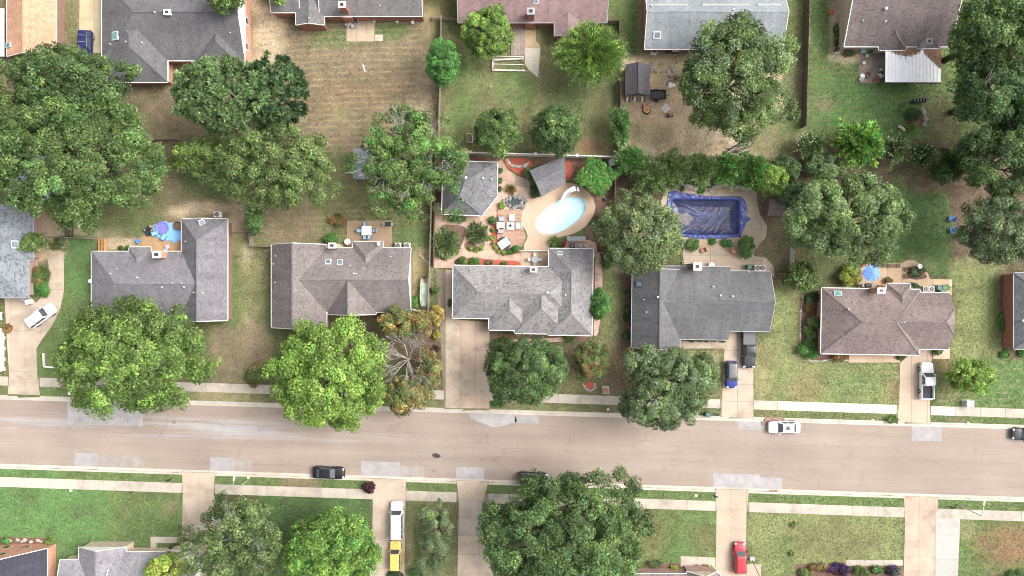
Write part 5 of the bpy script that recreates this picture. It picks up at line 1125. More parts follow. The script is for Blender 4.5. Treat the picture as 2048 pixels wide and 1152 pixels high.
# ------------------------------------------------------------------ boat
def boat():
    t = thing('boat', 'olive green flat bottomed boat on a trailer beside the plank fence', 'boat', P(850, 585), R(-92)); L = 4.3
    st = [(-.5, .58), (-.2, .66), (.1, .66), (.32, .58), (.44, .44), (.5, .32)]; V = []
    for x, y in st: V += [(x * L, y * .8, .55), (x * L, y, 1.02), (x * L, y - .07, 1.02), (x * L, y * .74, .66), (x * L, -y * .74, .66), (x * L, -y + .07, 1.02), (x * L, -y, 1.02), (x * L, -y * .8, .55)]
    F = [(i * 8 + k, (i + 1) * 8 + k, (i + 1) * 8 + (k + 1) % 8, i * 8 + (k + 1) % 8) for i in range(5) for k in range(8)] + [tuple(range(8)), tuple(range(40, 48))]
    MB().add(V, F).build('hull', MT['boat'], t)
    for x, l in ((-.28, .4), (.02, .35), (.38, .7)): MB().box((x * L, 0, .98), (l, .98 if x < .3 else .62, .05)).build('bench', MT['boat'], t)
    MB().box((-.12 * L, 0, .70), (1.2, .85, .03)).build('deck', M('boat_deck', (.50, .55, .46), .6, .15, 2, .1, 10, .05), t)
    MB().box((-.42 * L, .1, .8), (.5, .3, .24)).build('fuel_tank', MT['red'], t)
    m = MB().box((-.53 * L, 0, 1.0), (.4, .34, .5)); m.box((-.55 * L, 0, .6), (.14, .12, .6)); m.build('outboard_motor', MT['black'], t)
    f = MB()
    for s in (-1, 1): f.bar((-.42 * L, s * .45, .44), (.30 * L, s * .45, .44), .07, .1)
    f.bar((.30 * L, -.45, .44), (.72 * L, 0, .44), .07, .1).bar((.30 * L, .45, .44), (.72 * L, 0, .44), .07, .1).bar((-.1 * L, -.75, .36), (-.1 * L, .75, .36), .07, .07); f.build('trailer_frame', MT['steel'], t)
    for s in (-1, 1):
        V = [(-.1 * L + .29 * math.cos(6.2832 * i / 14), s * (.78 + .09 * k), .29 + .29 * math.sin(6.2832 * i / 14)) for k in (-1, 1) for i in range(14)]
        MB().add(V, [(i, (i + 1) % 14, 14 + (i + 1) % 14, 14 + i) for i in range(14)] + [tuple(range(14)), tuple(range(14, 28))]).build('wheel', MT['tyre'], t)
boat()
# ------------------------------------------------------------------ yard things
def ac(px, py, label, group=None, s=.85, mat='cream'):
    t = thing('air_conditioner', label, 'air conditioner', P(px, py), rnd.uniform(-.05, .05), group)
    MB().box((0, 0, .05), (s + .2, s + .2, .1)).build('pad', MT['concrete'], t); MB().box((0, 0, .5), (s, s, .8)).build('casing', MT[mat], t)
    MB().lathe((0, 0, .9), [(s * .42, 0), (s * .42, .02), (s * .36, .025), (s * .36, .005)], 18).build('fan_guard', MT['dkmetal'], t)
    for k in range(3): MB().box((.13 * math.cos(k * 2.094), .13 * math.sin(k * 2.094), .93), (.28, .14, .02), k * 2.094).build('fan_blade', MT['grey'], t)
    for k in range(5):
        MB().box((0, s / 2 + .01, .2 + k * .14), (s * .9, .02, .05)).build('louvre', MT['grey'], t)
def table(px, py, label, w, d, mat='white', rz=0, h=.74, rnd_=False, mat2='steel', group=None, name='table'):
    t = thing(name, label, 'table', P(px, py), R(rz), group)
    (MB().lathe((0, 0, h - .04), [(w / 2, 0), (w / 2, .04)], 24) if rnd_ else MB().box((0, 0, h - .02), (w, d, .05))).build('table_top', MT[mat], t)
    for sx in (-1, 1):
        for sy in (-1, 1): MB().box((sx * w * .38 * (.75 if rnd_ else 1), sy * d * .38 * (.75 if rnd_ else 1), h / 2 - .02), (.05, .05, h - .04)).build('leg', MT[mat2], t)
    return t
def chair(px, py, label, mat, rz=0, s=.5, group=None, frame='steel', name='chair', bh=.45, slats=False, arms=True):
    t = thing(name, label, 'chair', P(px, py), R(rz), group)
    if slats:
        for k in range(4): MB().box((-s * .36 + k * s * .24, 0, .41), (s * .2, s, .03)).build('seat_slat', MT[mat], t)
        for k in range(4): MB().box((-s * .5 - .05, -s * .36 + k * s * .24, .42 + bh / 2), (.03, s * .2, bh)).build('back_slat', MT[mat], t)
    else:
        MB().box((0, 0, .42), (s, s, .07)).build('seat', MT[mat], t)
        m = Matrix.Rotation(-.25, 3, 'Y'); MB().box((-s * .5 - .04, 0, .45 + bh / 2), (.06, s, bh), mtx=m).build('backrest', MT[mat], t)
    for sx in (-1, 1):
        for sy in (-1, 1): MB().box((sx * s * .42, sy * s * .42, .2), (.04, .04, .42)).build('leg', MT[frame], t)
    if arms:
        for sy in (-1, 1): MB().box((-.02, sy * s * .54, .62), (s * .9, .06, .04)).build('armrest', MT[frame], t)
    return t
def pot(px, py, label, r=.3, mat='terracotta', plant=None):
    t = thing('plant_pot', label, 'plant pot', P(px, py)); MB().lathe((0, 0, .02), [(r * .7, 0), (r, r * 1.4), (r * 1.05, r * 1.5), (r * .85, r * 1.5), (r * .82, r * 1.3)], 14).build('pot', MT[mat], t)
    MB().cyl((0, 0, r * 1.25), r * .84, .03, 14).build('soil', MT['mulch'], t)
    return t
def bin_(px, py, label, mat='green', rz=0, group=None):
    t = thing('wheeled_bin', label, 'bin', P(px, py), R(rz), group); V = []
    b = MB().box((0, 0, .5), (.56, .6, .9), taper=1.12); b.build('body', MT[mat], t); MB().box((.02, 0, 1.0), (.68, .72, .09), taper=.9).build('lid', MT[mat], t); MB().box((-.36, 0, .93), (.06, .5, .05)).build('handle', MT[mat], t)
    for s in (-1, 1): MB().add([(-.28 + .11 * math.cos(6.28 * i / 10), s * (.3 + .03 * k), .12 + .11 * math.sin(6.28 * i / 10)) for k in (0, 1) for i in range(10)], [(i, (i + 1) % 10, 10 + (i + 1) % 10, 10 + i) for i in range(10)] + [tuple(range(10)), tuple(range(10, 20))]).build('wheel', MT['tyre'], t)
def grill(px, py, label, rz=0, s=1.0):
    t = thing('barbecue_grill', label, 'grill', P(px, py), R(rz))
    MB().box((0, 0, .45), (.7 * s, .5 * s, .7)).build('cabinet', MT['black'], t); m = MB()
    V = [(x * .42 * s, .3 * s * math.cos(a), .82 + .26 * math.sin(a)) for x in (-1, 1) for a in [R(18 * k) for k in range(11)]]; m.add(V, [(i, i + 1, 12 + i, 11 + i) for i in range(10)] + [tuple(range(11)), tuple(range(11, 22))]).build('hood', MT['dkmetal'], t)
    for q in (-1, 1): MB().box((q * .62 * s, 0, .82), (.36 * s, .46 * s, .04)).build('side_shelf', MT['grey'], t)
    for q in (-1, 1): MB().cyl((q * .28 * s, .2 * s, .0), .06, .12, 8).build('caster', MT['black'], t)
def parasol(px, py, label, r, h, mat, name='parasol'):
    t = thing(name, label, 'parasol', P(px, py, h)); t.location.z = 0; n = 8
    for k in range(n):
        a, b = R(360 * k / n + 22), R(360 * (k + 1) / n + 22); V = [(0, 0, h + .5), (r * .5 * math.cos(a), r * .5 * math.sin(a), h + .3), (r * math.cos(a), r * math.sin(a), h), (r * .95 * math.cos((a + b) / 2), r * .95 * math.sin((a + b) / 2), h - .02), (r * math.cos(b), r * math.sin(b), h), (r * .5 * math.cos(b), r * .5 * math.sin(b), h + .3), (r * .47 * math.cos((a + b) / 2), r * .47 * math.sin((a + b) / 2), h + .26)]
        MB().add(V, [(0, 1, 6), (0, 6, 5), (1, 2, 3, 6), (6, 3, 4, 5)]).build('panel', MT[mat], t)
        MB().tube([(0, 0, h + .515), (r * .5 * math.cos(a), r * .5 * math.sin(a), h + .315), (r * math.cos(a), r * math.sin(a), h + .01)], .018, 4).build('rib', MT['paleblue'], t)
    MB().cyl((0, 0, .0), .03, h + .55, 8).build('pole', MT['steel'], t); MB().cyl((0, 0, .0), .3, .1, 14).build('base', MT['grey'], t)
ac(438, 430, 'beige air conditioner behind the mauve grey house', mat='white')
ac(797, 492, 'pale round topped air conditioner behind the brown grey house', 'air conditioners behind the brown grey house'); ac(815, 492, 'pale round topped air conditioner behind the brown grey house', 'air conditioners behind the brown grey house')
ac(1511, 536, 'grey air conditioner behind the charcoal house', 'air conditioners behind the charcoal house'); ac(1521, 536, 'grey air conditioner behind the charcoal house', 'air conditioners behind the charcoal house')
ac(1845, 578, 'cream air conditioner beside the green bins', 'air conditioners beside the green bins', .8); ac(1857, 578, 'cream air conditioner beside the green bins', 'air conditioners beside the green bins', .8)
ac(1306, 105, 'white air conditioner against the silver grey house', mat='white'); ac(1144, 492, 'black pool pump unit behind the light grey speckled house', mat='black', s=.7)
bin_(1871, 575, 'grey green wheeled bin beside the air conditioners', group='bins behind the brown house'); bin_(1881, 575, 'grey green wheeled bin beside the air conditioners', group='bins behind the brown house'); bin_(1877, 583, 'grey green wheeled bin beside the air conditioners', group='bins behind the brown house')
bin_(63, 604, 'white wheeled bin by the shrubs at the curved driveway', 'white', 20); bin_(1413, 828, 'teal green bin standing on the verge under the street tree', 'green'); bin_(1495, 534, 'grey green bin behind the charcoal house', 'green')
bin_(54, 598, 'grey utility box at the corner of the slate blue house', 'grey')
# dining set on the buff patio
table(735, 462, 'white square dining table on the buff patio', 1.5, 1.4)
for px, py, rz, l in ((721, 462, 0, 'pale blue chair at the chimney end of the white patio table'), (750, 462, 180, 'pale blue chair facing the grill side of the white patio table'), (731, 450, -90, 'pale blue chair tucked at the lawn side of the white patio table'), (740, 474, 90, 'pale blue chair with its back to the bay roof at the white table'), (731, 474, 90, 'second chair with its back to the bay roof at the white table')):
    chair(px, py, l, 'paleblue', rz, .55, 'chairs around the white patio table', 'dkmetal')
grill(778, 449, 'black barbecue grill on the corner of the buff patio'); grill(1731, 571, 'black oval covered grill beside the brick chimney', 0, 1.1)
t = table(697, 484, 'round white table beside the brown grey house bay', .95, .95, rnd_=True)
# satellite dishes
def dish(hs_, px, py, mat='white'):
    p, n = hs_.on(px, py); o = MB().tube([p, p + Vector((0, 0, .7))], .03).build('dish_mast', MT['grey'], hs_.roof)
    MB().lathe((p.x, p.y, p.z + .62), [(.04, 0), (.19, .05), (.28, .12), (.26, .13), (.16, .07), (.02, .03)], 14).build('satellite_dish', MT[mat], hs_.roof)
dish(h2, 759, 488); dish(h1, 186, 562); dish(h6, 2043, 641)
# deck furniture by the pool
table(1021, 452, 'white square fire table on the timber deck', 1.15, 1.15, h=.5); f_ = thing('fire_bowl', 'dark square burner set in the white fire table', 'fire bowl', P(1020.5, 452) + Vector((0, 0, .5)))
MB().lathe((0, 0, 0), [(.28, 0), (.3, .06), (.22, .06), (.2, .02)], 4).build('bowl', MT['dkmetal'], f_)
for px, py, rz, l in ((1002, 452, 0, 'white cushioned loveseat at the railing side of the fire table'), (1024, 437, -90, 'white armchair on the pond side of the fire table'), (1037, 452, 180, 'white armchair on the pool side of the fire table')):
    chair(px, py, l, 'white', rz, .85 if px > 1010 else 1.05, None, 'grey', 'lounge_chair', .4)
chair(1004, 438, 'grey armchair at the pond end of the white loveseat', 'grey', 0, .75, frame='dkmetal', name='lounge_chair'); chair(1003, 462, 'grey armchair at the day bed end of the white loveseat', 'grey', 0, .75, frame='dkmetal', name='lounge_chair')
def daybed():
    t = thing('day_bed', 'white striped day bed set at an angle on the timber deck', 'day bed', P(1008, 487), R(35))
    MB().lathe((0, 0, .2), [(1.0, 0), (1.02, .15), (.9, .2)], 24).build('base', MT['dkmetal'], t)
    for k in range(4): MB().box((-.66 + k * .44, 0, .48), (.42, 1.25, .14)).build('cushion', MT['white'], t)
daybed()
t = thing('curved_platform', 'curved wooden platform under the white day bed', 'platform'); MB().prism(W2(smoothpoly([(995, 470), (1025, 469), (1036, 478), (1040, 495), (995, 496)], 2)), .1, .20).build('platform', MT['deckwood'], t)
table(1070, 519, 'round grey metal table on the yellow patio beside the speckled house wing', 1.1, 1.1, 'grey', rnd_=True)
for k, l in enumerate(('grey metal chair on the pool side of the round grey table', 'grey metal chair on the roof side of the round grey table', 'grey metal chair on the house wing side of the round grey table', 'grey metal chair on the garden side of the round grey table')):
    a = (90, -90, 0, 180)[k]; chair(1070 + 10 * math.cos(R(a)), 519 - 10 * math.sin(R(a)), l, 'offwhite' if k != 1 else 'grey', a + 180, .5, None, 'grey')
def solar(px, py, label, w, d):
    t = thing('bench_seat', label, 'bench', P(px, py))
    for k in range(4): MB().box((-w / 2 + (k + .5) * w / 4, 0, .45), (w / 4 - .04, d, .08)).build('panel', MT['grey'], t)
    for sx in (-1, 1):
        for sy in (-1, 1): MB().box((sx * w * .45, sy * d * .4, .21), (.08, .08, .42)).build('leg', MT['dkmetal'], t)
solar(1152, 478, 'long grey slatted storage bench behind the light grey house', 2.9, .75)
for px, py, l in ((1160, 492, 'small white filter tank behind the light grey house'), (1171, 492, 'pale grey control cabinet behind the light grey house')):
    t = thing('utility_box', l, 'utility box', P(px, py)); MB().box((0, 0, .4), (.5, .45, .8)).build('casing', MT['white' if px < 1165 else 'grey'], t); MB().box((0, 0, .83), (.56, .5, .06)).build('lid', MT['grey'], t)
# planters, urns, pots
pot(1223, 326, 'large white planter tub at the corner of the garden fence', .55, 'white'); pot(1211, 398, 'dark pot on the mulch beside the pool', .28, 'dkmetal'); pot(973, 521, 'pale pot in the red mulch bed', .2, 'offwhite'); pot(1212, 514, 'grey stone pot by the picket gate', .45, 'stone')
for px, py, l in ((1405, 501, 'terracotta coloured lounge chair pot at the tan terrace by the leafy shrub'), (1466, 503, 'terracotta coloured round seat at the tan terrace by the big green bush')):
    chair(px, py, l.replace(' pot', '').replace('round seat', 'round chair'), 'terracotta', 200 if px < 1430 else -30, .62, None, 'brownwood', 'garden_chair')
table(1421, 531, 'round white table against the charcoal roof edge', .95, .95, rnd_=True); pot(1366, 525, 'small white pot by the terrace gate', .2, 'white')
# patio of the brown house
parasol(1743, 546, 'open blue eight sided parasol over the back patio', 1.32, 2.3, 'umb'); table(1746, 549, 'round table beneath the blue parasol', 1.1, 1.1, 'grey', rnd_=True)
for px, py, l in ((1725, 530, 'tan pot in the corner of the sand coloured patio'), (1752, 530, 'dark pot behind the blue parasol'), (1759, 573, 'white pot beside the brick chimney'), (1770, 563, 'brown pot beside the bay roof')): pot(px, py, l, .3, 'dkmetal' if 'dark' in l else 'terracotta')
for px, py, rz, l in ((1766, 531, -90, 'brown patio chair nearest the blue parasol'), (1778, 532, -90, 'middle brown patio chair in the row along the lawn edge'), (1793, 532, -90, 'brown patio chair at the island bed end of the row'), (1811, 539, 180, 'brown slatted chair at the lawn side of the island bed'), (1811, 553, 180, 'brown slatted chair at the house side of the island bed')):
    chair(px, py, l, 'brownwood', rz, .6, 'brown patio chairs', 'darkwood', slats=True)
t = thing('bird_bath', 'white bird bath in the corner of the gravel bed', 'bird bath', P(1834, 533)); MB().lathe((0, 0, 0), [(.2, 0), (.08, .15), (.08, .6), (.32, .75), (.36, .85), (.3, .85), (.1, .78)], 18).build('basin', MT['white'], t)
for px, py, rz, l in ((1900, 438, 160, 'blue plastic lawn chair nearer the shrub bed'), (1902, 461, 190, 'blue plastic lawn chair nearer the brown house')): chair(px, py, l, 'blue', rz, .75, 'blue chairs on the lawn', 'blue', 'lawn_chair', .6, slats=True)
# tarp patio of the mauve grey house
def sheet_cloth(name, label, cat, poly, mat, z=.06, amp=.05, seed=1, res=.25):
    W_ = np.array(W2(poly)); x0, y0 = W_.min(0); x1, y1 = W_.max(0); t = MB(); nx = int((x1 - x0) / res) + 2; ny = int((y1 - y0) / res) + 2; rg = random.Random(seed); ph = [rg.random() * 6 for _ in range(6)]
    idx = {}; wl_ = [tuple(p) for p in W_]
    V = []; F = []
    for j in range(ny):
        for i in range(nx):
            x, y = x0 + i * res, y0 + j * res
            V.append((x, y, z + amp * abs(math.sin(x * 2.3 + y + ph[0]) * math.sin(y * 3.1 - x * .7 + ph[1])) + amp * .5 * math.sin(x * 7 + ph[2]) * math.sin(y * 6 + ph[3])))
    for j in range(ny - 1):
        for i in range(nx - 1):
            if inpoly(np.array(x0 + (i + .5) * res), np.array(y0 + (j + .5) * res), wl_): F.append((j * nx + i, j * nx + i + 1, (j + 1) * nx + i + 1, (j + 1) * nx + i))
    o = t.add(V, F).build(name, MT[mat], smooth=True); me = o.data; bm = bmesh.new(); bm.from_mesh(me); bmesh.ops.delete(bm, geom=[v for v in bm.verts if not v.link_faces], context='VERTS')
    r_ = bmesh.ops.extrude_face_region(bm, geom=bm.faces[:]); bmesh.ops.translate(bm, vec=(0, 0, -.012), verts=[g for g in r_['geom'] if isinstance(g, bmesh.types.BMVert)]); bmesh.ops.recalc_face_normals(bm, faces=bm.faces); bm.to_mesh(me); bm.free()
    return tag(o, label, cat)
sheet_cloth('tarpaulin', 'light blue tarpaulin spread over the tan patio', 'tarpaulin', [(305, 466), (309, 450), (318, 445), (330, 443), (345, 446), (364, 445), (364, 484), (356, 482), (350, 488), (340, 481), (328, 482), (312, 474)], 'tarpblue', .07)
t = thing('paddling_pool', 'round violet inflatable paddling pool on the blue tarpaulin', 'paddling pool', P(326, 456)); MB().lathe((0, 0, .08), [(.85, 0), (1.0, .08), (1.02, .2), (.92, .28), (.8, .2), (.78, .05)], 26).build('ring', MT['purple'], t, smooth=True); MB().cyl((0, 0, .08), .8, .1, 26).build('floor', MT['purple'], t)
t = thing('storage_tub', 'dark brown round tub at the roof edge of the tarpaulin patio', 'tub', P(359, 452)); MB().lathe((0, 0, .08), [(.6, 0), (.7, .6), (.62, .6), (.55, .1)], 20).build('tub', MT['brownwood'], t); 
t = thing('toy_trampoline', 'dark blue round toy trampoline at the patio corner', 'toy', P(297, 466)); MB().lathe((0, 0, .06), [(.5, 0), (.55, .1), (.5, .16), (.44, .12)], 20).build('rim', MT['dkmetal'], t); MB().cyl((0, 0, .1), .45, .05, 20).build('mat', MT['blue'], t)
for k in range(4): MB().box((.4 * math.cos(k * 1.571 + .8), .4 * math.sin(k * 1.571 + .8), .06), (.06, .06, .12)).build('leg', MT['dkmetal'], t)
grill(301, 457, 'purple black covered grill among the patio toys', 30, .8)
chair(314, 467, 'blue folding chair by the violet paddling pool', 'tarpblue', 20, .6, frame='dkmetal'); chair(331, 474, 'blue reclining camp chair on the tarpaulin', 'tarpblue', 60, .7, frame='dkmetal'); chair(281, 482, 'small blue child chair at the tip of the tan patio', 'blue', 30, .5, frame='steel')
table(338, 494, 'pink plastic child table near the chimney', .62, .62, 'pink', 20, .5); table(334, 501, 'pale blue plastic child table near the chimney', .6, .55, 'paleblue', 25, .45)
def steps():
    t = thing('timber_steps', 'fresh orange timber frame of steps beside the cream fence', 'steps', P(206, 490))
    for k in range(5): MB().box((0, -.85 + k * .42, .3), (.85, .06, .12)).build('tread', MT['newwood'], t)
    for s in (-1, 0, 1): MB().box((s * .42, 0, .25), (.07, 2.0, .5)).build('stringer', MT['newwood'], t)
steps()
# white brick piers and rail at the drive
def piers():
    t = thing('white_garden_wall', 'low white wall with square piers beside the curving driveway', 'wall')
    for py in (660, 676, 697, 718, 738): c = P(7, py); MB().box((c.x, c.y, .5), (.62, .5, 1.0)).build('pier', MT['offwhite'], t); MB().box((c.x, c.y, 1.03), (.72, .6, .08)).build('pier_cap', MT['white'], t)
    for a, b in ((660, 676), (676, 697), (697, 718), (718, 738)): p, q = P(7, a), P(7, b); MB().bar((p.x, p.y, .4), (q.x, q.y, .4), .28, .8).build('wall_panel', MT['offwhite'], t)
piers()
t = thing('garden_bench', 'white slatted bench at the edge of the curving driveway', 'bench', P(3, 632)); 
for k in range(4): MB().box((-.3 + k * .2, 0, .42), (.16, 1.2, .04)).build('slat', MT['white'], t)
for s in (-1, 1): MB().box((0, s * .5, .2), (.6, .06, .4)).build('leg', MT['white'], t)
def lblock(label, segs, mat, w=.22, h=.3):
    t = thing('edging_border', label, 'edging')
    for a, b in segs:
        n = max(2, int(math.hypot(b[0] - a[0], b[1] - a[1]) / 4.5))
        for k in range(n):
            p, q = P(a[0] + (b[0] - a[0]) * (k + .03) / n, a[1] + (b[1] - a[1]) * (k + .03) / n), P(a[0] + (b[0] - a[0]) * (k + .97) / n, a[1] + (b[1] - a[1]) * (k + .97) / n); MB().bar((p.x, p.y, h / 2), (q.x, q.y, h / 2), w, h).build('block', MT[mat], t)
lblock('white block edging in an L shape on the lawn by the driveway', [((88, 706), (90, 733)), ((90, 733), (113, 735))], 'offwhite')
lblock('pale block edging of the arbor bed behind the mauve house', [((985, 141), (1050, 142)), ((985, 121), (1048, 118)), ((986, 121), (985, 141))], 'offwhite')
t = thing('ladder', 'wooden ladder lying between the slate blue house and the yard fence', 'ladder', P(86, 467), R(2))
for s in (-1, 1): MB().box((0, s * .22, .08), (1.9, .06, .09)).build('side_rail', MT['wood'], t)
for k in range(7): MB().box((-.8 + k * .27, 0, .08), (.05, .42, .05)).build('rung', MT['wood'], t)
table(69, 514, 'dark metal table on the dirt by the slate blue house', 1.0, .9, 'dkmetal', mat2='dkmetal'); sheet_cloth('crumpled_sheet', 'crumpled white plastic sheet on the dirt near the dog run', 'sheet', [(110, 426), (118, 413), (124, 420), (131, 420), (130, 428), (120, 430)], 'white', .15, .35, 3, .12)
t = thing('hot_tub', 'dark square hot tub cover beside the open pavilion', 'tub', P(1046, 388)) if False else None
# dirt yard of the silver grey house
def trailer():
    t = thing('utility_trailer', 'black flatbed utility trailer parked beside the grey shed', 'trailer', P(1314, 192))
    MB().box((0, 0, .62), (2.3, 1.35, .1)).build('bed', MT['dkmetal'], t)
    for s in (-1, 1): MB().box((0, s * .68, .8), (2.35, .06, .35)).build('side_rail', MT['black'], t); MB().box((s * 1.15, 0, .8), (.06, 1.3, .35)).build('end_rail', MT['black'], t)
    for s in (-1, 1): MB().add([(-.2 + .32 * math.cos(6.28 * i / 14), s * (.78 + .1 * k), .32 + .32 * math.sin(6.28 * i / 14)) for k in (0, 1) for i in range(14)], [(i, (i + 1) % 14, 14 + (i + 1) % 14, 14 + i) for i in range(14)] + [tuple(range(14)), tuple(range(14, 28))]).build('wheel', MT['tyre'], t)
    MB().bar((1.1, 0, .5), (1.9, 0, .45), .08, .08).build('drawbar', MT['dkmetal'], t); MB().box((.1, 0, .72), (1.6, 1.0, .1)).build('tarp_load', MT['dkmetal'], t)
trailer()
for k in range(6):
    c = P(1254 + k * 7.4, 197); t = thing('picket_board', ('weathered white picket board leaning on the shed gable' if k % 2 == 0 else 'grey weathered picket board leaning on the shed gable'), 'board', c, group='boards leaning on the shed')
    MB().box((0, 0, 0), (.42, .04, 1.5), mtx=Matrix.Rotation(-.75, 3, 'X') @ Matrix.Rotation(.35, 3, 'Z')).build('board', MT['offwhite' if k % 2 == 0 else 'wood'], t, loc=(0, 0, .55))
def stump(px, py, r, label):
    t = thing('tree_stump', label, 'stump', P(px, py)); MB().lathe((0, 0, 0), [(r * 1.2, 0), (r, .15), (r * .95, .35), (.02, .36)], 14).build('trunk_base', MT['bark'], t); MB().lathe((0, 0, .36), [(r * .9, 0), (r * .88, .01)], 14).build('cut_face', MT['newwood'], t); MB().lathe((0, 0, .372), [(r * .45, 0), (r * .4, .008)], 14).build('heartwood', MT['terracotta'], t)
stump(1293, 220, .62, 'large sawn tree stump with orange cut face in the dirt yard'); stump(1288, 212, .3, 'small sawn stump next to the large orange one')
t = thing('pallet', 'grey white wooden pallet lying on the dirt yard', 'pallet', P(1331, 217), R(40))
for k in range(6): MB().box((-.5 + k * .2, 0, .13), (.17, 1.1, .03)).build('slat', MT['offwhite'], t)
for k in (-1, 0, 1): MB().box((0, k * .48, .06), (1.15, .1, .1)).build('bearer', MT['wood'], t)
for px, py, rz, l in ((1352, 157, 40, 'brown wooden chair on the dirt beside the oak crown'), (1366, 153, 0, 'grey metal lawn chair under the edge of the oak'), (1347, 172, 90, 'white topped chair in the middle of the dirt yard')): chair(px, py, l, 'brownwood' if 'brown' in l else 'offwhite' if 'white' in l else 'steel', rz, .6, frame='dkmetal', slats=True)
table(1339, 173, 'small white slatted table in the dirt yard', .6, .8, 'offwhite'); t = thing('fire_pit', 'dark maroon round fire pit on the dirt', 'fire pit', P(1371, 183)); MB().lathe((0, 0, 0), [(.3, 0), (.4, .35), (.36, .35), (.25, .1)], 16).build('bowl', M('maroon_enamel', (.10, .035, .05), .5, .1, 2, .1, 9, 0), t)
t = thing('push_mower', 'maroon push mower standing on the dirt yard', 'mower', P(1339, 231), R(10)); MB().box((0, 0, .2), (.9, .5, .2), taper=.9).build('deck', M('maroon_paint', (.14, .04, .05), .5, .1, 2, .1, 9, 0), t); MB().lathe((.1, 0, .3), [(.18, 0), (.18, .2), (.1, .22)], 12).build('engine', MT['grey'], t)
for sx in (-1, 1):
    for sy in (-1, 1): MB().add([(sx * .35 + .12 * math.cos(6.28 * i / 10), sy * (.27 + .03 * k), .12 + .12 * math.sin(6.28 * i / 10)) for k in (0, 1) for i in range(10)], [(i, (i + 1) % 10, 10 + (i + 1) % 10, 10 + i) for i in range(10)] + [tuple(range(10)), tuple(range(10, 20))]).build('wheel', MT['tyre'], t)
MB().tube([(-.4, .2, .25), (-1.0, .2, .9), (-1.0, -.2, .9), (-.4, -.2, .25)], .02).build('handle', MT['dkmetal'], t)
t = thing('log_pile', 'pile of split logs on the tan ground near the oak', 'logs', P(1474, 298))
for k in range(26): a = rnd.uniform(-.5, .5) + .5; x, y = rnd.uniform(-1.3, 1.3), rnd.uniform(-.7, .7); l_ = rnd.uniform(.4, .9); MB().tube([(x - l_ * math.cos(a), y - l_ * math.sin(a), .1 + k * .008), (x + l_ * math.cos(a), y + l_ * math.sin(a), .12 + k * .008)], rnd.uniform(.06, .11), 6).build('log', MT['palebark' if k % 3 == 0 else 'bark'], t)
t = thing('plank_stack', 'old grey planks stacked against the dark grey shed', 'planks', P(1305, 136), R(80))
for k in range(3): MB().box((k * .1, k * .2 - .2, .05 + k * .03), (1.5 + .2 * k, .16, .05), rnd.uniform(-.08, .08)).build('plank', MT['wood'], t)
t = thing('cabinet', 'old white cabinets along the silver grey house wall', 'cabinet', P(1343, 104)); MB().box((0, 0, .45), (2.1, .5, .9)).build('carcass', MT['dkmetal'], t); MB().box((.4, -.05, .93), (1.0, .5, .06)).build('top', MT['offwhite'], t)
chair(1379, 104, 'white metal bench seat against the silver grey house', 'offwhite', -90, .7, frame='dkmetal')
# umber house patio
for px, py, l, m in ((1722, 154, 'white round tub on the mottled patio by the ribbed cover', 'white'), (1720, 160, 'grey pot beside the white round tub', 'grey'), (1748, 161, 'red pot on the mottled patio by the ribbed cover', 'red'), (1759, 141, 'white pot beside the navy end wall', 'offwhite'), (1760, 146, 'black pot beside the navy end wall', 'black'), (1732, 113, 'grey pot under the umber eave', 'offwhite'), (1726, 127, 'pale pot at the path to the mottled patio', 'offwhite'), (1672, 105, 'white pot at the corner of the umber house', 'white')): pot(px, py, l, .35 if 'tub' in l else .26, m)
t = thing('fire_pit', 'rusty ring fire pit on the mottled patio', 'fire pit', P(1734, 150)); MB().lathe((0, 0, .03), [(.4, 0), (.42, .3), (.36, .3), (.34, .05)], 16).build('ring', MT['brownwood'], t)
chair(1757, 152, 'white patio chair next to the navy end wall', 'offwhite', 120, .6, frame='dkmetal'); chair(1760, 160, 'green patio chair next to the navy end wall', 'green', 150, .6, frame='dkmetal'); chair(1724, 102, 'blue cushioned chair under the umber eave', 'paleblue', -90, .9, frame='grey')
grill(1701, 93, 'black kettle grill at the corner of the umber house', 80, .8) ; grill(1670, 103, 'black covered grill at the end of the gravel strip', 60, .8)
t = thing('garden_bench', 'curved pale stone bench on the green lawn', 'bench', P(1801, 257), R(-35)); MB().prism([(r_ * math.cos(a), r_ * math.sin(a) - 1.2) for r_, A in ((1.4, [R(60 + 6 * k) for k in range(11)]), (1.0, [R(120 - 6 * k) for k in range(11)])) for a in A], .38, .46).build('seat', MT['palestone'], t)
for s in (-1, 1): MB().box((s * .4, -.05, .19), (.15, .3, .38)).build('leg', MT['palestone'], t)
t = thing('bell_post', 'red garden bell post on the lawn strip beside the dark fence', 'post', P(1656, 32)); MB().cyl((0, 0, 0), .05, 1.2, 8).build('pole', MT['dkmetal'], t); MB().lathe((0, 0, 1.2), [(.3, 0), (.33, .2), (.1, .4), (.02, .42)], 14).build('head', MT['red'], t)
t = thing('trellis_frame', 'dark metal trellis frame behind the island bed', 'trellis', P(1835, 203), R(8))
for k in range(5): MB().box((-.9 + k * .45, 0, .5), (.3, .5, .9)).build('lattice_panel', MT['dkmetal'], t)
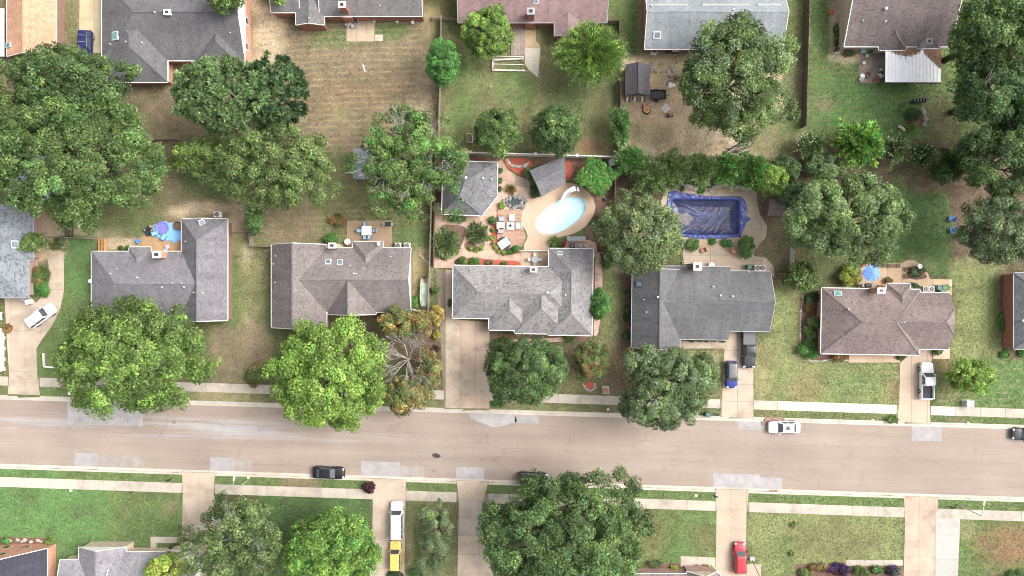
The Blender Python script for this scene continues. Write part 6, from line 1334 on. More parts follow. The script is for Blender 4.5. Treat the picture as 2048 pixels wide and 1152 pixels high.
# street furniture
def mailbox(px, py, label, mat='black'):
    t = thing('mailbox', label, 'mailbox', P(px, py)); MB().box((0, 0, .5), (.1, .1, 1.0)).build('post', MT[mat], t); V = [(x * .25, .1 * math.cos(a), 1.08 + .11 * math.sin(a)) for x in (-1, 1) for a in [R(20 * k) for k in range(10)]] + [(x * .25, y * .1, .98) for x in (-1, 1) for y in (-1, 1)]
    MB().add(V, [(i, i + 1, 11 + i, 10 + i) for i in range(9)] + [tuple(range(10)), tuple(range(10, 20)), (0, 10, 23, 21), (9, 20, 22, 19)]).box((0, 0, 1.03), (.5, .2, .1)).build('box', MT[mat], t)
mailbox(343, 957, 'black mailbox beside the south driveway with L shaped walk'); mailbox(1431, 828, 'black mailbox beside the teal green verge bin'); mailbox(1898, 1012, 'black mailbox by the two tone driveway'); mailbox(1428, 990, 'dark mailbox on the verge by the tan south driveway')
def lamp(px, py, label, ang, h=5.6):
    t = thing('street_lamp', label, 'street lamp', P(px, py)); MB().tube([(0, 0, 0), (0, 0, h * .6), (.02, 0, h)], [.11, .085, .06], 10).build('pole', MT['steel'], t)
    d = Vector((math.cos(R(ang)), math.sin(R(ang)), 0)); MB().tube([(0, 0, h), d * .7 + Vector((0, 0, h + .25)), d * 1.7 + Vector((0, 0, h + .3))], [.05, .045, .04], 8).build('arm', MT['steel'], t)
    MB().box(d * 2.0 + Vector((0, 0, h + .28)), (.75, .3, .14), R(ang), .8).build('lamp_head', MT['offwhite'], t)
lamp(494, 962, 'grey street lamp on the south verge beside the pale repair patch', 82); lamp(1915, 1009, 'grey street lamp on the south verge by the two tone driveway', 84)
t = thing('transformer_cabinet', 'pale green electrical cabinet at the pavement beside the lawn', 'utility box', P(1932, 806)); MB().box((0, 0, .06), (1.45, 1.1, .12)).build('pad', MT['concrete'], t); MB().box((.1, 0, .5), (1.05, .9, .8)).build('cabinet', MT['teal'], t); MB().box((.1, .02, .93), (1.12, .98, .08)).build('lid', MT['teal'], t)
t = thing('transformer_cabinet', 'brown topped utility box on a pale pad by the pavement', 'utility box', P(1211, 780)); MB().box((0, 0, .06), (1.1, 1.2, .12)).build('pad', MT['palestone'], t); MB().box((0, -.05, .4), (.7, .7, .6), taper=.92).build('cabinet', MT['cream'], t); MB().box((0, -.05, .72), (.68, .68, .05)).build('lid', MT['terracotta'], t)
def meter(px, py, label, m='white'):
    t = thing('meter_cover', label, 'meter cover', P(px, py)); MB().box((0, 0, .03), (.45, .45, .07)).build('frame', MT['concrete'], t); MB().cyl((0, 0, .06), .17, .02, 12).build('lid', MT[m], t)
meter(1745, 841, 'square white meter cover in the verge by the cream driveway'); meter(1936, 846, 'small white meter cover in the verge by the electrical cabinet'); meter(1216, 819, 'pale meter cover in the verge beside the big street tree', 'teal'); meter(1392, 991, 'round white meter cover on the south verge'); meter(142, 981, 'white meter cover at the edge of the bright green lawn'); meter(139, 787, 'small pale meter cover in the verge under the oak'); meter(497, 955, 'pale meter box beside the south street lamp')
t = thing('foam_plank', 'white plank lying on the dry mown lawn', 'plank', P(728, 137), R(-72)); MB().box((0, 0, .06), (1.2, .17, .1), taper=.97).build('plank', MT['white'], t); MB().box((0, 0, .115), (1.1, .04, .012)).build('rib', MT['offwhite'], t)
t = thing('drain_pipe', 'white downspout pipe lying on the grass near the air conditioners', 'pipe', P(848, 518), R(-48)); MB().tube([(-.9, 0, .06), (.8, 0, .06), (.95, .08, .07)], .05, 8).build('pipe', MT['white'], t); MB().tube([(-.98, 0, .06), (-.88, 0, .06)], .065, 8).build('collar', MT['offwhite'], t)
t = thing('garden_bench', 'white slatted bench in the grass by the brown shed', 'bench', P(1535, 414), R(82))
for k in range(4): MB().box((0, -.3 + k * .2, .42), (1.7, .16, .04)).build('slat', MT['white'], t)
for s in (-1, 1): MB().box((s * .7, 0, .2), (.06, .7, .4)).build('leg', MT['white'], t)
t = thing('diving_board', 'white diving board at the end of the covered pool', 'diving board', P(1336, 429)); MB().box((.2, 0, .55), (2.6, .45, .06)).build('board', MT['offwhite'], t); MB().box((-.7, 0, .27), (.6, .4, .5)).build('stand', MT['steel'], t)
t = thing('storage_box', 'pale blue storage box at the fence corner behind the pool house', 'storage box', P(896, 315)); MB().box((0, 0, .7), (1.2, .9, 1.4)).build('box', MT['teal'], t); MB().box((0, 0, 1.44), (1.3, 1.0, .08)).build('lid', MT['paleblue'], t)
t = thing('planter_box', 'white planter box against the garden side of the fence by the trees', 'planter', P(940, 277)); MB().box((0, 0, .3), (.9, 1.4, .6)).build('box', MT['offwhite'], t); MB().box((0, 0, .61), (.75, 1.25, .03)).build('soil', MT['mulch'], t)
for px, py, l in ((712, 45, 'dark barrel grill on the red brick house patio'),): grill(px, py, l, 0, .7)
for px, py, l, m in ((738, 40, 'white pot beside the tan back step', 'white'), (749, 44, 'offwhite pot at the corner of the straw coloured patio', 'offwhite'), (795, 45, 'pale pot against the red brick wall', 'offwhite'), (826, 46, 'white pot near the rail fence', 'white')): pot(px, py, l, .25, m)
chair(696, 50, 'grey patio chair beside the tall brick chimney', 'steel', 150, .7, frame='grey'); chair(708, 52, 'grey reclining chair turned to the straw coloured patio', 'steel', 200, .8, frame='grey')
def arbor():
    t = thing('arbor', 'white slatted garden arbor over a paved bed behind the mauve house', 'arbor', P(1016, 130))
    for sx in (-1, 1):
        for sy in (-1, 1): MB().box((sx * 2.1, sy * .6, 1.1), (.1, .1, 2.2)).build('post', MT['offwhite'], t)
    for s in (-1, 1): MB().box((0, s * .6, 2.25), (4.8, .08, .12), -.02).build('beam', MT['offwhite'], t)
arbor()
# small items: mini tee-stakes on front of the pink brick house
for px, py, l in ((1394, 1131, 'dark wreath pot at the window side of the pink brick porch'), (1408, 1131, 'dark wreath pot at the driveway side of the pink brick porch')): pot(px, py, l, .25, 'brownwood')
t = thing('basketball_hoop', 'portable basketball hoop beside the red car', 'basketball hoop', P(1502, 1122)); MB().box((.1, .4, .15), (.9, .7, .3), taper=.8).build('base', MT['grey'], t); MB().tube([(.1, .2, .3), (.5, -1.4, 2.4)], .05).build('pole', MT['dkmetal'], t); MB().box((.55, -1.5, 2.6), (1.1, .06, .8)).build('backboard', MT['offwhite'], t)
# ------------------------------------------------------------------ vegetation
LC = dict(mid=(.092, .142, .038), dark=(.062, .108, .036), lime=(.140, .232, .045), yel=(.30, .31, .06), blue=(.130, .205, .078), olive=(.110, .152, .050), orange=(.27, .175, .06), grey=(.110, .155, .075),
          bright=(.070, .190, .040), red=(.30, .03, .04), plum=(.055, .014, .022), yg=(.170, .260, .050), sage=(.125, .178, .072), emer=(.076, .146, .044), rust=(.23, .13, .05), lav=(.055, .028, .10), tip=(.25, .25, .14), deep=(.052, .094, .038))
for k_ in LC: LC[k_] = tuple(min(.6, v * 1.15 + .004) for v in LC[k_])
def crown_mesh(seed, rx, ry, rz, kind='broad', c1='mid', c2='mid', mix=.25, clump=.85, leaf=.30, dens=1.0, low=-.30, rough=.18, tip=None, tone=.36):
    g = np.random.default_rng(seed); pts = []; nrm = []; cs = []; lens = []; wid = []; dirs = []
    A = np.array(LC[c1]); B = np.array(LC[c2]); Rm = (rx * ry) ** .5
    ph = g.random((5, 3)) * 6.28; kk = g.uniform(1.5, 4.5, (5, 3))
    def lobe(d): return 1 + rough * sum(np.sin(d[:, 0] * kk[i, 0] * 1.5 + ph[i, 0]) * np.sin(d[:, 1] * kk[i, 1] * 1.5 + ph[i, 1]) * np.cos(d[:, 2] * kk[i, 2] + ph[i, 2]) for i in range(5)) * .75
    def sph(n, zmin):
        z = g.uniform(zmin, 1, n); a = g.uniform(0, 6.2832, n); r = np.sqrt(np.maximum(0, 1 - z * z)); return np.stack([r * np.cos(a), r * np.sin(a), z], 1)
    S = np.array([rx, ry, rz])
    if kind in ('broad', 'pine', 'hedge'):
        area = 2 * math.pi * Rm * (Rm * .55 + rz * .45); nc = max(8, int(dens * area / (clump ** 2 * .56)))
        d = sph(nc, low); rad = np.where(g.random(nc) < .68, g.uniform(.82, 1.0, nc), g.uniform(.45, .80, nc)); 
        if kind == 'hedge': d[:, :2] = g.uniform(-1, 1, (nc, 2)); d[:, 2] = g.uniform(.2, .9, nc); rad[:] = 1
        lb = lobe(d); zf = np.where(d[:, 2] > .5, 1 + (lb - 1) * .35, lb); C = d * S * np.stack([lb * rad, lb * rad, zf * rad], 1)
        if kind != 'hedge':                                  # shaded inner layer so the crown closes from above
            ki = np.arange(nc) % 4 == 0; r_ = .80 * np.sqrt(g.random(ki.sum())); a_ = g.random(ki.sum()) * 6.2832; C[ki] = np.stack([rx * r_ * np.cos(a_), ry * r_ * np.sin(a_), rz * g.uniform(-.15, .55, ki.sum()) * np.sqrt(1 - r_ * r_)], 1)
        # pull neighbouring clumps together into boughs
        nb = max(4, nc // 15); bd = sph(nb, low); bl = lobe(bd); bl = np.where(bd[:, 2] > .5, 1 + (bl - 1) * .35, bl); bc = bd * S * (bl * g.uniform(.84, 1.03, nb))[:, None]
        if kind != 'hedge':
            idx = np.argmin(((C[:, None, :] - bc[None]) ** 2).sum(2), 1); C = C + (bc[idx] - C) * .24; lift = g.normal(0, .55 * clump, nb)[idx]; C[:, 2] += lift
            bt = g.normal(0, tone * .55, nb)[idx]
        else: bt = np.zeros(nc)
        cr = clump * g.uniform(.65, 1.25, nc); tn = np.exp(g.normal(0, tone * .6, nc) + bt); mx = (g.random(nc) < mix).astype(float) * g.uniform(.4, 1, nc)
        nl = np.maximum(10, (cr ** 2 * (3.4 if kind != 'pine' else 4.6) / (leaf * leaf * .34)).astype(int))
        I = np.repeat(np.arange(nc), nl); n = len(I); q = g.normal(size=(n, 3)); q /= np.linalg.norm(q, axis=1)[:, None]; q[:, 2] = np.abs(q[:, 2]) * 1.0 - .22
        out = C / (S * 1.0); out /= np.linalg.norm(out, axis=1)[:, None] + 1e-6
        if kind == 'pine':
            p = C[I] + q * cr[I, None] * g.uniform(.15, .55, n)[:, None]; ax = q; nn = np.cross(q, g.normal(size=(n, 3))); ln = leaf * g.uniform(.9, 1.5, n); wd = ln * .30
        else:
            p = C[I] + q * (cr[I] * g.uniform(.45, 1.0, n) ** .6)[:, None] * np.array([1, 1, .75]); nn = q * .55 + out[I] * .35 + np.array([0, 0, .45]) + g.normal(0, .42, (n, 3)); ax = np.cross(nn, g.normal(size=(n, 3))); ln = leaf * g.uniform(.6, 1.35, n); wd = ln * .62
        c = A * (1 - mx[I, None]) + B * mx[I, None]; c = c * (tn[I] * np.exp(g.normal(0, .34, n)))[:, None]
        if tip: k = g.random(n) < tip[1]; c[k] = np.array(LC[tip[0]]) * g.uniform(.8, 1.3, k.sum())[:, None]
    else:                                                    # arching sprays of narrow leaves
        ns = max(14, int(dens * 26 * Rm ** 1.25)); d = sph(ns, .02); L = lobe(d) * g.uniform(.75, 1.1, ns); nl = max(10, int(34 * min(2.0, max(.6, Rm / 2.2)))); I = np.repeat(np.arange(ns), nl); n = len(I); t = g.uniform(.25, 1, n)
        arch = d[I] * S * (L[I] * t)[:, None]; arch[:, 2] += rz * .25 * np.sin(t * 3.0) - rz * .18 * t ** 3; sd_ = g.normal(size=(n, 3)); ax = d[I] * 1.0 + sd_ * .55 + np.array([0, 0, .15])
        p = arch + sd_ * .10 * Rm ** .3; nn = np.array([0, 0, 1.0]) + g.normal(0, .45, (n, 3)); ln = leaf * g.uniform(.8, 1.5, n); wd = ln * .32; tn = np.exp(g.normal(0, tone, ns))
        mx = (g.random(ns) < mix).astype(float)
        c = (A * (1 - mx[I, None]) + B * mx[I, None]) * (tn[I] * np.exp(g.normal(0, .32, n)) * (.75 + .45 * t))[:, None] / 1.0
        if tip: k = (g.random(n) < tip[1]) & (t > .7); c[k] = np.array(LC[tip[0]]) * g.uniform(.8, 1.3, k.sum())[:, None]
    ax /= np.linalg.norm(ax, axis=1)[:, None] + 1e-9; nn = nn - ax * (nn * ax).sum(1)[:, None]; nn /= np.linalg.norm(nn, axis=1)[:, None] + 1e-9; sd2 = np.cross(nn, ax)
    p0 = p - ax * (ln / 2)[:, None]; p2 = p + ax * (ln / 2)[:, None]; m_ = p + nn * (ln * .06)[:, None]; p1 = m_ - sd2 * (wd / 2)[:, None]; p3 = m_ + sd2 * (wd / 2)[:, None]
    V = np.stack([p0, p1, p2, p3], 1).reshape(-1, 3).astype(np.float32); nf = len(p)
    V[:, 2] = np.maximum(V[:, 2], -rz * .95)
    me = bpy.data.meshes.new('crown'); me.vertices.add(nf * 4); me.vertices.foreach_set('co', V.reshape(-1)); me.loops.add(nf * 4); me.loops.foreach_set('vertex_index', np.arange(nf * 4, dtype=np.int32)); me.polygons.add(nf)
    me.polygons.foreach_set('loop_start', np.arange(0, nf * 4, 4, dtype=np.int32)); me.polygons.foreach_set('loop_total', np.full(nf, 4, np.int32))
    at = me.color_attributes.new('Col', 'FLOAT_COLOR', 'POINT'); col = np.ones((nf, 4, 4), np.float32); col[:, :, :3] = np.clip(c, 0, .9)[:, None, :]; at.data.foreach_set('color', col.reshape(-1))
    me.update(); me.materials.append(FOL); return me, nf
NLEAF = 0
def limbs(rg, h0, rx, ry, hc, rz, r0, n=8, reach=.72):
    b = MB(); b.tube([(0, 0, -.1), (rg.uniform(-.1, .1), rg.uniform(-.1, .1), h0 * .5), (rg.uniform(-.15, .15), rg.uniform(-.15, .15), h0), (0, 0, hc - rz * .45)], [r0 * 1.3, r0, r0 * .8, r0 * .4], 9)
    for k in range(n):
        a = 6.2832 * k / n + rg.uniform(-.3, .3); f = reach * rg.uniform(.7, 1.1); e = (rx * f * math.cos(a), ry * f * math.sin(a), hc + rz * rg.uniform(-.25, .15)); z0 = h0 * rg.uniform(.75, 1.1)
        b.tube([(0, 0, z0), (e[0] * .45, e[1] * .45, z0 + (e[2] - z0) * .62), e], [r0 * .5, r0 * .32, r0 * .08], 6)
        for q in (-1, 1):
            a2 = a + q * .5; b.tube([(e[0] * .45, e[1] * .45, z0 + (e[2] - z0) * .62), (rx * f * .9 * math.cos(a2), ry * f * .9 * math.sin(a2), e[2] + rz * .05)], [r0 * .26, r0 * .06], 5)
    return b
def bare(rg, n, h0, rx, ry, z1, r0, depth=3, cz=0):
    b = MB()
    def grow(p, d, L, r, k):
        q = p + d * L * .5 + Vector((rg.uniform(-1, 1), rg.uniform(-1, 1), rg.uniform(-.3, .6))) * L * .08; e = p + d * L
        b.tube([p, q, e], [r, r * .78, r * .5], 5)
        if k:
            for _ in range(3 if k > 1 else 4):
                d2 = (d + Vector((rg.uniform(-.75, .75), rg.uniform(-.75, .75), rg.uniform(-.2, .5)))).normalized(); grow(p + d * L * rg.uniform(.45, 1.0), d2, L * rg.uniform(.4, .68), r * .62, k - 1)
    for i in range(n):
        a = 6.2832 * i / n + rg.uniform(-.4, .4); d = Vector((rx * math.cos(a), ry * math.sin(a), z1 - h0)); L = d.length * .55; grow(Vector((0, 0, h0)), d.normalized(), L, r0, depth)
    return b
def tree(name, label, px, py, rpx, rpy, hc, rz, c1, c2='mid', mix=.25, kind='broad', clump=.85, leaf=.32, dens=1.0, dead=0, group='trees in the yards and along the street', seed=None, tip=None, rough=.18, low=-.30, tone=.36, cat='tree', trunk=True, hide=1.0):
    global NLEAF
    c = P(px, py, hc); s = (H - hc) / H / PPM; rx, ry = rpx * s, rpy * s; sd_ = seed or int(px * 7 + py * 13); rg = random.Random(sd_)
    t = thing(name, label, cat, (c.x, c.y, 0), 0, group)
    me, n = crown_mesh(sd_, rx * .93 - clump * .3, ry * .93 - clump * .3, rz, kind, c1, c2, mix, clump, leaf, dens, low, rough, tip, tone); NLEAF += n
    link('crown', me, t, (0, 0, hc))
    if trunk: limbs(rg, max(.6, hc - rz * .75), rx, ry, hc, rz, .05 * (rx * ry) ** .5 ** 1 + .06, 8 if rx > 3 else 5).build('trunk', MT['bark'], t, smooth=True)
    if dead: bare(rg, dead, hc - rz * .3, rx * .95, ry * .95, hc + rz * 1.02, .065, 3).build('dead_branches', MT['palebark'], t, smooth=True)
    return t
def shrub(label, px, py, r, c1, c2=None, kind='broad', h=None, ry=None, mix=.3, leaf=.16, clump=None, dens=1.0, name='shrub', tip=None, group=None, cat='shrub', rough=.12, tone=.22, stems=True):
    global NLEAF
    rm = r / PPM; rym = (ry or r) / PPM; h = h or max(.5, min(3.2, 1.3 * min(rm, rym) + .3)); c = P(px, py, h * .5); sd_ = int(px * 11 + py * 17); t = thing(name, label, cat, (c.x, c.y, 0), 0, group)
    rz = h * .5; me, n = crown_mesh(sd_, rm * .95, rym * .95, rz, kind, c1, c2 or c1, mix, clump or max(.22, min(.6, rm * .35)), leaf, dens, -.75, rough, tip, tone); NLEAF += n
    if kind == 'spray': link('foliage', me, t, (0, 0, .25)); [setattr(v, 'co', v.co) for v in ()]
    else: link('foliage', me, t, (0, 0, h * .5))
    b = MB(); rg = random.Random(sd_)
    for k in range(4 if rm > .5 else 3):
        a = k * 2.1 + .4; e = (rm * .5 * math.cos(a), rym * .5 * math.sin(a), h * .6); b.tube([(e[0] * .15, e[1] * .15, -.03), (e[0] * .6, e[1] * .6, h * .35), e], [.035, .025, .012], 5)
    b.build('stem', MT['bark'], t)
    return t
# --- large trees: label, centre and half size on the plan, crown height, crown half depth, colours
tree('oak_tree', 'deep green broad tree rising over the roof beside the navy car', 140, 165, 138, 72, 9, 5.0, 'dark', 'mid', .4, clump=.8, leaf=.30)
tree('oak_tree', 'huge spreading olive green tree above the pale outbuilding', 150, 318, 185, 132, 10, 5.5, 'mid', 'emer', .45, clump=.9, leaf=.32, tip=('tip', .02))
tree('pine_tree', 'bluish green pine with tufted needles behind the dark grey house', 455, 192, 116, 84, 10, 5.5, 'blue', 'sage', .35, 'pine', .95, .46, 1.5, tone=.25, rough=.08)
tree('pine_tree', 'darker pine crown beside the tufted bluish pine', 560, 190, 66, 82, 8.5, 5, 'deep', 'blue', .35, 'pine', .9, .44, 1.4, rough=.1)
tree('ash_tree', 'olive tree with straw coloured tips between the pines and the shed', 545, 335, 135, 92, 8.5, 4.5, 'mid', 'olive', .5, clump=.8, leaf=.30, tip=('tip', .04), rough=.3, dens=.85)
tree('ash_tree', 'small yellowish tree beside the thin wood fence', 405, 315, 66, 48, 5.5, 3.0, 'olive', 'yg', .5, clump=.7, leaf=.28, rough=.3, dens=.75)
tree('ash_tree', 'green tree with grey dead branches beside the pool house', 820, 325, 112, 108, 8.5, 4.5, 'mid', 'bright', .3, clump=.8, leaf=.30, dead=9, rough=.32, dens=.8, tip=('tip', .02))
tree('young_tree', 'light green rounded tree in front of the mauve roof', 975, 66, 56, 55, 5.5, 3.2, 'lime', 'mid', .55, clump=.45, leaf=.24, rough=.14)
tree('young_tree', 'bright green egg shaped tree astride the plank fence', 885, 126, 36, 50, 5, 3.2, 'bright', 'emer', .3, clump=.5, leaf=.24, rough=.12)
tree('young_tree', 'wide yellow green feathery tree over the mauve extension roof', 1182, 110, 80, 70, 5.5, 3.0, 'mid', 'lime', .5, 'spray', .6, .26, 4.5, rough=.08)
tree('magnolia_tree', 'dark rounded tree behind the pool house fence nearer the dead branches', 995, 264, 50, 50, 4.8, 3.2, 'mid', 'dark', .4, clump=.5, leaf=.26, rough=.12)
tree('magnolia_tree', 'dark rounded tree rising behind the open pavilion', 1110, 262, 54, 56, 5, 3.4, 'dark', 'mid', .4, clump=.55, leaf=.26, rough=.12)
tree('oak_tree', 'broad olive green oak over the silver grey house yard', 1468, 158, 122, 132, 9.5, 5.5, 'mid', 'grey', .5, clump=.85, leaf=.30, tip=('tip', .03))
tree('oak_tree', 'tall dense dark tree in the wooded corner above the lawn', 1985, 70, 98, 95, 11, 6, 'mid', 'dark', .5, clump=.9, leaf=.32)
tree('oak_tree', 'dark middle tree of the wooded corner beside the ribbed patio cover', 1990, 190, 96, 75, 10, 5.5, 'dark', 'emer', .3, clump=.85, leaf=.30, dead=2)
tree('oak_tree', 'dark lower tree of the wooded corner beside the mulch bed', 2000, 320, 88, 75, 9, 5, 'dark', 'mid', .4, clump=.85, leaf=.30)
tree('oak_tree', 'shadowy tree at the far edge of the wooded corner', 2075, 240, 70, 110, 10, 5.5, 'deep', 'dark', .4, clump=.9, leaf=.32)
tree('elm_tree', 'pale grey green tree overhanging the red brick wall with windows', 1995, 462, 80, 76, 8.5, 4.5, 'grey', 'olive', .45, clump=.75, leaf=.28, dead=2, tip=('tip', .03))
tree('oak_tree', 'round grey green tree between the brown shed and the brown house', 1692, 432, 132, 100, 9, 5, 'sage', 'mid', .5, clump=.85, leaf=.28)
tree('elm_tree', 'olive tree with pale tips between the two pools', 1278, 470, 92, 86, 8, 4.5, 'olive', 'grey', .5, clump=.75, leaf=.28, tip=('tip', .09), rough=.25)
tree('oak_tree', 'broad leafy green oak hiding the front of the mauve grey house', 270, 715, 165, 126, 9.5, 5.5, 'mid', 'lime', .5, clump=.95, leaf=.34, rough=.15)
tree('maple_tree', 'bright lime green maple with yellow patches at the kerb', 660, 748, 121, 121, 8.5, 6.0, 'lime', 'yg', .45, clump=.9, leaf=.34, rough=.16)
tree('oak_tree', 'dark green round tree on the front lawn of the speckled house', 1052, 740, 90, 76, 7.5, 4.5, 'dark', 'mid', .35, clump=.7, leaf=.26, rough=.15)
tree('dogwood_tree', 'small bronze tinged tree beside the heart shaped bed', 1183, 718, 46, 42, 4, 2.6, 'olive', 'rust', .3, clump=.5, leaf=.22, dens=.8)
tree('oak_tree', 'grey green street tree shading the teal verge bin', 1330, 776, 92, 88, 8, 4.8, 'grey', 'mid', .5, clump=.75, leaf=.28, rough=.25, tip=('tip', .02))
tree('oak_tree', 'small grey green tree joined to the street tree above the charcoal gable', 1405, 745, 34, 42, 6, 3, 'sage', 'mid', .4, clump=.65, leaf=.27, rough=.2)
tree('maple_tree', 'yellow green little tree on the lawn near the electrical cabinet', 1940, 752, 48, 37, 4, 2.8, 'yg', 'lime', .4, clump=.5, leaf=.24, rough=.2)
tree('oak_tree', 'very large dark green tree over the black car at the south kerb', 1126, 1068, 182, 136, 10, 5.5, 'dark', 'mid', .5, clump=.95, leaf=.30, rough=.22)
tree('maple_tree', 'bright green round maple beside the white van', 662, 1106, 102, 90, 8, 5, 'lime', 'bright', .35, clump=.8, leaf=.32, rough=.14)
tree('ash_tree', 'dull green tree with bare white branches beside the south walk', 465, 1082, 100, 92, 8, 4.5, 'olive', 'dark', .4, clump=.75, leaf=.28, dead=8, dens=.6, rough=.3)
tree('birch_tree', 'thin sparse grey green tree on the narrow lawn between south drives', 872, 1062, 34, 62, 6, 3.5, 'grey', 'olive', .4, clump=.5, leaf=.22, dens=.42, rough=.35)
tree('birch_tree', 'sparse grey sapling at the end of the narrow lawn', 860, 1135, 36, 30, 5, 2.6, 'grey', 'olive', .4, clump=.5, leaf=.22, dens=.38, rough=.35)
tree('maple_tree', 'autumn tinted bush at the corner of the dove grey house', 335, 1140, 44, 38, 4.5, 2.6, 'yg', 'yel', .4, clump=.55, leaf=.26)
tree('oak_tree', 'green treetop overlapping the ridge of the dark grey house', 450, -4, 42, 30, 7.5, 3.5, 'mid', 'yg', .3, clump=.7, leaf=.3)
tree('oak_tree', 'small leafy branch tree at the corner of the smoke grey roof', 556, -8, 20, 14, 5, 2, 'lime', 'mid', .3, clump=.5, leaf=.28)
tree('oak_tree', 'dark tree standing below the orange tile coloured roof', -30, 240, 60, 120, 9, 5, 'mid', 'olive', .4, clump=.9, leaf=.32)
tree('maple_tree', 'autumn orange tree over the brown grey roof corner', 795, 645, 40, 34, 4.5, 2.6, 'olive', 'orange', .45, clump=.5, leaf=.25, dens=.8)
tree('maple_tree', 'orange leaved tree spilling over the pavement by the lime maple', 812, 790, 52, 40, 4.5, 2.6, 'olive', 'orange', .45, clump=.5, leaf=.25, dens=.8)
tree('maple_tree', 'rust coloured low tree filling the bed beside the tan driveway', 855, 745, 28, 50, 3.5, 2.2, 'olive', 'rust', .5, clump=.5, leaf=.25, dens=.75)
tree('maple_tree', 'patchy orange and green tree at the plank fence end', 842, 648, 26, 30, 4.0, 2.4, 'orange', 'olive', .5, clump=.45, leaf=.24)
def dead_tree():
    t = thing('dead_tree', 'leafless pale grey tree spreading over orange bushes', 'tree', P(822, 715), 0, 'trees in the yards and along the street'); rg = random.Random(12)
    MB().tube([(0, 0, -.1), (.05, .05, 1.5), (0, 0, 3)], [.22, .17, .14], 8).build('trunk', MT['palebark'], t, smooth=True)
    bare(rg, 16, 2.8, 4.2, 6.2, 6.0, .06, 4).build('branches', MT['palebark'], t, smooth=True)
dead_tree()
# --- crepe myrtles and hedge behind the covered pool
CM = 'crepe myrtles behind the covered pool'
for px, py, rx, ry, lab in ((1262, 322, 38, 36, 'feathery green crepe myrtle at the corner of the pool garden fence'), (1238, 255, 24, 50, 'dark climbing shrub along the fence by the dirt yard'), (1300, 355, 46, 44, 'spiky dark crepe myrtle over the diving board end'), (1345, 338, 46, 42, 'spiky crepe myrtle second from the fence corner'), (1398, 341, 48, 38, 'spiky crepe myrtle behind the middle of the covered pool'), (1452, 340, 46, 38, 'spiky crepe myrtle near the log pile'), (1503, 343, 40, 40, 'spiky crepe myrtle beside the yellow green bush')):
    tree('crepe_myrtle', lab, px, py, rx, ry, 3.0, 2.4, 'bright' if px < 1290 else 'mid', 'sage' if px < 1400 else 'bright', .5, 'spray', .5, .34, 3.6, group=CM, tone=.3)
tree('crepe_myrtle', 'vivid light green spiky bush among the white flowered shrubs', 1714, 290, 57, 54, 3.8, 2.6, 'lime', 'bright', .3, 'spray', .5, .46, 2.0, group='flowering shrubs along the lawn')
for px, py, rx, ry, c, lab in ((1622, 292, 36, 36, 'sage', 'grey green white flowered shrub at the end of the dark fence'), (1786, 298, 36, 40, 'sage', 'white flowered shrub next to the vivid spiky bush'), (1842, 312, 34, 34, 'dark', 'sparse white flowered shrub beside the mulch bed'), (1898, 330, 42, 42, 'dark', 'dark arching shrub at the edge of the wooded corner'), (1604, 553, 36, 32, 'mid', 'white speckled round shrub at the corner of the brown house')):
    tree('flowering_shrub', lab, px, py, rx, ry, 2.4, 1.9, c, 'mid', .4, 'spray' if px != 1604 else 'broad', .45, .32, 1.7 if px != 1604 else 1, group='flowering shrubs along the lawn', cat='shrub')
def blooms(label, spots, n, r, h):
    for (px, py) in spots:
        t = thing('blossom_cluster', label, 'flowers', P(px, py, h), 0, 'white blossoms on the shrubs'); t.location.z = 0; b = MB()
        rg = random.Random(int(px + py))
        for k in range(n):
            a, d = rg.random() * 6.28, r * rg.random() ** .5; x, y, s = d * math.cos(a), d * math.sin(a), rg.uniform(.04, .085); z = h + .55 - .25 * (d / r) ** 2
            b.lathe((x, y, z), [(s * .3, 0), (s, .06), (s * .5, .12)], 5)
        b.tube([(0, 0, 0), (0, 0, h + .4)], .02, 5); stuff(b.build('petals', MT['flower'], t))
blooms('loose white blossoms topping a shrub along the lawn', ((1614, 285), (1786, 290), (1842, 305)), 22, 2.0, 3.5)
blooms('loose white blossoms topping the round shrub at the house corner', ((1606, 548),), 24, 2.0, 3.4)
tree('elaeagnus_bush', 'yellow green bush at the end of the crepe myrtle hedge', 1543, 362, 34, 34, 3.0, 2.2, 'yg', 'lime', .4, clump=.5, leaf=.24, group=None, cat='shrub')
for px, py, r, ry, c1, c2, lab in ((1570, 340, 34, 30, 'dark', 'mid', 'dark green bush between the yellow bush and the grey green tree'), (1640, 330, 36, 26, 'sage', 'dark', 'grey green understory bush in front of the flowering shrubs'), (1585, 395, 30, 36, 'deep', 'dark', 'dark bush hiding the brown shed'), (1885, 345, 30, 22, 'emer', 'dark', 'low glossy bush at the edge of the mulch bed')):
    tree('understory_bush', lab, px, py, r, ry, 2.2, 1.8, c1, c2, .4, clump=.5, leaf=.25, group=None, cat='shrub')
# pergola smothered in vine
def pergola():
    t = thing('vine_pergola', 'square pergola covered by bright green vine beside the pool', 'pergola', P(1192, 353, 2.4), R(-32)); t.location.z = 0
    global NLEAF
    for sx in (-1, 1):
        for sy in (-1, 1): MB().box((sx * 1.9, sy * 1.7, 1.15), (.14, .14, 2.3)).build('post', MT['wood'], t)
    for s in (-1, 1): MB().box((0, s * 1.7, 2.3), (4.6, .1, .18)).build('beam', MT['wood'], t)
    for k in range(6): MB().box((-1.9 + k * .76, 0, 2.42), (.07, 4.2, .12)).build('rafter', MT['wood'], t)
    me, n = crown_mesh(77, 2.35, 2.2, .42, 'hedge', 'bright', 'yg', .25, .42, .2, 1.7, -.3, .08, None, .2); NLEAF += n; link('vine', me, t, (0, 0, 2.6))
    me, n = crown_mesh(78, 2.5, 2.3, .25, 'hedge', 'yg', 'lime', .5, .3, .2, .35, -.6, .05, None, .2); NLEAF += n; link('vine_fringe', me, t, (0, 0, 2.35))
pergola()
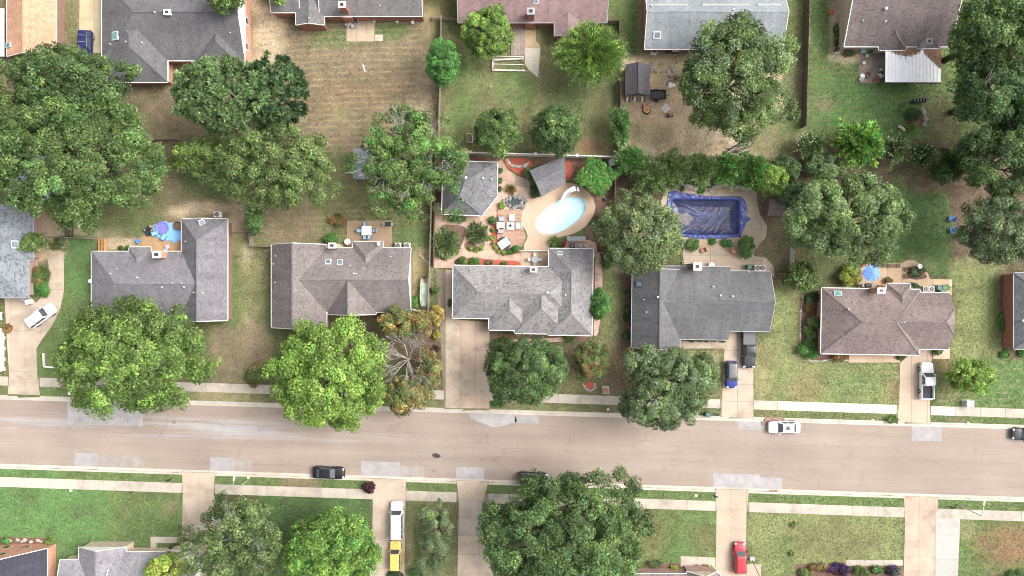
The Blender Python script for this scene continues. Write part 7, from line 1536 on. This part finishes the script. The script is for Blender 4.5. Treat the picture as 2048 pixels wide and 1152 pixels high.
# --- shrubs
S_ = shrub
S_('spiky grey green clump palm bush beside the low brown fence', 890, 486, 34, 'sage', 'olive', 'spray', 2.6, mix=.3, leaf=.42, dens=2.6, name='yucca_bush', tip=('tip', .25))
S_('smaller spiky grey green bush at the diamond shaped paving', 955, 466, 25, 'sage', 'dark', 'spray', 2.2, mix=.4, leaf=.34, dens=2.6, name='yucca_bush', tip=('tip', .2))
S_('clipped dark round ball bush beside the deck corner post', 984, 441, 8.5, 'emer', h=1.0, leaf=.12, clump=.2); S_('clipped round ball bush at the patio corner of the deck', 1032, 498, 7.5, 'bright', h=1.0, leaf=.12, clump=.2)
S_('dark round shrub against the pool house wall nearer the fence', 905, 437, 10, 'dark', h=1.2, ry=7); S_('dark round shrub against the pool house wall nearer the path', 923, 437, 9, 'emer', h=1.2, ry=7)
for k, (px, py) in enumerate(((984, 460), (985, 476), (986, 487), (991, 495), (999, 503), (1008, 506))): S_('pale green hosta in the row edging the timber deck', px, py, 4.5, 'yg', h=.5, leaf=.14, clump=.18, group='hostas edging the deck', name='hosta')
for k, (px, py) in enumerate(((942, 497), (953, 500), (963, 496))): S_('pale green hosta at the tip of the diamond bed', px, py, 4.5, 'yg', 'olive', h=.5, leaf=.14, clump=.18, group='hostas in the diamond bed', name='hosta')
S_('low green shrub row between the deck and brick path', 1020, 504, 10, 'emer', 'dark', h=.8, ry=4)
S_('mixed olive shrub in the red bed at the roof edge', 925, 523, 12, 'olive', 'dark', h=1.0, ry=8); S_('bright green shrub in the red bed at the roof edge', 949, 524, 11, 'bright', 'yg', h=1.1, ry=9); S_('small flowering shrub between red mulch patches', 980, 526, 7, 'olive', 'rust', h=.7); S_('dark little shrub by the red mulch corner', 1008, 530, 7, 'dark', h=.7)
S_('round shrub with red tips against the house wing', 1111, 483, 14, 'mid', 'yg', h=1.5, ry=11, tip=('orange', .08)); S_('red leaved plant beside the round shrub', 1126, 487, 5, 'red', h=.8)
S_('brown ornamental grass by the pond', 1022, 377, 12, 'olive', 'rust', 'spray', 1.2, mix=.4, leaf=.3); S_('yellow green fern at the pond corner', 1004, 411, 7, 'yg', h=.6); S_('dusty shrub inside the red bed', 1058, 346, 12, 'olive', 'grey', h=1.1, ry=11)
S_('dark hedge clump hugging the pavilion side', 1069, 382, 10, 'deep', 'dark', h=1.0, ry=14)
for px, py, lab in ((1001, 341, 'small green shrub at the pool house wall near the fence'), (999, 361, 'small green shrub at the middle of the pool house wall'), (999, 378, 'small green shrub at the path side of the pool house')): S_(lab, px, py, 5, 'dark', 'mid', h=.8)
S_('leafy shrub overlapping the pool garden fence', 1212, 440, 20, 'emer', 'olive', h=2.2, ry=18, tip=('rust', .15)); S_('rust brown shrub by the picket gate', 1206, 494, 9, 'rust', 'dark', h=1.1); S_('dark evergreen shrub by the stone pot', 1213, 528, 10, 'dark', 'emer', h=1.5, ry=9)
tree('camellia_bush', 'bright green rounded bush against the speckled house corner', 1197, 608, 25, 33, 2.4, 2.0, 'bright', 'emer', .3, clump=.42, leaf=.2, group=None, cat='shrub')
for px, py, lab in ((1257, 588, 'dark shrub at the bed by the charcoal wall near the skylight'), (1255, 619, 'green shrub in the middle of the bed by the charcoal wall'), (1255, 635, 'dark low shrub in the bed by the charcoal wall'), (1254, 672, 'round green shrub at the front end of the charcoal wall bed')): S_(lab, px, py, 8, 'dark', 'mid', h=1.0, ry=9)
for k in range(5): S_('small clipped round shrub in the row under the charcoal eave', 1383 + 16 * k, 679, 5.5, 'deep', 'mid', h=.8, leaf=.12, clump=.2, group='clipped shrubs under the charcoal eave')
S_('leafy green shrub at the corner of the covered pool terrace', 1384, 490, 16, 'mid', 'bright', h=1.3, ry=13); S_('small green shrub in the terrace bed', 1425, 482, 7, 'bright', h=.7); S_('bright bush beside the terrace steps', 1454, 486, 11, 'bright', 'emer', h=1.1, ry=9); S_('large round green bush at the curve of the pool surround', 1491, 494, 17, 'emer', 'bright', h=1.9, ry=22); S_('weedy tuft among the edging stones', 1402, 381, 7, 'bright', h=.6); S_('little weed clump at the pool cover corner', 1365, 377, 5, 'emer', h=.5)
for px, py, r, ry, c, c2, lab in ((1625, 596, 14, 12, 'deep', 'dark', 'dark shrub at the back of the brick end wall'), (1620, 612, 12, 14, 'rust', 'dark', 'bronze shrub along the brick end wall'), (1626, 655, 20, 24, 'mid', 'olive', 'leafy shrub in the middle of the brick end wall'), (1622, 698, 23, 18, 'bright', 'mid', 'lush green shrub at the front of the brick end wall'), (1680, 715, 14, 6, 'rust', 'olive', 'low bronze plants along the tan front walk'), (1802, 714, 9, 4, 'mid', 'dark', 'clipped green shrub at the end of the tan front walk'), (1876, 702, 12, 6, 'emer', 'dark', 'oval dark shrub on the tan pad by the garage')): S_(lab, px, py, r, c, c2, h=1.3 if r > 13 else .8, ry=ry)
S_('yellow green forsythia bush at the end of the back patio', 1697, 548, 25, 'yel', 'yg', ry=20, h=2.0, mix=.6, leaf=.2); S_('mixed green planting in the island bed', 1832, 545, 14, 'grey', 'dark', h=.7, ry=11); S_('dark shrub row beside the cream air conditioners', 1826, 574, 12, 'deep', 'emer', h=1.0, ry=7); S_('yellow green plant at the end of the bins', 1892, 576, 7, 'yg', 'emer', h=.9); S_('brown leaved plant at the bay roof', 1777, 561, 10, 'rust', 'olive', h=.8, ry=5); S_('grey planting beside the bird bath', 1846, 540, 7, 'grey', h=.6)
S_('clipped rectangular box hedge in the verge by the cream driveway', 1784, 838, 10, 'mid', 'yg', 'hedge', .7, 7, leaf=.13, clump=.2)
S_('green bush by the brown grey house chimney', 662, 479, 15, 'bright', 'mid', h=1.4, ry=11); S_('reddish brown dying bush on the back lawn', 677, 441, 17, 'rust', 'olive', h=1.2, ry=13, dens=.6); S_('weedy green bush at the wall by the boat', 828, 605, 8, 'bright', 'yg', h=1.0, ry=14); S_('green bush spilling over the plank fence by the boat', 871, 581, 8, 'mid', 'emer', h=1.3, ry=9); S_('dark little bush at the tan driveway edge', 900, 605, 5, 'dark', h=.8, ry=9)
tree('forsythia_bush', 'golden orange bush at the driveway end of the plank fence', 872, 632, 15, 22, 1.8, 1.5, 'orange', 'yel', .5, clump=.4, leaf=.2, group=None, cat='shrub'); S_('small yellow bush below the golden orange one', 873, 670, 7, 'yel', 'orange', h=1.1, ry=11)
S_('crimson leaved shrub under the leafless grey tree', 797, 660, 13, 'red', 'rust', h=1.3, ry=9); S_('dark twiggy shrub at the edge of the tan driveway', 872, 699, 9, 'plum', 'dark', h=.9, dens=.6)
S_('brown green rounded shrub at the lawn edge by the lime maple', 513, 751, 24, 'olive', 'rust', h=2.2, ry=25, mix=.3)
S_('deep plum leaved shrub on the verge by the south driveway', 738, 974, 12, 'plum', h=1.4, ry=12, name='barberry_shrub', leaf=.22)
for px, py, r, ry, lab in ((994, 688, 14, 8, 'dark shrub at the front corner of the speckled house'), (1010, 680, 12, 6, 'low green shrub under the front gutter'), (1140, 676, 10, 6, 'fresh green shrub by the front steps')): S_(lab, px, py, r, 'mid' if px > 1000 else 'olive', 'dark', h=1.0, ry=ry)
S_('green ground plants at the kerb by the tan driveway', 996, 808, 14, 'bright', 'mid', h=.5, ry=5)
tree('privet_bush', 'tall leafy bush overhanging the slate blue roof edge', 68, 485, 26, 22, 2.6, 2.0, 'mid', 'olive', .4, clump=.45, leaf=.22, group=None, cat='shrub'); S_('bronze green bush along the curving driveway', 72, 550, 22, 'mid', 'rust', h=1.8, ry=20); S_('green bush at the driveway bend', 84, 578, 17, 'bright', 'emer', h=1.4, ry=17); S_('wispy olive shrub by the fence ladder', 118, 487, 22, 'olive', 'grey', h=1.2, ry=11, dens=.5)
tree('hedge_bush', 'dark green upright bush at the plank fence corner', 510, 440, 15, 34, 3, 2.3, 'emer', 'mid', .3, clump=.5, leaf=.22, group=None, cat='shrub')
S_('weeping shrub in the brown planter by the drive', 15, 657, 9, 'rust', 'plum', h=1.0)
for px, py, r, c, lab in ((12, 1081, 11, 'bright', 'leafy green plant in the bed at the orange brick front'), (99, 1082, 10, 'lime', 'spreading green plant at the corner of the orange brick front')): S_(lab, px, py, r, c, 'mid', h=.6, ry=7)
stones('pale boulders lined up in the bed before the orange brick house', [(20, 1081), (36, 1080), (44, 1083), (50, 1080), (62, 1084), (76, 1081), (82, 1083)], 'palestone', .28, 'boulder_row', 'boulders')
for px, py, r, ry, c, c2, lab in ((1640, 1137, 20, 9, 'rust', 'olive', 'bronze shrub in the front bed of the bungalow'), (1610, 1146, 14, 8, 'olive', 'yg', 'yellowish plants at the end of the bungalow bed'), (1678, 1140, 22, 9, 'lav', 'plum', 'purple flowering shrub in the bungalow bed'), (1722, 1141, 14, 8, 'mid', 'bright', 'green shrub beside the purple flowering one'), (1755, 1140, 14, 8, 'emer', 'grey', 'dark green shrub in the bungalow bed'), (1786, 1142, 16, 9, 'lav', 'mid', 'purple tinted shrub at the driveway end of the bungalow bed'), (1349, 1137, 9, 8, 'yel', 'yg', 'yellow clipped bush beside the pink brick wall'), (1420, 1136, 8, 5, 'yel', 'olive', 'yellow leaved plant on the pink brick porch'), (1310, 1128, 14, 5, 'grey', 'olive', 'low grey plants along the pink brick wall'), (350, 1095, 11, 6, 'olive', 'dark', 'little shrub on the lawn inside the L shaped walk'), (2030, 1150, 30, 5, 'emer', 'mid', 'low green hedge strip at the lawn corner bed')): S_(lab, px, py, r, c, c2, h=.8, ry=ry)
S_('small brown weed clump on the striped south lawn nearer the pavement', 1587, 1049, 6, 'olive', 'rust', h=.4, ry=5); S_('small brown weed clump on the striped south lawn nearer the house', 1583, 1107, 5, 'olive', 'rust', h=.4)
S_('dark shrub at the end of the yellow car drive', 790, 1150, 16, 'deep', 'dark', h=.9, ry=8); S_('green shrub by the narrow lawn end', 830, 1146, 12, 'emer', h=.8, ry=9)
S_('dense dark bush in the island bed of the green lawn', 1826, 228, 15, 'dark', 'emer', h=1.4, ry=14); S_('pale flowering plants round the island bed', 1810, 216, 10, 'sage', 'yg', h=.7, dens=.6); S_('yellow green plants at the foot of the island bed', 1822, 254, 10, 'yg', h=.6)
for px, py, r, lab in ((2009, 645, 10, 'low plants beside the red brick side wall near the roof vent'), (2010, 708, 10, 'leafy hosta in the bed at the red brick house corner'), (2044, 706, 8, 'second leafy hosta farther along the brick house front bed')): S_(lab, px, py, r, 'bright', 'yg', h=.6, ry=r * (2.2 if py < 700 else 1))
S_('dusty blooming vine along the dark stained fence', 1615, 40, 4, 'grey', 'sage', h=1.0, ry=45, dens=.8, tip=('tip', .2)); S_('tufted plants along the umber house wall', 1674, 70, 6, 'dark', 'olive', h=.9, ry=25)
S_('small green shrub by the brick house step', 660, 35, 8, 'mid', 'yg', h=.9)
S_('pot plants and weeds under the umber eave', 1700, 107, 14, 'olive', 'rust', h=.5, ry=4); S_('weeds along the mauve grey house back wall', 250, 497, 14, 'olive', 'emer', h=.4, ry=4)
# ------------------------------------------------------------------ grass tufts and fallen leaves
def scatter():
    g = np.random.default_rng(21); EX = EXCL + [OUT, [(1040, 360), (1195, 360), (1195, 540), (1040, 540)], [(884, 320), (996, 320), (996, 432), (884, 432)], rc(1250, 126, 1302, 194), rc(990, 416, 1054, 500), rc(1022, 48, 1050, 112), rc(708, 297, 742, 358), rc(1770, 96, 1884, 166)]
    n = 420000; px = g.uniform(-30, 2080, n); py = g.uniform(-30, 1185, n); ok = np.ones(n, bool)
    ok &= ~((py > 799 + .0293 * px - 10) & (py < 928 + .0327 * px + 11))
    for a, b, w in ((753, .0318, 17.5), (954, .0338, 19)): y = a + b * px; ok &= ~((py > y - 1) & (py < y + w + 1))
    for poly in EX:
        q = np.array(poly); m = ok & (px > q[:, 0].min()) & (px < q[:, 0].max()) & (py > q[:, 1].min()) & (py < q[:, 1].max()); I = np.where(m)[0]
        if len(I): ok[I[polydist(px[I], py[I], [tuple(p) for p in q]) > -.8]] = False
    px, py = px[ok], py[ok]; n = len(px); x = (px - 1024) / PPM; y = (576 - py) / PPM
    c = GC[np.clip(np.searchsorted(GY, y), 0, len(GY) - 1), np.clip(np.searchsorted(GX, x), 0, len(GX) - 1)]
    green = c[:, 1] > c[:, 0] * .95; keep = green | (g.random(n) < .45); px, py, x, y, c = px[keep], py[keep], x[keep], y[keep], c[keep]; n = len(x)
    def emit(name, x, y, c, size, z, up, mat):
        n = len(x); a = g.uniform(0, 6.2832, n); s = size * g.uniform(.5, 1.5, n); d = np.stack([np.cos(a), np.sin(a), np.zeros(n)], 1); e = np.stack([-np.sin(a), np.cos(a), np.zeros(n)], 1); p = np.stack([x, y, np.full(n, z)], 1)
        t = np.zeros((n, 3)); t[:, 2] = s * up
        V = np.stack([p - d * s[:, None] * .5, p + e * s[:, None] * .3 + t * .6, p + d * s[:, None] * .5 + t, p - e * s[:, None] * .3 + t * .6], 1).reshape(-1).astype(np.float32)
        me = bpy.data.meshes.new(name); me.vertices.add(n * 4); me.vertices.foreach_set('co', V); me.loops.add(n * 4); me.loops.foreach_set('vertex_index', np.arange(n * 4, dtype=np.int32)); me.polygons.add(n)
        me.polygons.foreach_set('loop_start', np.arange(0, n * 4, 4, dtype=np.int32)); me.polygons.foreach_set('loop_total', np.full(n, 4, np.int32))
        at = me.color_attributes.new('Col', 'FLOAT_COLOR', 'POINT'); col = np.ones((n, 4, 4), np.float32); col[:, :, :3] = np.clip(c, 0, .7)[:, None, :]; at.data.foreach_set('color', col.reshape(-1)); me.update(); me.materials.append(mat)
        return link(name, me)
    cc = c * np.exp(g.normal(.05, .33, n))[:, None]; st = g.random(n) < .05; cc[st] = np.array((.25, .215, .12)) * g.uniform(.7, 1.3, st.sum())[:, None]
    o = stuff(emit('grass', x, y, cc, .17, .008, .45, FOL)); tag(o, 'short uneven grass tufts over the lawns', 'grass')
    # leaves under the autumn trees, along the gutters and on the dirt
    L = []; 
    for cx, cy, rx_, ry_, k in ((820, 720, 70, 110, 900), (470, 430, 60, 40, 300), (270, 380, 150, 60, 500), (1265, 740, 50, 60, 500), (1190, 740, 60, 40, 400), (1900, 300, 60, 60, 500), (1420, 300, 110, 18, 500), (1330, 160, 60, 50, 400), (500, 740, 60, 40, 350), (870, 1060, 40, 80, 300), (300, 300, 60, 90, 400), (700, 820, 120, 14, 260), (270, 840, 130, 20, 220), (1150, 960, 100, 14, 160), (1000, 100, 160, 160, 250), (660, 640, 60, 20, 200)):
        r = np.sqrt(g.random(k)); a = g.random(k) * 6.28; L.append(np.stack([cx + rx_ * r * np.cos(a), cy + ry_ * r * np.sin(a)], 1))
    L = np.concatenate(L); lx = (L[:, 0] - 1024) / PPM; ly = (576 - L[:, 1]) / PPM; road_ = (L[:, 1] > 799 + .0293 * L[:, 0] - 8) & (L[:, 1] < 928 + .0327 * L[:, 0] + 9)
    col = np.array([(.30, .17, .07), (.36, .26, .09), (.20, .11, .06), (.34, .28, .18)])[g.integers(0, 4, len(L))] * g.uniform(.7, 1.3, len(L))[:, None]
    for m, z, lab in ((~road_, .055, 'fallen brown leaves littering the yards'), (road_, -.10, 'fallen leaves blown along the road edge')):
        tag(stuff(emit('fallen_leaves', lx[m], ly[m], col[m], .15, z, .15, FOL)), lab, 'leaves')
scatter()
print('leaves', NLEAF, 'objects', len(bpy.data.objects))
